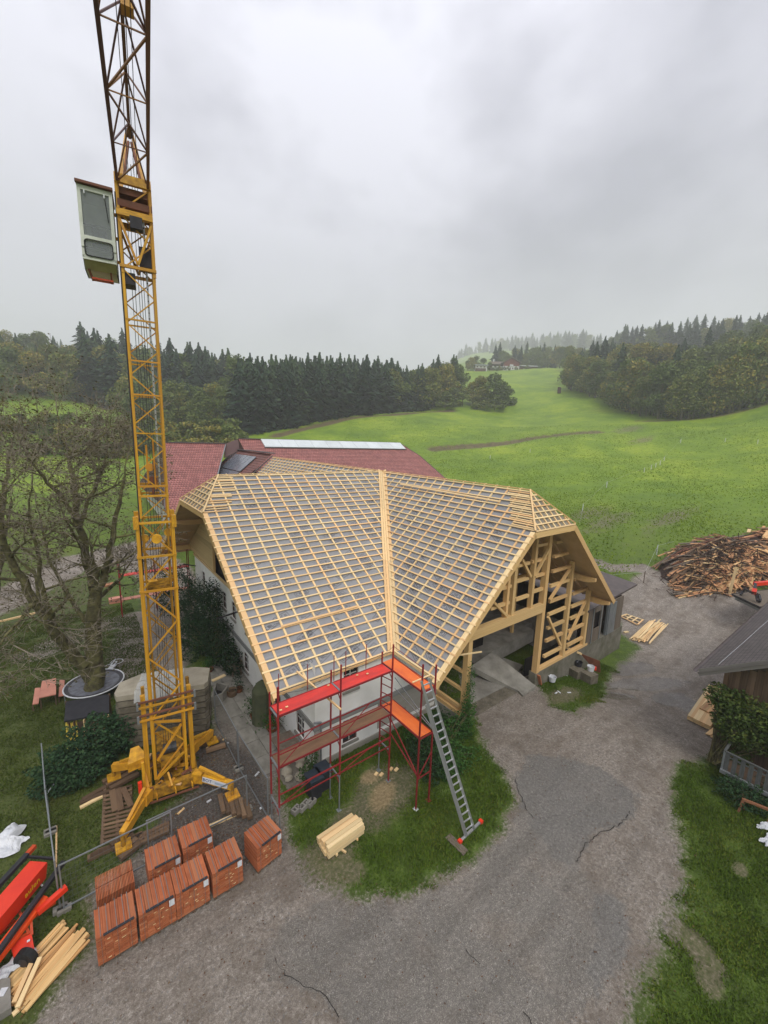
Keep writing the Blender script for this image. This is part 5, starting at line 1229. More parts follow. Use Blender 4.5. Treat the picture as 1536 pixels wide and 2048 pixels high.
# ================================================================ TILE PALLETS
def tile_mesh():
    mb = MB(); w, l, h = .186, .86, .078
    mb.box(-w/2, w/2, -l/2, l/2, 0, h*.7)
    for x0, x1 in ((-w/2, -w/2+.035), (w/2-.05, w/2-.02)): mb.box(x0, x1, -l/2+.002, l/2-.002, h*.7-.001, h)
    me = bpy.data.meshes.new('roof_tile'); me.from_pydata(mb.v, [], mb.f); me.materials.append(M['tile']); me.update(); return me
TM = tile_mesh()
def pallet(x, y, rz, label, rows=12, flat=True, paper=True, shear=0):
    t = thing('tile_pallet', label, 'tile pallet', (x, y, 0), 'pallets of terracotta roof tiles', rz)
    W0_ = PW[t.name]
    def loc(px, py, pz): return W0_ @ Vector((px, py, pz))
    def pc(nm, p, q, w, h, m): return piece(nm, loc(*p), loc(*q), w, h, m, t)
    for sx_ in (-.4, 0, .4): pc('pallet_runner', (sx_, -.42, .05), (sx_, .42, .05), .09, .08, M['old'])
    for sy_ in (-.38, 0, .38): pc('pallet_board', (-.45, sy_, .105), (.45, sy_, .105), .1, .02, M['old'])
    z0 = .12; dz = .078
    for r in range(rows):
        for c in range(5):
            o = bpy.data.objects.new('roof_tile', TM); COL.objects.link(o); o.parent = t
            zz = z0+r*dz
            o.location = ((c-2)*.19+random.uniform(-.004, .004), shear*r*.006+random.uniform(-.012, .012), zz); o.rotation_euler = (0, 0, random.uniform(-.008, .008))
    zt = z0+rows*dz
    for x_ in (-.36, -.2, .02, .2, .33): pc('strap', (x_, -.45, zt+.012), (x_, .45, zt+.012+.0), .016, .006, M['strap'])
    for x_ in (-.36, .02, .33): pc('strap', (x_, -.452, .1), (x_, -.452, zt+.01), .016, .006, M['strap'])
    pc('edge_protector', (-.30, -.445, zt+.005), (.42, -.445, zt+.005), .07, .02, M['black'])
    if paper:
        pc('paper_label', (.30, -.458, zt-.18), (.44, -.458, zt-.18), .004, .22, M['white'])
    # small openings showing pale packing between tiles
    for k in range(7): 
        q = (random.uniform(-.25, .25), random.randint(1, rows-3)); 
        pc('packing_chip', (q[0], -.446, z0+q[1]*dz+.035), (q[0]+.07, -.446, z0+q[1]*dz+.035), .006, .02, M['wood'])
    return t
pallet(.07, 12.10, 0, 'leftmost tile pallet of the front row, nearest the pile of loose planks', paper=False)
pallet(1.08, 12.06, 0, 'second tile pallet from the left in the front row')
pallet(2.04, 12.04, 0, 'third tile pallet from the left in the front row, white label by its top corner')
pallet(3.08, 12.02, 0, 'fourth tile pallet from the left in the front row, beside the gap')
pallet(4.42, 12.06, math.radians(10), 'rightmost tile pallet, standing apart and turned beside the scaffold foot')
pallet(1.50, 13.35, 0, 'tile pallet in the back row behind the second front pallet', rows=11)
pallet(2.52, 13.42, 0, 'tile pallet in the back row nearest the near right crane foot', rows=12)
# pallet of upright tiles, many thin ribs
t = thing('upright_tile_pallet', 'low pallet of roof tiles stood on edge like ribs, left end of the back row', 'tile pallet', (.15, 13.3, 0), 'pallets of terracotta roof tiles')
for r, (y0, y1) in enumerate(((12.95, 13.36), (13.40, 13.8))):
    for k in range(26):
        x = -.32+k*.038
        for z0, z1 in ((.12, .46), (.47, .86)):
            piece('roof_tile', (x, y0, (z0+z1)/2), (x, y1, (z0+z1)/2), .024, z1-z0-.01, M['tile'], t)
for y in (12.98, 13.38, 13.78): piece('pallet_board', (-.36, y, .08), (.66, y, .08), .1, .06, M['old'], t)
# ================================================================ LUMBER
def stack(name, label, cat, px, n, L_, ang, m='wood', w=(.07, .12), h=.05, spread=.5, lay=3, jit=.08, group=None, pn='plank', zj=0, gz=None):
    c = G(*px); t = thing(name, label, cat, c, group); d_ = Vector((math.cos(ang), math.sin(ang), 0)); x_ = Vector((-d_.y, d_.x, 0)); per = max(1, n//lay)
    for i in range(n):
        l_ = i//per; o_ = ((i % per)/(max(1, per-1))-.5)*spread*(1-.08*l_); dd = Matrix.Rotation(random.uniform(-jit, jit), 3, 'Z') @ d_
        ln = L_*random.uniform(.8, 1.05); p = c+x_*(o_+random.uniform(-.02, .02))+d_*random.uniform(-.15, .15)*L_*.4+V3(0, 0, .06+l_*(h+.012)+random.uniform(0, .012))
        piece(pn, p-dd*ln/2+V3(0, 0, random.uniform(-zj, zj)), p+dd*ln/2+V3(0, 0, random.uniform(-zj, zj)), random.uniform(*w), h, M[m], t)
    return t
M['warmplank'] = mat('warm_spruce_planks', (.80, .56, .27), (.60, .36, .13), .62, 2.2, stretch=(.6, 5, 5), rnd=.45, c3=(.52, .27, .1))
# pile of loose planks bottom left
c = at(85, 1925, 0); d1 = (at(160, 1840, .1)-at(20, 1995, .1)); d1.z = 0; a1 = math.atan2(d1.y, d1.x)
t = stack('plank_pile', 'messy pile of short pale planks on the gravel below the red machine', 'plank pile', (92, 1930), 28, 1.7, a1, m='warmplank', spread=1.15, lay=2, jit=.1, w=(.06, .12), h=.045, zj=.03)
for p, q in (((80, 1915), (35, 2015)), ((72, 1905), (28, 2005))): piece('plank', at(*p, .3), at(*q, .2), .11, .05, M['wood'], t)
tag(piece('plank', at(93, 1968, .06), at(25, 2030, .06), .11, .05, M['wood']), 'single pale plank lying on the gravel in the bottom left corner', 'plank')
# stack of squared beams on the lawn
t = thing('beam_stack', 'neat stack of pale squared beams on two bearers on the worn lawn', 'beam stack', at(680, 1680, 0))
b0_, b1_ = at(648, 1690, 0), at(712, 1645, 0); dd = (b1_-b0_).normalized(); xx = Vector((-dd.y, dd.x, 0)); cc = at(682, 1680, 0)
for s_ in (-.45, .45): piece('bearer', cc+dd*s_-xx*.42+V3(0, 0, .05), cc+dd*s_+xx*.42+V3(0, 0, .05), .07, .08, M['wood'], t)
for l_ in range(3):
    for k in range(5 if l_ < 2 else 3):
        off = (k-2)*.158; j = random.uniform(-.05, .05)
        piece('beam', cc-dd*(.78+j)+xx*off+V3(0, 0, .16+l_*.15), cc+dd*(.78-j)+xx*off+V3(0, 0, .16+l_*.15), .145, .14, M['wood'], t)
tag(piece('prop', at(692, 1705, .06), at(676, 1695, .06), .06, .06, M['wood']), 'short wood block in front of the stack of squared beams', 'wood block')
# planks by the shed
t = thing('lath_pile', 'fan of long thin pale laths piled on the gravel beside the shed corner', 'lath pile', G(1300, 1270))
ca_ = G(1300, 1268)
for i in range(46):
    u_ = i/45 if i < 30 else random.random(); z_ = .08+(.04*(i % 3) if i < 30 else .16+.03*(i % 3))
    p = G(1262, 1278).lerp(G(1300, 1290), min(1, u_*1.1))+V3(0, 0, z_); q = G(1300, 1243).lerp(G(1336, 1252), min(1, u_+random.uniform(-.22, .22) if i > 12 else u_))+V3(0, 0, z_)
    dv = (q-p); p = p+dv*random.uniform(-.08, .08); piece('lath', p, p+dv*random.uniform(.8, 1.02), random.uniform(.06, .11), .04, M['wood'], t)
t = thing('wood_pallet', 'pale open pallet frame lying on grass beside the lath pile', 'pallet', G(1262, 1245))
q = [G(1242, 1235), G(1254, 1231), G(1286, 1242), G(1275, 1252)]
for a_, b_ in ((q[0], q[3]), (q[1], q[2]), (q[0].lerp(q[1], .5), q[3].lerp(q[2], .5))): piece('slat', a_+V3(0, 0, .1), b_+V3(0, 0, .1), .12, .04, M['wood'], t)
for t_ in (0, .33, .66, 1): piece('slat', q[0].lerp(q[3], t_)+V3(0, 0, .15), q[1].lerp(q[2], t_)+V3(0, 0, .15), .12, .04, M['wood'], t)
tag(piece('wood_block', G(1248, 1266)+V3(0, 0, .05), G(1256, 1264)+V3(0, 0, .05), .18, .07, M['wood']), 'small pale wood block on the grass at the shed corner', 'wood block')
# planks by the vine wall
t = thing('board_stack', 'stack of wide pale boards half hidden by the vines of the right house', 'board stack', G(1430, 1440))
p0, p1_, p2 = G(1379, 1442), G(1422, 1378), G(1420, 1462)
for k in range(7):
    o_ = (p2-p0)*(k/7); 
    for l_ in range(3): piece('board', p0+o_+V3(0, 0, .08+l_*.09), p1_+o_+V3(0, 0, .08+l_*.09), .27, .075, M['wood'], t)
for k in range(4): piece('board', G(1400, 1430)+(p2-p0)*(k*.12)+V3(0, 0, .4), G(1425, 1408)+(p2-p0)*(k*.12)+V3(0, 0, .4), .2, .05, M['oldbright'], t)
t = thing('lath_pile', 'loose pale laths on the ground between the board stack and the vine wall', 'lath pile', G(1440, 1475))
for k in range(12):
    p = G(1412+k*3.2, 1470+k*2.0); q_ = G(1455+k*2, 1435+k*3.0); piece('lath', p+V3(0, 0, .06+.03*(k % 3)), q_+V3(0, 0, .06+.04*(k % 2)), .08, .04, M['wood'], t)
# long thin lath on the grass left, laths and cribbing round the crane feet
tag(piece('lath', at(113, 1652, .03), at(112, 1757, .03), .05, .03, M['wood']), 'long pale lath on the grass left of the mesh fence', 'lath')
tag(piece('lath', at(108, 1568, .25), at(89, 1594, .05), .04, .03, M['white']), 'short white marker stick leaning by the far end of the mesh fence', 'stick')
tag(piece('beam', at(413, 1655, .05), at(492, 1620, .05), .09, .08, M['wood']), 'long squared lath on the dark soil between crane and tile pallets', 'lath')
def crib(label, pts, n=5):
    t = thing('timber_cribbing', label, 'timber cribbing', pts[0], 'timber cribbing under the crane feet')
    A_, B_, C__ = pts
    for k in range(n): o_ = (C__-A_)*(k/(n-1) if n > 1 else 0); piece('timber', A_+o_, B_+o_, .19, .13, M['oldbrown'], t)
    return t
M['oldbrown'] = mat('brown_used_timber', (.15, .095, .055), (.085, .05, .03), .85, 3, stretch=(1, 4, 4), rnd=.6, c3=(.22, .14, .08))
z_ = .16
crib('stack of brown timbers under the right front crane foot', (at(440, 1590, z_), at(448, 1625, z_), at(490, 1600, z_)), 6); 
t = crib('crossed brown timbers under the left front crane foot', (at(222, 1692, z_), at(262, 1662, z_), at(240, 1718, z_)), 4)
for k in range(4): piece('timber', at(175+k*6, 1718-k*4, .06), at(285+k*14, 1668-k*3, .06), .2, .12, M['oldbrown'], t)
for k in range(3): piece('timber', at(270+k*5, 1690-k*7, .08), at(338, 1660-k*7, .08), .18, .1, M['oldbrown'], t)
t = crib('brown timbers under the left rear crane foot beside the bush', (at(205, 1565, z_), at(262, 1535, z_), at(220, 1578, z_)), 3)
piece('timber', at(160, 1606, .06), at(232, 1577, .06), .2, .1, M['oldbrown'], t); piece('timber', at(160, 1616, .05), at(205, 1592, .05), .14, .08, M['wood'], t); piece('timber', at(165, 1600, .08), at(215, 1572, .08), .18, .1, M['oldbrown'], t)
t = crib('concrete block and timbers under the right rear crane foot', (at(402, 1490, z_), at(440, 1478, z_), at(412, 1502, z_)), 2)
# slatted pallets left of the crane
t = thing('pallet_stack', 'brown slatted pallets laid in a row left of the crane base', 'pallets', at(235, 1620, 0))
for k in range(13):
    y0 = 1578+k*8.2; piece('slat', at(207, y0+7, .12), at(264, y0-7, .12), .10, .04, M['oldbrown'], t)
for x0, x1 in ((210, 206), (236, 236), (262, 264)): piece('runner', at(x0, 1575, .05), at(x1-2, 1690, .05), .1, .1, M['old'], t)
for p, q_ in (((224, 1580), (230, 1622)), ((236, 1578), (242, 1620)), ((246, 1576), (262, 1612))): piece('board', at(*p, .22), at(*q_, .22), .2, .04, M['oldbrown'], t)
# white bits of packaging round the crane
for i, (x, y, r_, s_) in enumerate(((362, 1622, .5, .3), (418, 1602, .2, .18), (448, 1478, .5, .16), (455, 1486, .2, .1), (416, 1494, .6, .22), (514, 1548, .5, .25), (420, 1465, 1.2, .2), (522, 1616, .1, .1), (396, 1434, 1.3, .15))):
    p = at(x, y, .03); v = Vector((math.cos(r_), math.sin(r_), 0)); tag(piece('wood_offcut', p-v*s_/2, p+v*s_/2, .07, .035, M['wood'] if i % 2 == 0 else M['white']), 'small pale offcut scattered on the soil round the crane', 'offcut', 'offcuts scattered round the crane')
# ================================================================ MESH CONSTRUCTION FENCE
fm = mat('fence_mesh_wire', (.16, .17, .18), (.12, .13, .14), .5, 3, metal=.4, rnd=0)
def fpanel(p, q, h, label):
    t = thing('mesh_fence_panel', label, 'mesh fence', p, 'mesh fence panels round the crane')
    p, q = Vector(p), Vector(q); u_ = V3(0, 0, 1); d_ = q-p
    for a_ in (p, q): piece('post', a_, a_+u_*h, .042, .042, M['galv'], t)
    for z in (.12, h-.02): piece('rail', p+u_*z, q+u_*z, .036, .036, M['galv'], t)
    mb = MB(); n = int(d_.length/.12)
    for k in range(1, n): a_ = p+d_*(k/n); mb.bar(a_+u_*.12, a_+u_*(h-.02), .004, .004)
    for k in range(1, int(h/.2)): mb.bar(p+u_*k*.2, q+u_*k*.2, .004, .004)
    o = mb.build('wire_mesh', fm, t); o['kind'] = 'stuff'
    for a_ in (p, q): boxp('foot_block', a_.x-.18, a_.x+.18, a_.y-.1, a_.y+.1, .0, .12, M['concrete'], t)
P0 = at(163, 1818, 0); tp = at(105, 1543, 0)
fpanel((-1.25, 14.1, 0), (-1.55, 17.4, 0), 1.85, 'mesh fence panel along the grass left of the tile pallets')
fpanel((-1.56, 17.5, 0), (-1.75, 20.4, 0), 1.85, 'mesh fence panel by the dark bush at the far left')
fpanel((-1.15, 14.0, 0), (1.9, 13.75+.3, 0), 1.7, 'mesh fence panel behind the left tile pallets')
fpanel((1.2, 14.25, 0), (4.6, 14.2, 0), 1.6, 'mesh fence panel in front of the crane base')
fpanel((5.1, 13.3, 0), (5.0, 16.4, 0), 1.9, 'mesh fence panel between crane yard and scaffold')
fpanel((5.0, 16.5, 0), (5.05, 20.2, 0), 1.9, 'mesh fence panel along the paved house terrace')
# ================================================================ RED FARM SEEDER at the left edge
sd = thing('seed_drill', 'bright red farm machine with long black bars and yellow lettering at the left edge', 'farm machine', at(30, 1880, 0))
RP, OP = M['redpaint'], M['orangepaint']
A_, B_ = at(0, 1790, 1.35), at(60, 1722, 1.35); dv = (B_-A_).normalized(); A_ = A_-dv*2.2
nx = Vector((dv.y, -dv.x, 0)).normalized()
if nx.y > 0: nx = -nx
hop = MB(); w_ = .55
top = [A_, B_, B_+nx*w_, A_+nx*w_]; hop.slab(top, .08, n=(0, 0, 1))
lowp = [A_+V3(0, 0, -.5)+nx*.15, B_+V3(0, 0, -.5)+nx*.15-dv*.08, B_+nx*(w_-.02)+V3(0, 0, -.5)-dv*.08, A_+nx*(w_-.02)+V3(0, 0, -.5)]
vs = [p+V3(0, 0, -.08) for p in top]+lowp; hop.add(vs, [(0, 1, 5, 4), (1, 2, 6, 5), (2, 3, 7, 6), (3, 0, 4, 7), (4, 5, 6, 7)])
hop.build('hopper', RP, sd)
yl = mat('yellow_lettering', (.85, .5, .02), (.8, .45, .02), .5, 2, rnd=0)
fc = A_.lerp(B_, 1)-dv*.55+nx*(w_+.006)+V3(0, 0, -.24)
tm = Matrix(((dv.x, 0, nx.x, 0), (dv.y, 0, nx.y, 0), (0, 1, 0, 0), (0, 0, 0, 1)))
text('lettering', 'aulen', .24, yl, sd, Matrix.Translation(fc) @ tm)
lid = MB(); q0 = A_+nx*(w_+.12)+V3(0, 0, -.5); q1 = B_-dv*.5+nx*(w_+.12)+V3(0, 0, -.5); lid.slab([q0, q1, q1+nx*.28+V3(0, 0, -.12), q0+nx*.28+V3(0, 0, -.12)], .1, n=(0, 0, 1)); lid.build('metering_cover', mat('bright_orange_red', (.85, .09, .01), (.8, .07, .01), .4, 2, rnd=0), sd)
piece('black_bar', A_-nx*.3+V3(0, 0, .05), B_-nx*.22+dv*.15+V3(0, 0, .05), .14, .12, M['black'], sd)
piece('black_bar', A_+nx*1.05+V3(0, 0, -.35), B_+nx*.75+dv*.35+V3(0, 0, -.4), .13, .12, M['black'], sd)
piece('bar_end', B_-nx*.22+dv*.15+V3(0, 0, .05), B_-nx*.22+dv*.42+V3(0, 0, .05), .12, .12, OP, sd)
piece('side_arm', B_-nx*.2+dv*.12, B_+nx*.6+dv*.2+V3(0, 0, -.1), .05, .07, M['steeldark'], sd)
piece('red_beam', at(75, 1825, .7), at(133, 1774, .8), .15, .15, RP, sd); piece('red_beam', at(60, 1832, .55), at(110, 1798, .6), .2, .16, OP, sd)
for p, q_ in (((38, 1822, .7), (58, 1868, .5)), ((0, 1868, .6), (30, 1840, .6)), ((22, 1882, .55), (58, 1866, .5)), ((0, 1900, .3), (24, 1878, .5)), ((60, 1808, .8), (64, 1870, .45)), ((2, 1845, .7), (38, 1822, .7))): piece('frame_tube', at(*p), at(*q_), .06, .06, OP, sd)
mb = MB(); mb.slab([at(20, 1885, .5), at(62, 1860, .5), at(70, 1905, .35), at(28, 1915, .35)], .3, n=(0, 0, 1)); mb.build('coulter_box', RP, sd)
wh = at(52, 1918, .28); wd = dv
wm = MB(); wm.tube(wh-wd*.09, wh+wd*.09, .28, n=20); w1 = wm.build('wheel', M['rubber'], sd); MB().tube(wh-wd*.1, wh+wd*.1, .13, n=14).build('rim', M['steeldark'], w1)
piece('warning_plate', at(54, 1883, .52), at(60, 1880, .52), .05, .02, M['white'], sd)
for p, q_ in (((68, 1746, 1.0), (78, 1765, .8)), ((78, 1765, .8), (85, 1772, .75)), ((90, 1776, .85), (98, 1772, .85))): piece('hose', at(*p), at(*q_), .035, .035, M['white'], sd)
# crumpled white sheets
def sheet(name, label, c, rx, ry, hh, m, seed, rot=0):
    rg = np.random.default_rng(seed); n = 22; vs = []; fs = []
    ph = rg.uniform(0, 6, 6)
    for i in range(n+1):
        for j in range(n+1):
            u_, v_ = i/n*2-1, j/n*2-1; r_ = math.sqrt(u_*u_*(1-v_*v_/2)+v_*v_*(1-u_*u_/2)); 
            ex = 1+.22*math.sin(4*math.atan2(v_, u_)+ph[0])+.12*math.sin(9*math.atan2(v_, u_)+ph[1])
            x, y = u_*rx*ex, v_*ry*ex; z = hh*max(0, 1-r_*r_)*(.6+.4*math.sin(3*u_+ph[2]))+.06*abs(math.sin(7*u_+3*v_+ph[3]))+.04*abs(math.sin(11*v_-5*u_+ph[4]))+.02
            cx_, sx_ = math.cos(rot), math.sin(rot); vs.append((c[0]+x*cx_-y*sx_, c[1]+x*sx_+y*cx_, c[2]+z))
    for i in range(n):
        for j in range(n): a_ = i*(n+1)+j; fs.append((a_, a_+n+1, a_+n+2, a_+1))
    return tag(MB().add(vs, fs).build(name, m), label, 'plastic sheet')
sheet('white_sheet', 'crumpled white tarpaulin heap on the grass at the left edge above the red machine', at(-8, 1700, 0), .75, .65, .5, M['white'], 3, .5)
sheet('white_sheet', 'thin white sheet lying beside the plank pile at the left edge', at(15, 1945, .1), .55, .22, .12, M['white'], 5, .5)
sheet('white_sheet', 'torn piece of white plastic on the lawn at the right edge', at(1530, 1655, 0), .35, .12, .08, M['white'], 8, -.4)
sheet('white_sheet', 'larger piece of white plastic on the lawn at the lower right edge', at(1535, 1685, 0), .3, .14, .1, M['white'], 9, -.2)
o = MB().slab([at(-20, 1960, .25), at(20, 1955, .25), at(22, 2015, .25), at(-10, 2035, .25)], .2, n=(0, 0, 1)).build('grey_box', M['concrete']); tag(o, 'flat grey box at the left edge beside the plank pile', 'box')
tag(piece('paper_sheet', at(-2, 1985, .27), at(12, 1983, .27), .18, .01, M['white']), 'white paper sheet lying on the grey box at the left edge', 'paper')
# ================================================================ GARDEN LEFT
tr = thing('trampoline', 'round garden trampoline with grey mat and pale rim behind the big bare tree', 'trampoline', at(190, 1368, 0))
tc_ = at(189, 1366, .75); R_ = 1.4
MB().lathe(tc_, [(0.001, 0), (R_-.22, 0)], 32).build('mat', mat('trampoline_mat', (.17, .18, .21), (.08, .08, .09), .5, 5, rnd=0), tr)
MB().lathe(tc_, [(R_-.22, .0), (R_-.02, .02)], 32).build('spring_cover', M['steeldark'], tr)
rm = MB()
for k in range(32):
    a0, a1_ = 2*math.pi*k/32, 2*math.pi*(k+1)/32; rm.tube(tc_+V3(math.cos(a0)*R_, math.sin(a0)*R_, .02), tc_+V3(math.cos(a1_)*R_, math.sin(a1_)*R_, .02), .035, n=6)
rm.build('rim', M['white'], tr)
for k in range(6): a0 = math.pi*k/3+.3; piece('leg', tc_+V3(math.cos(a0)*R_, math.sin(a0)*R_, 0), tc_+V3(math.cos(a0)*R_, math.sin(a0)*R_, -.75), .05, .05, M['galv'], tr)
piece('ladder', at(212, 1345, .7), at(228, 1330, .1), .3, .03, M['white'], tr)
tb = thing('garden_table', 'salmon-coloured garden table strewn with leaves left of the trampoline', 'table', at(98, 1390, 0)); 
MB().slab([at(78, 1395, .75), at(112, 1388, .75), at(112, 1356, .75), at(84, 1362, .75)], .05, n=(0, 0, 1)).build('table_top', M['pink'], tb)
for p in ((80, 1394), (110, 1386), (86, 1364), (110, 1358)): piece('leg', at(*p, .72), at(*p, .72)-V3(0, 0, .7), .06, .06, M['old'], tb)
for pts, lb in (([(65, 1408), (77, 1406), (81, 1375), (70, 1376)], 'salmon-coloured bench at the left side of the garden table'), ([(117, 1392), (128, 1390), (129, 1360), (119, 1360)], 'salmon-coloured bench between garden table and trampoline')):
    bn = thing('garden_bench', lb, 'bench', at(*pts[0], 0)); MB().slab([at(x, y, .45) for x, y in pts], .05, n=(0, 0, 1)).build('seat', M['pink'], bn)
    for x, y in (pts[0], pts[2]): p = at(x, y, .42); piece('leg', p, p-V3(0, 0, .4), .06, .06, M['old'], bn)
ph = thing('playhouse', 'small garden playhouse with black felt roof and plank front', 'playhouse', at(175, 1470, 0))
rq = [at(128, 1442, 1.5), at(218, 1425, 1.5), at(218, 1388, 1.75), at(132, 1403, 1.75)]; MB().slab(rq, .08, n=(0, 0, 1)).build('roof', M['black'], ph)
f0, f1 = at(133, 1443, 1.45), at(221, 1427, 1.45); f0.z = f1.z = 1.4
for k in range(9):
    p = f0.lerp(f1, (k+.5)/9); 
    if k in (2, 4, 6): continue
    piece('front_board', p, V3(p.x, p.y, .05), .18 if k else .12, .04, M['wood'] if k in (3, 7, 8) else M['oldbrown'], ph, up=f1-f0)
MB().slab([V3(p.x, p.y, .55) for p in rq], .05, n=(0, 0, 1)).build('floor', M['old'], ph)
for p in (rq[2], rq[3]): piece('post', p, V3(p.x, p.y, 0), .09, .09, M['old'], ph)
sl = thing('slide', 'yellow plastic slide under the left end of the black playhouse roof', 'slide', at(145, 1500, 0)); yp = mat('yellow_plastic', (.75, .58, .05), (.6, .42, .04), .4, 2, rnd=0)
s0, s1, e0, e1 = at(133, 1448, 1.15), at(153, 1443, 1.15), at(136, 1505, .1), at(156, 1500, .1)
MB().slab([s0, s1, e1, e0], .04).build('chute', yp, sl)
for a_, b_ in ((s0, e0), (s1, e1)): piece('side_rim', a_+V3(0, 0, .08), b_+V3(0, 0, .08), .05, .16, yp, sl)
bk = thing('bicycle', 'white bicycle lying on the lawn beyond the trampoline', 'bicycle', at(225, 1325, 0))
for p in ((219, 1334), (234, 1323)):
    c = at(*p, .12); mb = MB()
    for k in range(16): a0, a1_ = math.pi*k/8, math.pi*(k+1)/8; mb.tube(c+V3(.33*math.cos(a0), .33*math.sin(a0), .0), c+V3(.33*math.cos(a1_), .33*math.sin(a1_), .0), .02, n=4)
    mb.build('wheel', M['white'], bk)
for p, q_ in (((219, 1334), (228, 1322)), ((228, 1322), (234, 1323)), ((219, 1334), (226, 1332)), ((226, 1332), (234, 1323)), ((228, 1322), (231, 1318))): piece('frame_tube', at(*p, .18), at(*q_, .18), .035, .035, M['white'], bk)
# sand pit / log seen through the tree, far timber by the track
tag(piece('red_white_pole', at(75, 1225, .5), at(0, 1243, .5), .12, .12, M['wood']), 'long pale timber on the ground behind the big bare tree at the left edge', 'timber')
tag(MB().box(-.9, .9, -.35, .35, 0, .5).build('firewood_stack', M['oldbright']), 'small stack of split wood seen through the tree branches', 'firewood').location = at(205, 1180, 0)
tag(MB().box(-.5, .5, -.3, .3, 0, .45).build('firewood_stack', M['pink']), 'reddish crate beside the split wood seen through the branches', 'crate').location = at(232, 1205, 0)
# scaffold deck at far corner of the house
s2 = thing('rear_scaffold', 'distant red scaffold at the far corner of the white house with pale red planks', 'scaffold', at(385, 1150, 0))
for z in (3.4, 1.4):
    for k in range(2): piece('deck', (2.6+k*2.55, 37.4, z), (5.1+k*2.55, 37.4, z), .6, .05, M['pink'] if z < 2 else M['deckred'], s2)
for x in (2.6, 5.1, 7.65):
    for y in (37.1, 37.7): piece('standard', (x, y, 0), (x, y, 5.2 if x > 7 else 4.4), .06, .06, M['scafred'], s2)
# tub, bench, pots along the wall
tu = thing('stone_trough', 'rectangular concrete trough with dark inside on the house terrace', 'trough', at(440, 1400, 0)); tl = at(430, 1378, .6)
tq = [at(424, 1396, .55), at(444, 1388, .55), at(456, 1372, .55)-V3(0, 0, 0), at(432, 1366, .55)]
mb = MB()
for i in range(4): mb.bar(V3(tq[i].x, tq[i].y, .3), V3(tq[(i+1) % 4].x, tq[(i+1) % 4].y, .3), .09, .6)
mb.build('trough_wall', M['concrete'], tu); MB().poly([V3(p.x, p.y, .15) for p in tq]).build('dirt', M['dark'], tu)  # near-black flat bottom inside the trough
tag(piece('plank', at(424, 1362, .62), at(450, 1350, .62), .22, .05, M['wood']), 'short pale boards lying across the concrete trough', 'board')
bn = thing('garden_bench', 'weathered grey bench against the white side wall', 'bench', at(472, 1340, 0)); b0_ = at(473, 1352, 0)
for k in range(4): piece('seat_slat', (b0_.x-.25+k*.14, b0_.y-.2, .48), (b0_.x-.25+k*.14, b0_.y+1.3, .48), .11, .04, M['greywood'], bn)
for k in range(3): piece('back_slat', (b0_.x+.32, b0_.y-.2, .6+k*.16), (b0_.x+.32, b0_.y+1.3, .6+k*.16), .03, .12, M['greywood'], bn)
for y in (-.1, 1.2):
    for x in (-.25, .25): piece('leg', (b0_.x+x, b0_.y+y, 0), (b0_.x+x, b0_.y+y, .46), .08, .08, M['greywood'], bn)
def potted(px, r, h, label, leaf='leafy', pm_='pot', n=160, hh=.7, rr=.35):
    c = at(*px, 0); t = thing('potted_plant', label, 'potted plant', c); MB().lathe(c, [(r*.7, 0), (r, h), (r*1.08, h), (r*1.08, h-.04)], 14).build('pot', M[pm_], t)
    pts = rng.normal(size=(n, 3))*np.array([rr*.5, rr*.5, hh*.28])+np.array([c.x, c.y, c.z+h+hh*.45]); leafcloud('foliage', pts, .055, M[leaf], t); return t
potted((510, 1440), .24, .35, 'orange clay pot with bushy plant on the terrace slabs', n=420, hh=1.3, rr=.55); potted((478, 1385), .22, .3, 'dark pot on the terrace beside the weathered bench', 'bush'); potted((545, 1462), .3, .3, 'long clay planter with green plant near the scaffold corner', n=300, hh=.8, rr=.6)
potted((418, 1345), .25, .3, 'red flowering pot beside the teal lid at the terrace end', 'leafy', n=260); tag(MB().lathe(at(402, 1349, .45), [(0.01, .22), (.2, .2), (.38, .08), (.42, 0)], 16).build('teal_lid', M['teal']), 'teal domed plastic lid behind the ballast stack', 'lid')
tag(MB().lathe(at(464, 1392, 0), [(.25, 0), (.3, .4), (.26, .4), (.2, .3)], 14).build('wooden_tub', M['old']), 'dark round wooden tub on the terrace slabs', 'tub')
o = MB().box(-.5, .5, -.8, .8, 0, .06).build('cellar_hatch', M['greywood']); o.location = at(575, 1490, .55); tag(o, 'large weathered board cover leaning on the stone terrace edge', 'board')
# terrace slabs and rubble wall at the house corner
pv = []
for i in range(3):
    for j in range(9):
        x0 = 5.75+i*.66; y0 = 15.4+j*1.15; o = boxp('paving_slab', x0, x0+.64, y0+.02*i, y0+1.12+.02*i, .0, .06+random.uniform(0, .02), M['concrete']); tag(o, 'grey paving slab of the terrace along the white side wall', 'paving slab', 'paving slabs of the terrace')
for k in range(26):
    p = at(590+random.uniform(-30, 35), 1535+random.uniform(-38, 30), .05); r_ = random.uniform(.12, .26)
    mb = MB(); mb.lathe((0, 0, 0), [(0.01, -.05), (r_, 0), (r_*.85, r_*.5), (r_*.4, r_*.75), (.01, r_*.8)], 7); o = mb.build('boulder', M['concrete_top']); o.location = p; o.rotation_euler = (random.uniform(-.3, .3), random.uniform(-.3, .3), random.uniform(0, 6)); tag(o, 'pale rubble stone heaped at the house corner under the scaffold', 'stone', 'rubble stones at the house corner')
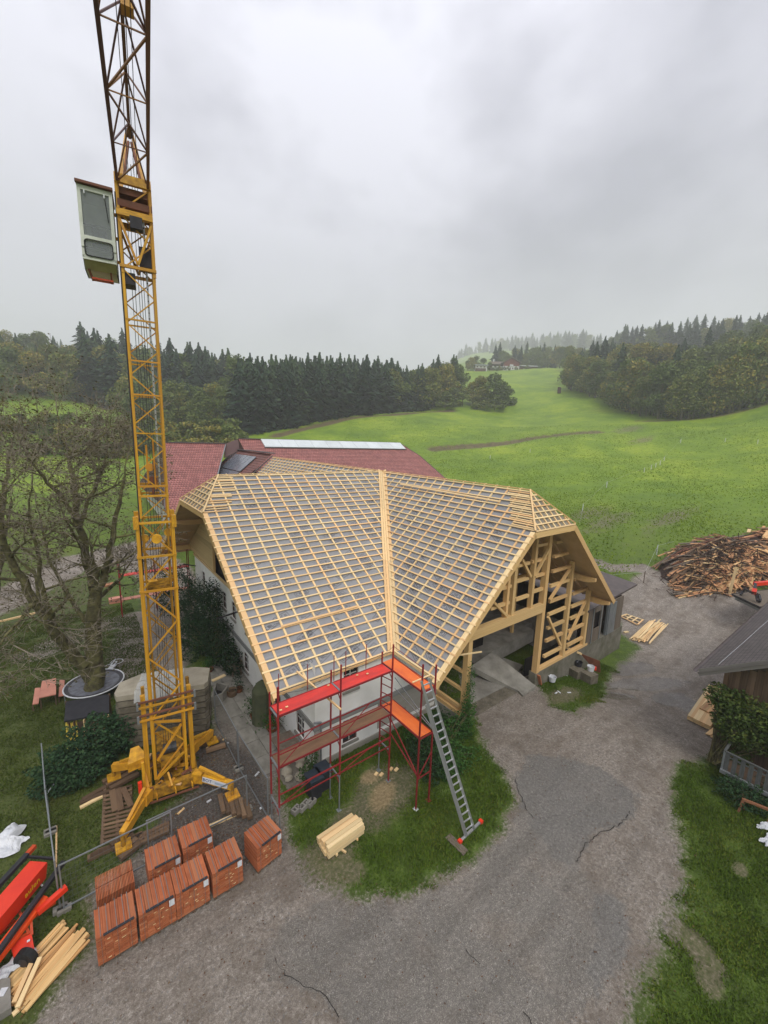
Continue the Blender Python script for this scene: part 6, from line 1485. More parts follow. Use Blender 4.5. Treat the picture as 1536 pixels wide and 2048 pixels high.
# drain pipe, flue pipes on the walls
dp = MB(); c = V3(WL+.1, WA-.12, 0)
for z0, z1 in ((.0, 1.9),): dp.tube((c.x-.05, c.y, z0), (c.x-.05, c.y, z1), .14, n=12)
dp.build('pale_pipe', M['concrete'], house)
MB().tube((WL+.25, WA-.09, 0), (WL+.25, WA-.09, 2.3), .045, n=8).tube((WL+.25, WA-.09, 2.3), (WL-.1, WA-.1, 2.4), .045, n=8).build('downpipe', M['galv'], house)
for b_, z_ in ((28.5, 3.9), (24.4, 3.75)): piece('iron_arm', (WL, b_, z_+.15), (WL-1.35, b_, z_), .08, .08, M['steeldark'], house)
piece('iron_arm', (WL, 35.0, 4.0), (WL-.9, 35.0, 4.3), .08, .08, M['steeldark'], house)
MB().lathe((7.05, 18.9, 0), [(.55, 0), (.5, 1.8), (.3, 2.15), (.05, 2.35)], 12).build('entrance_curtain', mat('olive_canvas', (.09, .10, .05), (.06, .07, .04), .9, 3, rnd=0)); tag(bpy.context.scene.objects['entrance_curtain'], 'olive covered tall object standing by the side door', 'covered parasol')
# wheelie bins
for px, lb in (((646, 1575), 'dark blue-grey wheelie bin under the scaffold by the wall'), ((628, 1592), 'dark wheelie bin lying nearest the blocks under the scaffold')):
    c = at(*px, 0); t = thing('wheelie_bin', lb, 'bin', c); mb = MB(); n_ = [(-.27, -.3), (.27, -.3), (.27, .3), (-.27, .3)]
    vs = [V3(c.x+x*.8, c.y+y*.8, .05) for x, y in n_]+[V3(c.x+x, c.y+y, .92) for x, y in n_]; mb.add(vs, [(0, 3, 2, 1), (0, 1, 5, 4), (1, 2, 6, 5), (2, 3, 7, 6), (3, 0, 4, 7)]); mb.build('body', M['black'], t)
    MB().box(c.x-.3, c.x+.3, c.y-.33, c.y+.33, .92, .99).build('lid', mat('blue_black_lid', (.03, .04, .055), (.02, .028, .04), .4, 2, rnd=0), t)
    for s_ in (-.2, .2): MB().tube((c.x+s_-.03, c.y+.3, .1), (c.x+s_+.03, c.y+.3, .1), .1, n=10).build('wheel', M['rubber'], t)
    piece('handle', (c.x-.2, c.y+.36, .9), (c.x+.2, c.y+.36, .9), .03, .03, M['black'], t)
def block(px, lb, l_=.5, ang=.35, dz=0):
    c = at(*px, .12+dz); t = thing('hollow_block', lb, 'concrete block', c, None, ang); mb = MB(); w_ = .24; m_ = .05
    mw = PW[t.name]
    def bx_(x0, x1, y0, y1): 
        vs = [mw @ V3(x, y, z) for x in (x0, x1) for y in (y0, y1) for z in (-.1, .1)]; mb.add(vs, [(0, 1, 3, 2), (4, 6, 7, 5), (0, 4, 5, 1), (2, 3, 7, 6), (0, 2, 6, 4), (1, 5, 7, 3)])
    bx_(-l_/2, l_/2, -w_/2, -w_/2+m_); bx_(-l_/2, l_/2, w_/2-m_, w_/2)
    for x in (-l_/2, -m_/2, l_/2-m_): bx_(x, x+m_, -w_/2+m_, w_/2-m_)
    mb.build('block_body', M['concrete'], t)
block((592, 1620), 'grey hollow block lying leftmost on the grass under the scaffold', .35); block((608, 1612), 'second grey hollow block under the scaffold', .5); block((622, 1605), 'grey hollow block nearest the dark bins', .4)
# things along the barn plinth
for i, (px, z_) in enumerate((((1153, 1343), -.35), ((1179, 1352), -.35))):
    c = at(*px, z_); o = MB().box(-.39, .39, -.36, .36, -.7, .22).build('concrete_cube', M['concrete_old']); o.location = c+V3(0, 0, 0); o.rotation_euler = (0, 0, -.15); tag(o, ('left' if i == 0 else 'right')+' one of two big concrete blocks at the barn plinth with buckets on it', 'concrete block')
def bucket(px, z, m, lb, r=.17):
    c = at(*px, z); t = thing('bucket', lb, 'bucket', c); MB().lathe(c, [(.01, 0), (r*.8, 0), (r, .32), (r*.93, .32), (r*.75, .05), (.01, .04)], 16).build('body', M[m], t)
    mb = MB()
    for k in range(8): a0, a1_ = math.pi*k/8, math.pi*(k+1)/8; mb.tube(c+V3(r*math.cos(a0), 0, .32+.12*math.sin(a0)), c+V3(r*math.cos(a1_), 0, .32+.12*math.sin(a1_)), .008, n=4)
    mb.build('handle', M['galv'], t)
bucket((1181, 1341), -.13, 'white', 'white bucket standing on the concrete block beside the rusty sheet', .24); bucket((1157, 1332), -.13, 'black', 'black bucket standing on the left concrete block', .24); bucket((1104, 1362), -.1, 'white', 'white bucket standing on the ground at the barn plinth', .24)
tag(MB().lathe(at(1189, 1339, -.13), [(.01, .2), (.1, .2), (.12, 0)], 10).build('red_can', M['redpaint']), 'small red can beside the white bucket on the concrete block', 'can')
o = MB().slab([at(1160, 1306, .55), at(1200, 1322, .45), at(1201, 1345, -.35), at(1192, 1343, -.4)], .03).build('rusty_sheet', M['rust']); tag(o, 'rust-brown steel plate leaning at the end of the concrete blocks', 'steel plate')
tag(piece('formwork_prop', at(1130, 1294, 1.1), at(1163, 1308, .6), .12, .12, M['wood']), 'pale squared timber sticking out over the barn sill', 'timber')
tag(piece('brick_slab', at(1079, 1368, .0), at(1076, 1350, .75), .32, .06, M['tile']), 'reddish brick slab leaning against the gatepost foot', 'brick')
for i, px in enumerate(((1112, 1387), (1118, 1385), (1138, 1386), (1167, 1358), (1131, 1352))):
    p = G(*px); v = Vector((math.cos(i*1.3), math.sin(i*1.3), 0)); tag(piece('plastic_scrap', p-v*.12+V3(0, 0, .03), p+v*.12+V3(0, 0, .04), .08, .02, M['white']), 'small white plastic scrap on the grass strip by the barn plinth', 'scrap', 'white scraps by the barn plinth')
# ================================================================ RIGHT HOUSE
rh = thing('right_house', 'house at the right edge with dark brown tiled roof and vine-covered wall', 'building', (28, 3, 0))
AC, BC_, ZC, TP = 23.1, 5.0, 4.4, math.tan(math.radians(34.2))
roof_O = V3(AC, BC_, ZC); Vr = Vector((0, -1, TP)); 
roof_face('roof', roof_O, (1, 0, 0), Vr, [(0, 0), (16, 0), (16, 8.5), (0, 8.5)], M['darktile'], rh, course=.2, step=.022)
MB().slab([V3(AC+.03, BC_-.02, ZC-.03), V3(AC+16, BC_-.02, ZC-.03), V3(AC+16, BC_-7.0, ZC-.03+6.98*TP), V3(AC+.03, BC_-7.0, ZC-.03+6.98*TP)], .12, n=(0, TP, 1)).build('roof_boarding', M['old'], rh)
yr_ = BC_-7.03
MB().slab([V3(AC+.03, yr_, ZC+7.03*TP-.03), V3(AC+16, yr_, ZC+7.03*TP-.03), V3(AC+16, yr_-7, ZC-.03), V3(AC+.03, yr_-7, ZC-.03)], .15, n=(0, -TP, 1)).build('roof', M['darktile'], rh)
fg = mat('grey_barge_paint', (.20, .185, .165), (.14, .13, .12), .8, 3, stretch=(1, 1, 1), rnd=0)
for j, (dz, dx, h_) in enumerate(((-.10, -.03, .17), (-.28, .02, .18))): piece('barge_board', (AC+dx, BC_+.02, ZC+dz), (AC+dx, BC_-7, ZC+dz+7.02*TP), .04, h_, fg, rh)
gt = MB(); 
for k in range(9):
    t0, t1 = math.pi*k/9, math.pi*(k+1)/9
    def gp(x, t_): return V3(x, BC_+.13-.09*math.cos(t_)-.0, ZC-.06-.09*math.sin(t_))
    gt.poly([gp(AC-.15, t0), gp(AC+16, t0), gp(AC+16, t1), gp(AC-.15, t1)]); gt.poly([gp(AC-.15, t1)+V3(0, 0, .006), gp(AC+16, t1)+V3(0, 0, .006), gp(AC+16, t0)+V3(0, 0, .006), gp(AC-.15, t0)+V3(0, 0, .006)])
gt.build('gutter', M['metalroof'], rh)
piece('snow_wire', (AC+.1, BC_-.62, ZC+.62*TP+.08), (AC+9, BC_-.9, ZC+.9*TP+.08), .008, .008, M['white'], rh)
for k in range(22):
    y = BC_-.95-k*.26; 
    if y < -1: break
    piece('wall_board', (AC+.85, y, -.4), (AC+.85, y, ZC-.35+(BC_-y)*TP*.7), .25, .04, M['old'], rh, up=(1, 0, 0))
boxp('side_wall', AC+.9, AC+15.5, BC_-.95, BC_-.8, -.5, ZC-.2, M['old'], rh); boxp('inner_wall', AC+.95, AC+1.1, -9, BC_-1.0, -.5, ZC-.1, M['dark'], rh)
piece('corner_post', (AC+.82, BC_-.85, -.5), (AC+.82, BC_-.85, ZC), .16, .16, M['oldbrown'], rh)
# slatted balcony
bp_ = thing('porch_railing', 'grey slatted wooden railing of the raised porch at the right edge', 'railing', at(1450, 1530, .6)); GB = mat('grey_slat_paint', (.11, .115, .11), (.065, .07, .068), .8, 3, rnd=.25)
RX = 22.2; r0_ = ata(1450, 1502, RX); r1_ = ata(1600, 1500, RX); zt_, zb_ = r0_.z, r0_.z-1.0; y0_ = r0_.y; 
piece('hand_rail', (RX, y0_, zt_), (RX, y0_-3.5, zt_), .09, .06, GB, bp_); piece('mid_rail', (RX+.03, y0_, zt_-.22), (RX+.03, y0_-3.5, zt_-.22), .03, .05, M['galv'], bp_); piece('base_rail', (RX-.05, y0_+.04, zb_+.05), (RX-.05, y0_-3.5, zb_+.05), .12, .16, M['galv'], bp_)
for k in range(13): piece('slat', (RX-.0, y0_-.12-k*.27, zb_+.12), (RX-.0, y0_-.12-k*.27, zt_-.04), .16, .03, GB, bp_, up=(1, 0, 0))
piece('hand_rail', (RX, y0_, zt_), (RX+1.6, y0_, zt_), .09, .06, GB, bp_); piece('corner_post', (RX, y0_, zb_), (RX, y0_, zt_), .07, .07, M['galv'], bp_)
MB().box(RX, RX+1.7, y0_-3.5, y0_-.02, zb_-.08, zb_).build('deck', M['old'], bp_)
for y in (y0_-.3, y0_-3): piece('support', (RX+.3, y, zb_-.08), (RX+.3, y, -.3), .14, .14, M['old'], bp_)
# sawhorse
sh = thing('wooden_trestle', 'low rust-brown wooden trestle on the grass at the right edge', 'trestle', at(1485, 1620, 0)); TW = mat('reddish_wood', (.28, .12, .06), (.18, .08, .04), .8, 3, rnd=.2)
a_, b_ = at(1484, 1598, .55), at(1545, 1622, .55); piece('top_beam', a_, b_, .09, .09, TW, sh)
for p in (a_.lerp(b_, .04), b_): 
    for s_ in (-.16, .16): piece('leg', p, V3(p.x+s_, p.y-s_*.3, .0), .06, .06, TW, sh)
# ================================================================ DEBRIS HEAP, GRATING, TRAILER, FENCE WIRE
hc = G(1460, 1160)
hp_ = thing('debris_heap', 'big heap of old roof timber, brushwood and split pale boards by the meadow', 'debris heap', hc)
HB = atD(1475, 1130, 55.5); HB = Vector((HB.x, HB.y, 0)); hr = R0.copy(); hf = F0.copy()
def hgt(u_, v_):
    e1 = max(0, 1-(u_/5.6+.35)**2-(v_/3.4)**2)**.6*2.7; e2 = max(0, 1-((u_-4.5)/7)**2-((v_-.5)/4.0)**2)**.6*2.7; return max(e1, e2)
def hpnt(u_, v_, dz=0): p = HB+hr*u_+hf*v_; p.z = float(TZ(p.x, p.y))+hgt(u_, v_)+dz; return p
core = MB(); n = 26
vs = [hpnt(-9+i*20/n, -4.2+j*8.8/14, -.25) for i in range(n+1) for j in range(15)]
core.add(vs, [(i*15+j, (i+1)*15+j, (i+1)*15+j+1, i*15+j+1) for i in range(n) for j in range(14)]); o = core.build('heap_core', M['brushwood'], hp_)
extra = MB(); XM = ['old', 'oldbrown', 'oldbright', 'rust', 'greywood', 'wood']
for i in range(760):
    zone = random.random()
    if i >= 520: u_, v_ = random.uniform(-7.5, 0), random.uniform(-3.3, -.6); an = random.uniform(-.6, .4); ln = random.uniform(.8, 2.8); m = random.choice(['oldbrown', 'oldbright', 'wood', 'oldbright', 'oldbrown', 'greywood']); w = random.uniform(.1, .35)
    elif i < 120:   # long grey-brown boards over the crest at the left
        u_, v_ = random.uniform(-6.5, 1.0), random.uniform(-.8, 2.2); an = random.uniform(-.22, .02); ln = random.uniform(2, 4.5); m = random.choice(['old', 'oldbrown', 'oldbright', 'oldbrown', 'rust', 'greywood']); w = random.uniform(.1, .25)
    elif i < 430: # pale split scraps lower middle and right
        u_ = random.uniform(-5, 6.5); v_ = random.uniform(-3.4, -.8) if u_ < 2.5 else random.uniform(-2.8, 2.6); an = random.uniform(-1.3, 1.3); ln = random.uniform(.9, 2.6); m = random.choice(['oldbright', 'oldbright', 'wood', 'oldbright', 'oldbright', 'oldbrown']); w = random.uniform(.12, .5)
    else:
        u_, v_ = random.uniform(-7, 5), random.uniform(-3.3, -2.0); an = random.uniform(-.4, .4); ln = random.uniform(1, 3); m = random.choice(['old', 'greywood', 'oldbright']); w = random.uniform(.08, .2)
    dd = hr*math.cos(an)+hf*math.sin(an)
    p = hpnt(u_, v_, random.uniform(0, .25)); du = hpnt(u_+.6*math.cos(an), v_+.6*math.sin(an))-hpnt(u_-.6*math.cos(an), v_-.6*math.sin(an)); sl_ = du.z/1.2
    dd = (dd+V3(0, 0, sl_*.9+random.uniform(-.25, .25))).normalized(); 
    if i % 5 < 2 and i < 750: piece('old_board', p-dd*ln/2, p+dd*ln/2, w, random.uniform(.03, .07), M[m], hp_)
    else: extra.bar(p-dd*ln/2, p+dd*ln/2, w, .05, XM.index(m))
o = extra.build('loose_boards', [M[k] for k in XM], hp_); o['kind'] = 'stuff'
br = MB()
for i in range(1300):
    u_, v_ = random.gauss(-3.0, 2.0), random.gauss(-1.5, 1.0); p = hpnt(u_, v_, random.uniform(-.1, .35)); d_ = Vector((random.gauss(0, 1), random.gauss(0, 1), random.gauss(0, .5))).normalized()
    br.tube(p-d_*random.uniform(.3, 1.0), p+d_*random.uniform(.3, 1.0), random.uniform(.02, .055), .012, n=3, cap=False)
o = br.build('brushwood', M['brushwood'], hp_); o['kind'] = 'stuff'
lt = thing('wooden_shutter', 'two brown boarded shutters leaning at the left foot of the debris heap', 'shutter', G(1365, 1160))
for k in range(2):
    for j in range(5):
        a_ = G(1340+k*9+j*6.5, 1158-k*12)+V3(0, 0, .25+.3*k); b_ = G(1354+k*9+j*6.5, 1145-k*9)+V3(0, 0, .9+.3*k); piece('board', a_, b_, .42, .04, M['greywood'], lt)
gr_ = thing('metal_grating', 'grey slatted grating leaning at the far left of the debris heap', 'grating', G(1335, 1150))
for j in range(9): a_ = G(1332+j*.8, 1152-j*1.9)+V3(0, 0, .2); b_ = G(1352+j*.8, 1150-j*1.9)+V3(0, 0, .45); piece('grating_bar', a_, b_, .06, .06, M['galv'], gr_)
tag(piece('upright_board', G(1459, 1188), G(1463, 1186)+V3(0, 0, 2.6), .22, .06, M['wood']), 'single pale board standing upright in front of the debris heap', 'board')
# flatbed trailer with log grapple
tl_ = thing('flatbed_trailer', 'dark flatbed trailer parked at the right edge in front of the debris heap', 'trailer', G(1510, 1235))
zt = float(TZ(50, 7))+1.25
bq = [at(1464, 1188, zt), at(1520, 1214, zt), at(1600, 1206, zt), at(1545, 1178, zt)]; MB().slab(bq, .12, n=(0, 0, 1)).build('flatbed', M['greywood'], tl_)
for i in range(4): piece('bed_rim', bq[i]-V3(0, 0, .06), bq[(i+1) % 4]-V3(0, 0, .06), .06, .18, M['steeldark'], tl_)
e0, e1 = bq[0].lerp(bq[3], .35)-V3(0, 0, .35), bq[1].lerp(bq[2], .35)-V3(0, 0, .35); piece('chassis_rail', e0, e1, .12, .25, M['galv'], tl_); e0, e1 = bq[0].lerp(bq[3], .1)-V3(0, 0, .4), bq[1].lerp(bq[2], .1)-V3(0, 0, .4); piece('side_guard', e0, e1, .08, .3, M['galv'], tl_)
for t_ in (.3, .65):
    c = bq[0].lerp(bq[1], t_).lerp(bq[3], .55)-V3(0, 0, .75); dx = (bq[3]-bq[0]).normalized(); w1 = MB().tube(c-dx*.9, c-dx*.65, .42, n=18).tube(c+dx*.65, c+dx*.9, .42, n=18).build('wheel', M['rubber'], tl_)
gp_ = thing('timber_grapple', 'small log grapple with red arm resting on the trailer bed', 'grapple', at(1500, 1193, zt))
for p, q in (((1487, 1182, .3), (1481, 1190, .05)), ((1490, 1178, .6), (1487, 1182, .3)), ((1505, 1186, .8), (1490, 1178, .6)), ((1518, 1190, .6), (1521, 1200, .3)), ((1521, 1200, .3), (1518, 1204, .05)), ((1515, 1188, .7), (1518, 1190, .6)), ((1512, 1190, .5), (1515, 1202, .2))): piece('claw', at(p[0], p[1], zt+p[2]), at(q[0], q[1], zt+q[2]), .14, .14, M['steeldark'], gp_)
piece('rotator', at(1508, 1186, zt+.7), at(1509, 1180, zt+1.1), .3, .3, M['redpaint'], gp_); piece('crane_arm', at(1509, 1168, zt+1.3), at(1560, 1163, zt+1.5), .28, .28, M['redpaint'], gp_); piece('crane_arm', at(1508, 1183, zt+.9), at(1511, 1167, zt+1.35), .2, .2, M['steeldark'], gp_)
# meadow fence posts and tape
FP = [(1287, 1166, 1.3), (1213, 975, 1.1), (1288, 945, 1.0), (1302, 939, 1.0), (1311, 935, 1.0), (1320, 930, 1.0), (1328, 922, 1.0), (1361, 886, 1.0), (1450, 884, 1.0), (1515, 888, 1.0), (1165, 1022, 1.1), (1313, 1110, 1.2), (980, 918, 1.0), (1060, 905, 1.0)]
lbs = ['dark electric fence post beside the gravel yard corner', 'single white fence post beside the muddy patch on the meadow']+['small white plastic fence post on the far meadow']*8+['white plastic fence post on the meadow right of the barn roof', 'white fence post at the bend of the tape near the muddy track']+['small white plastic fence post on the far meadow']*2
pts_ = []
for (x, y, h), lb in zip(FP, lbs):
    p = G(x, y); o = piece('fence_post', p, p+V3(0, 0, h), .06 if y > 1000 else .09, .06 if y > 1000 else .09, M['white'] if lb[:4] != 'dark' else M['old']); tag(o, lb, 'fence post', 'white posts of the pasture fence' if lb.startswith('small') else None); pts_.append(p+V3(0, 0, h-.1))
def tape(chain, lb):
    mb = MB()
    for a_, b_ in zip(chain[:-1], chain[1:]): mb.tube(a_, b_, .006, n=4, cap=False)
    tag(mb.build('fence_tape', M['white']), lb, 'fence tape')
tape([pts_[0], pts_[11], G(1345, 1100)+V3(0, 0, 1)], 'white electric fence tape from the yard corner post to the heap')
tape([G(1195, 1170)+V3(0, 0, 1), pts_[0]], 'white tape running from the shed roof corner to the yard post')
tape([G(1157, 1060)+V3(0, 0, 1), pts_[10], pts_[1]]+[pts_[i] for i in (2, 3, 4, 5, 6, 7)], 'white electric fence tape crossing the far meadow')
# ================================================================ VEGETATION
LEAFP = None
def conifer_mesh(seed, h=1.0):
    rg = np.random.default_rng(seed); C_, U_, V_ = [], [], []
    nl = 34
    for i in range(nl):
        t = i/(nl-1); z = .06+.93*t; r = min(.165, .235*(1-t)**.68+.004)*rg.uniform(.72, 1.2); nb_ = int(7+12*(1-t)); ph = rg.uniform(0, 6.28)
        for k in range(nb_):
            a = ph+6.283*k/nb_+rg.normal()*.2; rr = r*rg.uniform(.65, 1.2); d = np.array([math.cos(a), math.sin(a), 0]); s = np.array([-d[1], d[0], 0])
            for q in range(3):
                f0 = (q+.35)/3; c = d*rr*f0+np.array([0, 0, z-.055*f0*(1.2-t)-.01*q*f0]); l_ = rr*.30; wd = (.030*(1-f0*.5)+.006)*(1-t*.55)
                C_.append(c); U_.append(d*l_+np.array([0, 0, -.018])); V_.append(s*wd+np.array([0, 0, rg.normal()*.012]))
    C_, U_, V_ = map(np.array, (C_, U_, V_)); P = np.stack([C_-U_, C_-V_, C_+U_, C_+V_], 1).reshape(-1, 3); n = len(C_)
    mb = MB(); mb.tube((0, 0, -.02), (0, 0, .93), .011, .002, n=5, cap=False)
    vs = list(map(tuple, P)); mb.add(vs, [(4*i, 4*i+1, 4*i+2, 4*i+3) for i in range(n)], 1)
    me = bpy.data.meshes.new('spruce_tree'); me.from_pydata(mb.v, [], mb.f); me.materials.append(M['bark']); me.materials.append(M['spruce']); me.polygons.foreach_set('material_index', mb.m); me.update(); return me
def broad_mesh(seed, n=3000, wide=.46, leafm='broad', lobes=16, sz=.021, zlo=.16):
    rg = np.random.default_rng(seed); mb = MB(); mb.tube((0, 0, -.02), (0, 0, .4), .022, .012, n=6, cap=False)
    L_ = []
    for i in range(lobes):
        a = rg.uniform(0, 6.28); t = rg.uniform(0, 1); z = zlo+(.84-zlo)*t; rr = wide*.62*math.sin(math.pi*min(1, .18+t*.82))*rg.uniform(.3, 1.0); L_.append((rr*math.cos(a), rr*math.sin(a), z, rg.uniform(.13, .22)))
        mb.tube((0, 0, .25+.1*t), (L_[-1][0], L_[-1][1], z), .008, .002, n=3, cap=False)
    L_.append((0, 0, .82, .16)); pts = []
    while len(pts) < n:
        l = L_[rg.integers(len(L_))]; d = rg.normal(size=3); d /= np.linalg.norm(d); r = l[3]*(1-abs(rg.normal())*.22); p = np.array([l[0]+d[0]*r, l[1]+d[1]*r, l[2]+d[2]*r*.72])
        if p[2] > .03: pts.append(p)
    pts = np.array(pts); d = rg.normal(size=(n, 3)); d /= np.linalg.norm(d, axis=1)[:, None]; e = np.cross(d, rg.normal(size=(n, 3))); e /= np.linalg.norm(e, axis=1)[:, None]; s = sz*rg.uniform(.6, 1.4, (n, 1))
    P = np.stack([pts-d*s, pts-e*s*.7, pts+d*s, pts+e*s*.7], 1).reshape(-1, 3); mb.add(list(map(tuple, P)), [(4*i, 4*i+1, 4*i+2, 4*i+3) for i in range(n)], 1)
    me = bpy.data.meshes.new('broadleaf_tree'); me.from_pydata(mb.v, [], mb.f); me.materials.append(M['bark']); me.materials.append(M[leafm]); me.polygons.foreach_set('material_index', mb.m); me.update(); return me
CONI = [conifer_mesh(s) for s in (1, 2, 3, 4, 5)]; BROAD = [broad_mesh(s) for s in (11, 12, 13, 14, 15)]; BUSHM = [broad_mesh(s, 1500, .75, 'broad', 11, .035, .12) for s in (21, 22, 23)]
def plant(me, name, p, h, wsc, label, cat, group, sink=.2):
    o = bpy.data.objects.new(name, me); COL.objects.link(o); o.location = (p[0], p[1], float(TZ(p[0], p[1]))-sink); o.rotation_euler = (random.uniform(-.03, .03), random.uniform(-.03, .03), random.uniform(0, 6.28)); o.scale = (h*wsc, h*wsc, h)
    return tag(o, label, cat, group)
def front(tab, x):
    xs = [t[0] for t in tab]; return np.interp(x, xs, [t[1] for t in tab]), np.interp(x, xs, [t[2] for t in tab])
def stand(tab, n, depth, kinds, hr_, label_c, label_b, grp, pb_=.3, wsc=(.9, 1.25), rowbias=1.6, cut=None):
    "trees scattered behind a forest edge: tab = (pixel x, pixel y of foot, distance)"
    x0, x1 = tab[0][0], tab[-1][0]
    for i in range(n):
        x = x0+(x1-x0)*((i+random.random())/n); y, D = front(tab, x); dd = depth*random.random()**rowbias; p = atD(x, y, D+dd)
        isb = random.random() < (pb_ if dd > 8 else min(1, pb_*1.5)); h = random.uniform(*hr_)
        part = ['leftmost fifth', 'left part', 'middle part', 'right part', 'rightmost fifth'][min(4, int(5*(x-x0)/(x1-x0)))]; row = 'front' if dd < depth*.33 else ('middle' if dd < depth*.66 else 'rear')
        size = 'tall ' if h > (hr_[0]+hr_[1])/2 else 'shorter '
        lb = size+(label_b if isb else label_c)+', '+row+' row, '+part
        if isb: plant(random.choice(BROAD), 'broadleaf_tree', p, h*.86, random.uniform(.85, 1.15), lb, 'tree', grp+', broadleaf')
        else: plant(random.choice(CONI), 'spruce_tree', p, h, random.uniform(*wsc), lb, 'tree', grp+', spruce')
E1 = [(470, 868, 148), (560, 862, 152), (660, 848, 166), (740, 838, 182), (800, 830, 196)]
stand(E1, 62, 14, 0, (20, 26), 'dark spruce at the edge of the central wood', 'broadleaf tree at the edge of the central wood', 'trees of the central wood', .0, (1.0, 1.3), 1)
stand(E1, 46, 60, 0, (21, 26), 'dark spruce deep in the central wood', 'broadleaf tree deep in the central wood', 'trees deep in the central wood', .12, (1.0, 1.3), 1)
E0 = [(250, 850, 165), (330, 845, 158), (470, 858, 152)]
stand(E0, 22, 22, 0, (15, 20), 'spruce left of the central wood', 'yellowing tree left of the central wood', 'mixed trees behind the crane mast', .85)
stand([(170, 800, 215), (330, 820, 200), (480, 842, 185)], 50, 90, 0, (24, 30), 'dark spruce behind the crane mast', 'grey-green tree behind the crane mast', 'trees on the rise behind the crane', .25, (1.0, 1.3), 1.1)
stand([(-90, 800, 215), (60, 796, 218), (170, 800, 220)], 34, 130, 0, (19, 26), 'spruce in the far left wood', 'autumn tree in the far left wood', 'trees of the far left wood', .8)
stand([(30, 716, 560), (120, 708, 600), (260, 715, 560)], 40, 200, 0, (28, 38), 'faint spruce on the far left ridge', 'faint tree on the far left ridge', 'trees on the far left ridge', .35)
E2 = [(770, 832, 200), (800, 828, 200), (850, 818, 208), (915, 805, 220)]
stand(E2, 34, 22, 0, (20, 25), 'clump spruce right of the central wood', 'green clump tree right of the central wood', 'clump right of the central wood', .45, (1.0, 1.25), 1)
for i, (x, y, D, h, w) in enumerate(((925, 812, 215, 9, 1.3), (945, 808, 218, 12, 1.2), (962, 808, 218, 15, 1.2), (985, 806, 218, 17, 1.25), (1002, 806, 220, 13, 1.2), (1016, 803, 222, 9, 1.3), (955, 810, 212, 7, 1.5), (990, 808, 212, 8, 1.5), (905, 812, 214, 10, 1.3), (890, 816, 210, 9, 1.4))):
    plant(random.choice(BROAD if h > 10 else BUSHM), 'broadleaf_tree', atD(x, y, D), h, w, 'rounded tree or bush of the dark group on the meadow below the distant farm', 'tree', 'dark tree group below the distant farm')
E3 = [(1130, 785, 262), (1175, 795, 240), (1230, 812, 212), (1290, 832, 186), (1345, 839, 178), (1400, 832, 178), (1480, 817, 182), (1540, 797, 190), (1640, 775, 200)]
stand(E3, 62, 12, 0, (16, 22), 'spruce at the foot of the right wood', 'autumn tree at the foot of the right wood', 'front trees of the right wood', .95, (.9, 1.2), 1)
stand(E3, 104, 120, 0, (20, 27), 'spruce on the slope of the right wood', 'autumn tree on the slope of the right wood', 'slope trees of the right wood', .72)
stand([(1215, 700, 480), (1340, 690, 420), (1540, 695, 400), (1650, 700, 400)], 50, 120, 0, (22, 28), 'misty spruce on the right wood crest', 'misty tree on the right wood crest', 'crest trees of the right wood', .2, (1.0, 1.3), 1.2)
plant(BROAD[1], 'autumn_tree', atD(1362, 838, 176), 15.5, 1.3, 'bright yellow-orange rounded tree at the foot of the right wood', 'tree', None); 
stand([(985, 735, 425), (1060, 738, 430), (1150, 738, 420), (1200, 740, 410)], 30, 60, 0, (18, 25), 'misty spruce behind the distant farm', 'misty pale tree behind the distant farm', 'trees behind the distant farm', .55)
stand([(860, 720, 1500), (960, 705, 1300), (1080, 695, 1150), (1200, 700, 900)], 66, 350, 0, (30, 42), 'faint spruce in cloud above the farm', 'faint tree in cloud above the farm', 'faint trees in the cloud', .3, (1.1, 1.5), 1)
plant(BROAD[3], 'lone_tree', atD(1140, 770, 268), 10, .8, 'slim lone tree at the left tip of the right wood', 'tree', None)
for i in range(26):
    x = random.uniform(-60, 250); D = random.uniform(108, 150); plant(random.choice(BUSHM), 'hedge_bush', atD(x, 900, D), random.uniform(4, 7.5), random.uniform(1.1, 1.7), 'dark bush of the hedgerow across the left meadow behind the bare tree', 'bush', 'bushes of the left hedgerow')
for i in range(22):
    x = random.uniform(250, 480); y = random.uniform(862, 885); plant(random.choice(BUSHM), 'hedge_bush', atD(x, y, random.uniform(118, 140)), random.uniform(5, 9), random.uniform(1.1, 1.5), 'yellowish bush below the wood between crane mast and red roof', 'bush', 'yellowish bushes behind the crane mast')
# haystack-like power box on far meadow
tag(MB().box(-.8, .8, -.6, .6, 0, 3.2).build('transformer_box', M['farmwood']), 'small dark hut on the meadow at the left tip of the right wood', 'hut').location = (lambda p: (p.x, p.y, float(TZ(p.x, p.y))))(atD(1118, 787, 250))
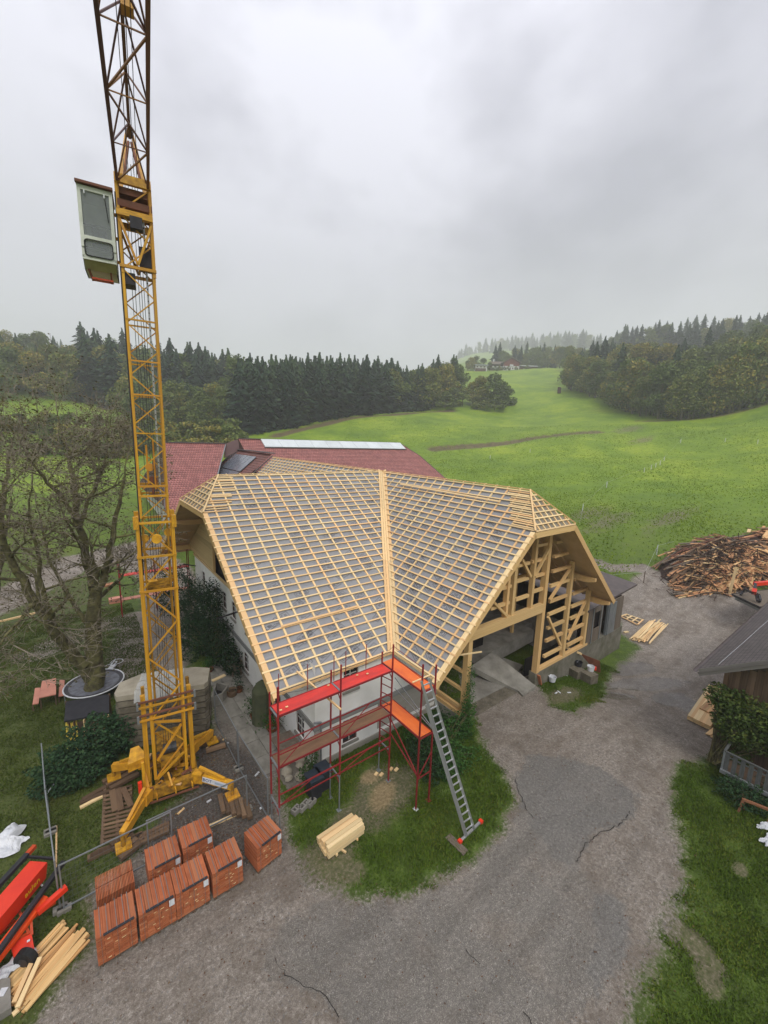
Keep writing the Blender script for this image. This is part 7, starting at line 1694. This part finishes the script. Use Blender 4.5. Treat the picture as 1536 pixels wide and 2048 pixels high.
# distant farm
fp = atD(1022, 742, 395); fz = float(TZ(fp.x, fp.y)); farm = thing('distant_farm', 'distant farmhouse with brown wooden gable and white ground floor on the hill', 'building', (fp.x, fp.y, fz))
def FL(u_, v_, z): p = Vector((fp.x, fp.y, 0))+R0*u_+F0*v_; return V3(p.x, p.y, fz+z)
def fbox(nm, u0, u1, v0, v1, z0, z1, m, par=farm):
    mb = MB(); vs = [FL(u_, v_, z) for u_ in (u0, u1) for v_ in (v0, v1) for z in (z0, z1)]; mb.add(vs, [(0, 1, 3, 2), (4, 6, 7, 5), (0, 4, 5, 1), (2, 3, 7, 6), (0, 2, 6, 4), (1, 5, 7, 3)]); return mb.build(nm, M[m], par)
fbox('wall', -7, 7, 0, 14, -1, 3.4, 'farmwall'); mb = MB(); g0 = [FL(-7, -.1, 3.4), FL(7, -.1, 3.4), FL(7, -.1, 6.5), FL(0, -.1, 10.2), FL(-7, -.1, 6.5)]; mb.slab(g0, 14, n=F0*-1); mb.build('gable', mat('farm_red_brown_boards', (.19, .055, .04), (.13, .04, .03), .9, 1, rnd=0), farm)
mb = MB(); mb.slab([FL(-9, -1.5, 5.9), FL(0, -1.5, 10.9), FL(0, 15, 10.9), FL(-9, 15, 5.9)], .4, n=(0, 0, 1)); mb.slab([FL(0, -1.5, 10.9), FL(9, -1.5, 5.9), FL(9, 15, 5.9), FL(0, 15, 10.9)], .4, n=(0, 0, 1)); mb.build('roof', M['greywood'], farm)
for k in range(6): fbox('window', -5.8+k*2.2, -4.8+k*2.2, -.15, -.05, .9, 2.2, 'farmwood')
fbox('balcony', -1.5, 1.5, -.5, -.15, 3.6, 4.6, 'white'); fbox('wing_wall', -18, -6, 3, 12, -1, 4.5, 'farmwood'); fbox('wing_lower_wall', -16, -7, 2.8, 3, 1.0, 3.6, 'farmwall')
MB().slab([FL(-19, 1.5, 5), FL(-5, 1.5, 5), FL(-3, 8, 8.3), FL(-17, 8, 8.3)], .35, n=(0, 0, 1)).slab([FL(-17, 8, 8.3), FL(-3, 8, 8.3), FL(-5, 14, 5), FL(-19, 14, 5)], .35, n=(0, 0, 1)).build('wing_roof', M['greywood'], farm)
fbox('chimney', -14.5, -13.6, 7, 7.8, 8, 10, 'white')
f2 = thing('distant_shed', 'long low shed with pale roof edge to the right of the distant farmhouse', 'shed', FL(16, 2, 0)); fbox('wall', 8, 28, 2, 10, -1, 4.0, 'farmwood', f2); fbox('roof', 7.5, 26, 1.2, 11, 4.0, 4.5, 'white', f2); fbox('door', 11, 12.4, 1.9, 2, -.2, 1.8, 'farmwall', f2); fbox('door', 18, 19.4, 1.9, 2, 0, 2.0, 'farmwall', f2); fbox('lean_to', 26, 36, 3, 9, -.5, 2.5, 'greywood', f2)
f3 = thing('distant_cottage', 'small white cottage with pale roof left of the distant farmhouse', 'cottage', FL(-28, -6, 0)); fbox('wall', -33, -23, -8, -1, -4, 1.6, 'farmwall', f3); fbox('lower_wall', -33.1, -24, -8.2, -8, -4, -.6, 'farmwood', f3); fbox('roof', -34, -22, -9, 0, 1.6, 2.4, 'galv', f3)
for k in range(3): fbox('window', -32+k*3, -30.8+k*3, -8.3, -8.05, .1, 1.1, 'farmwood', f3)
for u_, v_, h in ((-36, -4, 12), (-20, -5, 8), (-38, 2, 9), (-12, -6, 5), (-8, -7, 4), (-4, -6, 4), (2, -7, 3.5), (12, -5, 4), (24, -4, 5), (-24, 4, 11), (-30, 6, 13), (-16, -8, 5)):
    plant(random.choice(BROAD if h > 7 else BUSHM), 'farm_tree', FL(u_, v_, 0), h, 1.2, ['lowest', 'rounded'][h > 4.5]+(' shrub' if h < 6 else ' tree')+' in the distant farm garden, '+('left of the cottage' if u_ < -30 else 'between cottage and farmhouse' if u_ < -7 else 'in front of the farmhouse' if u_ < 8 else 'in front of the long shed'), 'tree', 'garden trees of the distant farm')
# ---------------------------------------------------------------- near bare walnut trees
def bare_tree(name, label, limbs, seed, nleaf, dens=1.0):
    """limbs: list of (polyline of points, radius at foot, radius at end, spawn) - side branches grow by recursion"""
    rg = random.Random(seed); base = limbs[0][0][0]; t = thing(name, label, 'tree', (base[0], base[1], 0), None); mb = MB(); tw = MB(); tips = []
    def grow(p, d, r, ln, lvl):
        n_ = 3
        for i in range(n_):
            d = (d+Vector((rg.gauss(0, .17), rg.gauss(0, .17), rg.gauss(0, .12)+.03))).normalized(); q = p+d*ln/n_; r2 = r*.86
            (mb if r > .03 else tw).tube(p, q, r, r2, n=5 if r > .03 else 3, cap=False); tips.append(q)
            if lvl < 4 and rg.random() < .8*dens:
                ax = Vector((rg.gauss(0, 1), rg.gauss(0, 1), rg.gauss(0, .7))); ax = (ax-d*ax.dot(d)).normalized(); grow(q, (d*.6+ax*.9).normalized(), max(.010, r2*.5), ln*.62, lvl+1)
            p, r = q, r2
        if lvl >= 4: return
        for k in range(2):
            ax = Vector((rg.gauss(0, 1), rg.gauss(0, 1), rg.gauss(0, .5))); ax = (ax-d*ax.dot(d)).normalized()
            grow(p, (d+ax*rg.uniform(.35, .8)).normalized(), max(.010, r*.7), ln*rg.uniform(.66, .85), lvl+1)
    for pts, ra, rb, spawn in limbs:
        n_ = len(pts)-1
        sub_ = []
        for i in range(n_):
            for k in range(3): sub_.append(Vector(pts[i]).lerp(Vector(pts[i+1]), k/3)+Vector((rg.gauss(0, .05), rg.gauss(0, .05), rg.gauss(0, .04)))*(i+k > 0))
        sub_.append(Vector(pts[-1])); m_ = len(sub_)-1
        for i in range(m_):
            r_a, r_b = ra+(rb-ra)*i/m_, ra+(rb-ra)*(i+1)/m_; mb.tube(sub_[i], sub_[i+1], r_a, r_b, n=9 if ra > .15 else 6, cap=False)
            if spawn and i >= m_*spawn[0] and rg.random() < spawn[1]:
                d = (sub_[i+1]-sub_[i]).normalized(); ax = Vector((rg.gauss(0, 1), rg.gauss(0, 1), rg.gauss(0, .4))); ax = (ax-d*ax.dot(d)).normalized(); grow(sub_[i+1], (d*.45+ax).normalized(), r_b*.45+.01, spawn[2]*rg.uniform(.7, 1.2), 1)
        if spawn: grow(sub_[-1], (sub_[-1]-sub_[-2]).normalized(), rb*.8, spawn[2], 1)
    mb.build('trunk', M['bark'], t, smooth=True); tw.build('twigs', M['twig'], t)
    tp = np.array([tuple(p) for p in tips]); sel = tp[rng.integers(len(tp), size=nleaf)]+rng.normal(size=(nleaf, 3))*np.array([.07, .07, .09])-np.array([0, 0, .04]); leafcloud('leaves', sel, .062, M['deadleaf'], t)
    return len(tips), len(tw.f)
def LP(*q): return [atD(x, y, D) for x, y, D in q]
foot = at(192, 1402, -.1); D0 = math.hypot(foot.x, foot.y)
def Q(*q): return [foot if x is None else atD(x, y, D0+dd) for x, y, dd in q]
(bare_tree('walnut_tree', 'big nearly bare mossy walnut tree between trampoline and playhouse, left of the crane', [
 (Q((None, 0, 0), (190, 1330, 0), (187, 1260, 0), (191, 1190, 0)), .50, .30, (.5, .3, 1.6)),
 (Q((191, 1192, 0), (176, 1130, 0), (160, 1050, .4), (150, 980, .8), (140, 920, 1.2), (128, 880, 1.4)), .24, .05, (.2, .75, 2.0)),
 (Q((191, 1195, 0), (213, 1140, -.2), (226, 1075, -.5), (238, 1010, -.9), (250, 950, -1.0)), .22, .05, (.2, .6, 1.35)),
 (Q((184, 1360, 0), (150, 1315, -.2), (108, 1262, -.5), (70, 1200, -.8), (30, 1140, -1.0), (2, 1060, -1.1), (-25, 975, -1)), .34, .07, (.3, .7, 2.1)),
 (Q((160, 1050, .4), (122, 990, 0), (86, 950, -.5), (56, 915, -.8)), .13, .035, (.15, .8, 1.8)),
 (Q((108, 1262, -.5), (90, 1180, -1.2), (70, 1090, -1.6), (58, 1000, -2)), .15, .04, (.2, .8, 1.9)),
 (Q((191, 1200, 0), (235, 1165, .8), (258, 1130, 1.4)), .13, .04, (.2, .7, 1.1)),
 (Q((160, 1050, .4), (190, 980, 1), (205, 930, 1.5), (215, 900, 1.8)), .12, .03, (.1, .7, 1.3)),
 (Q((70, 1200, -.8), (40, 1240, -1.6), (0, 1290, -2.2)), .12, .04, (.1, .8, 1.7)),
 (Q((187, 1260, 0), (140, 1200, 1.2), (100, 1120, 2), (80, 1030, 2.4)), .14, .04, (.2, .8, 1.8))], 5, 10000, 1.05))
foot = at(-30, 1330, -.1); D0 = math.hypot(foot.x, foot.y)
(bare_tree('walnut_tree', 'second bare tree with dark trunk cut off by the left edge of the view', [
 (Q((None, 0, 0), (-20, 1240, 0), (-8, 1150, 0), (0, 1100, 0)), .42, .28, (.6, .3, 1.5)), (Q((0, 1100, 0), (5, 1000, .3), (15, 950, .5), (20, 900, .5)), .2, .05, (.2, .7, 1.9)), (Q((0, 1100, 0), (-40, 1020, .3), (-80, 920, .5)), .2, .05, (.2, .5, 1.9))], 9, 4000, 1.0))
# climbing shrub on the side wall, dark bush, ivy and vines
def bushy(name, label, cat, blobs, n, size, m, stem=None, group=None):
    c = blobs[0][0]; t = thing(name, label, cat, (c[0], c[1], 0), group); pts = []
    w = np.array([b[1][0]*b[1][1]*b[1][2] for b in blobs])**.66; w /= w.sum()
    for (cc_, rr_), ww in zip(blobs, w):
        k = int(n*ww); d = rng.normal(size=(k, 3)); d /= np.linalg.norm(d, axis=1)[:, None]; rad = 1-np.abs(rng.normal(size=(k, 1)))*(.15 if n > 15000 else .25); lump = 1+.22*np.sin(d[:, :1]*7+d[:, 1:2]*5+d[:, 2:]*6+cc_[0]); pts.append(np.array(cc_)+d*np.array(rr_)*rad*lump)
    pts = np.concatenate(pts); pts = pts[pts[:, 2] > .03]; leafcloud('foliage', pts, size, M[m], t)
    sm = MB()
    for cc_, rr_ in blobs: 
        for k in range(4): sm.tube((c[0]+random.uniform(-.2, .2), c[1]+random.uniform(-.2, .2), 0), (cc_[0]+random.uniform(-.5, .5)*rr_[0], cc_[1]+random.uniform(-.5, .5)*rr_[1], cc_[2]+rr_[2]*.5), .03, .01, n=4, cap=False)
    sm.build('stems', M['bark'], t); return t
bushy('climbing_shrub', 'tall dark evergreen shrub climbing the white side wall beyond the terrace', 'shrub', [((6.9, 26.3, 1.4), (1.0, 2.0, 1.6)), ((6.9, 28.3, 2.3), (.8, 1.9, 2.2)), ((7.1, 27.6, 3.9), (.5, .9, 1.2)), ((6.5, 30.5, 2.0), (.9, 1.6, 1.9)), ((6.0, 33.5, 2.6), (1.5, 1.6, 1.9)), ((7.1, 24.3, .9), (.6, 1.2, 1.0)), ((6.0, 28.0, 1.3), (1.3, 2.4, 1.3))], 21000, .07, 'ivy')
c = at(210, 1510, 0); bushy('yew_bush', 'wide dark green bush in front of the black-roofed playhouse', 'bush', [((c.x-.3, c.y-.3, .9), (1.5, 1.0, 1.2)), ((c.x-1.5, c.y-.9, .7), (1.1, .9, .9)), ((c.x+.7, c.y+.2, .8), (.8, .9, 1.0)), ((c.x-.9, c.y-1.3, .5), (1.0, .7, .6))], 12000, .075, 'bush')
c = at(935, 1440, 0); bushy('green_shrub', 'green overgrown bank below the left gatepost of the barn', 'shrub', [((13.0, 11.9, .4), (1.0, .8, .9)), ((14.2, 12.2, .5), (.9, .6, 1.0)), ((12.6, 10.9, .3), (.8, .7, .6)), ((14.9, 11.9, .9), (.4, .4, 1.5)), ((13.4, 11.0, .2), (1.1, .7, .4)), ((12.6, 13.1, .5), (.8, .6, .7))], 7500, .055, 'leafy')
c = at(930, 1480, 0); bushy('ivy_bank', 'dark ivy on the masonry bank behind the ladder', 'ivy', [((12.2, 12.1, .6), (.9, .7, .9)), ((11.9, 11.2, .35), (.7, .7, .6)), ((13.6, 12.8, .7), (.8, .5, .9))], 5000, .06, 'ivy')
gx, gy, gz_ = 15.35, 12.3, 0
bushy('climbing_rose', 'thin climbing plant rising on the left gatepost', 'climber', [((15.2, 12.3, 1.2), (.35, .25, 1.2)), ((15.4, 12.3, 2.6), (.3, .2, 1.2))], 700, .05, 'leafy')
bushy('wall_climber', 'climbing rose with dark leaves on the corner pipe under the scaffold', 'climber', [((7.4, 14.1, 1.1), (.3, .3, .7)), ((7.2, 14.0, .5), (.5, .4, .4))], 700, .05, 'leafy')
c = ata(1475, 1350, 23.7)
bushy('vine', 'green and yellow grapevine covering the wall of the right house', 'vine', [((23.4, 4.0, 3.3), (.45, .7, .6)), ((23.2, 3.4, 2.4), (.45, .8, .9)), ((23.4, 3.2, 3.0), (.4, .9, .9)), ((23.5, 2.5, 2.6), (.35, .9, 1.1)), ((23.6, 3.2, 1.9), (.3, .9, .8)), ((23.6, 1.7, 2.3), (.3, .7, 1.2)), ((23.6, 3.9, 2.3), (.3, .45, .7)), ((23.6, 3.3, .7), (.3, .6, .7))], 9000, .085, 'vine')
bushy('low_shrub', 'dark low shrub under the raised porch at the right', 'shrub', [((21.6, 2.6, .3), (.8, .9, .6)), ((22.6, 1.8, .2), (.8, .8, .5))], 3500, .055, 'ivy')
# grass, scattered through the lawns near the viewer (uncountable)
def scatter(n, a0, a1, b0, b1, test):
    X = rng.uniform(a0, a1, n); Y = rng.uniform(b0, b1, n); az = np.arctan2(X, Y); D = np.hypot(X, Y); k = (np.abs(az-HD) < .95) & (D > 5) & test(X, Y); return X[k], Y[k]
def lawn(X, Y):
    g, a, soil, sand, wet, dark, pave = regions(X, Y); return (g+.30*np.sin(X*2.3+1.7*np.sin(Y*1.9))*np.sin(Y*2.9+X)+.12*np.sin(X*7+Y*5) < -.04-.75*rng.random(X.shape)**2) & (soil < .05+rng.normal(size=X.shape)*.25) & (sand < 0) & (dark < .1+rng.normal(size=X.shape)*.2) & (pave < 0)
def blades(name, X, Y, h, w, m):
    n = len(X); Z = TZ(X, Y)+.0; C_ = np.stack([X, Y, Z], 1); a = rng.uniform(0, 6.28, n); s = np.stack([np.cos(a), np.sin(a), np.zeros(n)], 1)*w*rng.uniform(.6, 1.3, (n, 1)); ln_ = rng.normal(size=(n, 3))*.5; ln_[:, 2] = 1; tipv = ln_*h*rng.uniform(.5, 1.3, (n, 1))
    o = quads_mesh(name, C_, s, tipv, m, tri=True); o['kind'] = 'stuff'; return o
X, Y = scatter(900000, 2.8, 30, -12, 20, lawn); blades('grass', X, Y, .085, .024, M['grass'])
X, Y = scatter(260000, -16, 3.5, 10, 40, lawn); blades('grass', X, Y, .07, .028, M['grassdull'])
az_ = rng.uniform(HD-.1, HD+.85, 110000); D_ = 46+120*rng.random(110000)**1.6; X, Y = D_*np.sin(az_), D_*np.cos(az_)
kk = (sdf(YARD, X, Y) < -1) & ((X > 38) | (Y > 30)) & (Y > -8) & (np.sin(X*.21+np.sin(Y*.17)*2)*np.sin(Y*.26+X*.05) > rng.uniform(-1.1, .9, X.shape)); X, Y = X[kk], Y[kk]
blades('meadow_tufts', X, Y, .16, .09, M['tuft'])
X, Y = scatter(30000, -6, 24, -8, 20, lambda X, Y: regions(X, Y)[0] > -.6); n = len(X)
C_ = np.stack([X, Y, TZ(X, Y)+.05], 1); a = rng.uniform(0, 6.28, n); s = rng.uniform(.012, .038, n)
o = quads_mesh('fallen_leaves', C_[:n//6], np.stack([np.cos(a), np.sin(a), .2*np.ones(n)], 1)[:n//6]*s[:n//6, None], np.stack([-np.sin(a), np.cos(a), .1*np.ones(n)], 1)[:n//6]*s[:n//6, None]*.9, M['litter']); o['kind'] = 'stuff'
X, Y = scatter(150000, -4, 34, -12, 18, lambda X, Y: (regions(X, Y)[0] > 0)); n = len(X); s = .006+.032*rng.random(n)**3
C_ = np.stack([X, Y, TZ(X, Y)+.045], 1); a = rng.uniform(0, 6.28, n)
o = quads_mesh('loose_gravel', C_, np.stack([np.cos(a), np.sin(a), .3*np.ones(n)], 1)*s[:, None], np.stack([-np.sin(a), np.cos(a), .2*np.ones(n)], 1)*s[:, None], M['gravelstone']); o['kind'] = 'stuff'
X, Y = scatter(9000, -2, 14, 12, 24, lambda X, Y: regions(X, Y)[5] > 0); n = len(X); s = rng.uniform(.015, .05, n); C_ = np.stack([X, Y, TZ(X, Y)+.04], 1); a = rng.uniform(0, 6.28, n)
o = quads_mesh('yard_litter', C_[:2500], np.stack([np.cos(a), np.sin(a), .3*np.ones(n)], 1)[:2500]*s[:2500, None], np.stack([-np.sin(a), np.cos(a), .1*np.ones(n)], 1)[:2500]*s[:2500, None], M['litter']); o['kind'] = 'stuff'
def crack(pix, w, seed):
    rg = random.Random(seed); mb = MB(); pts = []
    for (x0, y0), (x1, y1) in zip(pix[:-1], pix[1:]):
        a_, b_ = at(x0, y0, 0), at(x1, y1, 0); n_ = max(2, int((b_-a_).length/.12))
        for k in range(n_): pts.append(a_.lerp(b_, k/n_)+V3(rg.gauss(0, .035), rg.gauss(0, .035), 0))
    ws = [w*rg.uniform(.35, 1.3) for _ in pts]; L = []
    for i, p in enumerate(pts):
        q = pts[min(i+1, len(pts)-1)]-pts[max(i-1, 0)]; s_ = Vector((-q.y, q.x, 0)).normalized()*ws[i]/2
        for e_ in (-1, 1): v = p+s_*e_; v.z = float(TZ(v.x, v.y))+.045; L.append(v)
    mb.add(L, [(2*i, 2*i+1, 2*i+3, 2*i+2) for i in range(len(pts)-1)]); o = mb.build('asphalt_crack', M['dark']); o['kind'] = 'structure'
crack([(1152, 1728), (1163, 1702), (1185, 1680), (1200, 1668), (1225, 1658), (1250, 1640), (1262, 1622)], .025, 1)
crack([(1028, 1560), (1043, 1598), (1058, 1625), (1070, 1642)], .02, 2)
crack([(552, 1922), (570, 1955), (600, 1965), (640, 1985), (660, 2005), (692, 2045)], .018, 3)
crack([(932, 1902), (948, 1922), (964, 1942)], .02, 4)
crack([(1045, 2020), (1058, 2045), (1064, 2070)], .02, 5)
# ================================================================ HAZE
hz = MB().box(-1500, 2300, -1500, 2300, -8, float(zf.max())+45).build('haze', newmat('haze')[0]); hm = hz.data.materials[0]; t = hm.node_tree; t.nodes.remove(t.nodes['Principled BSDF'])
pv_ = t.nodes.new('ShaderNodeVolumePrincipled'); pv_.inputs['Density'].default_value = .00074; pv_.inputs['Color'].default_value = (.96, .965, 1, 1); pv_.inputs['Anisotropy'].default_value = .1
t.links.new(pv_.outputs[0], t.nodes['Material Output'].inputs['Volume']); hz['kind'] = 'stuff'
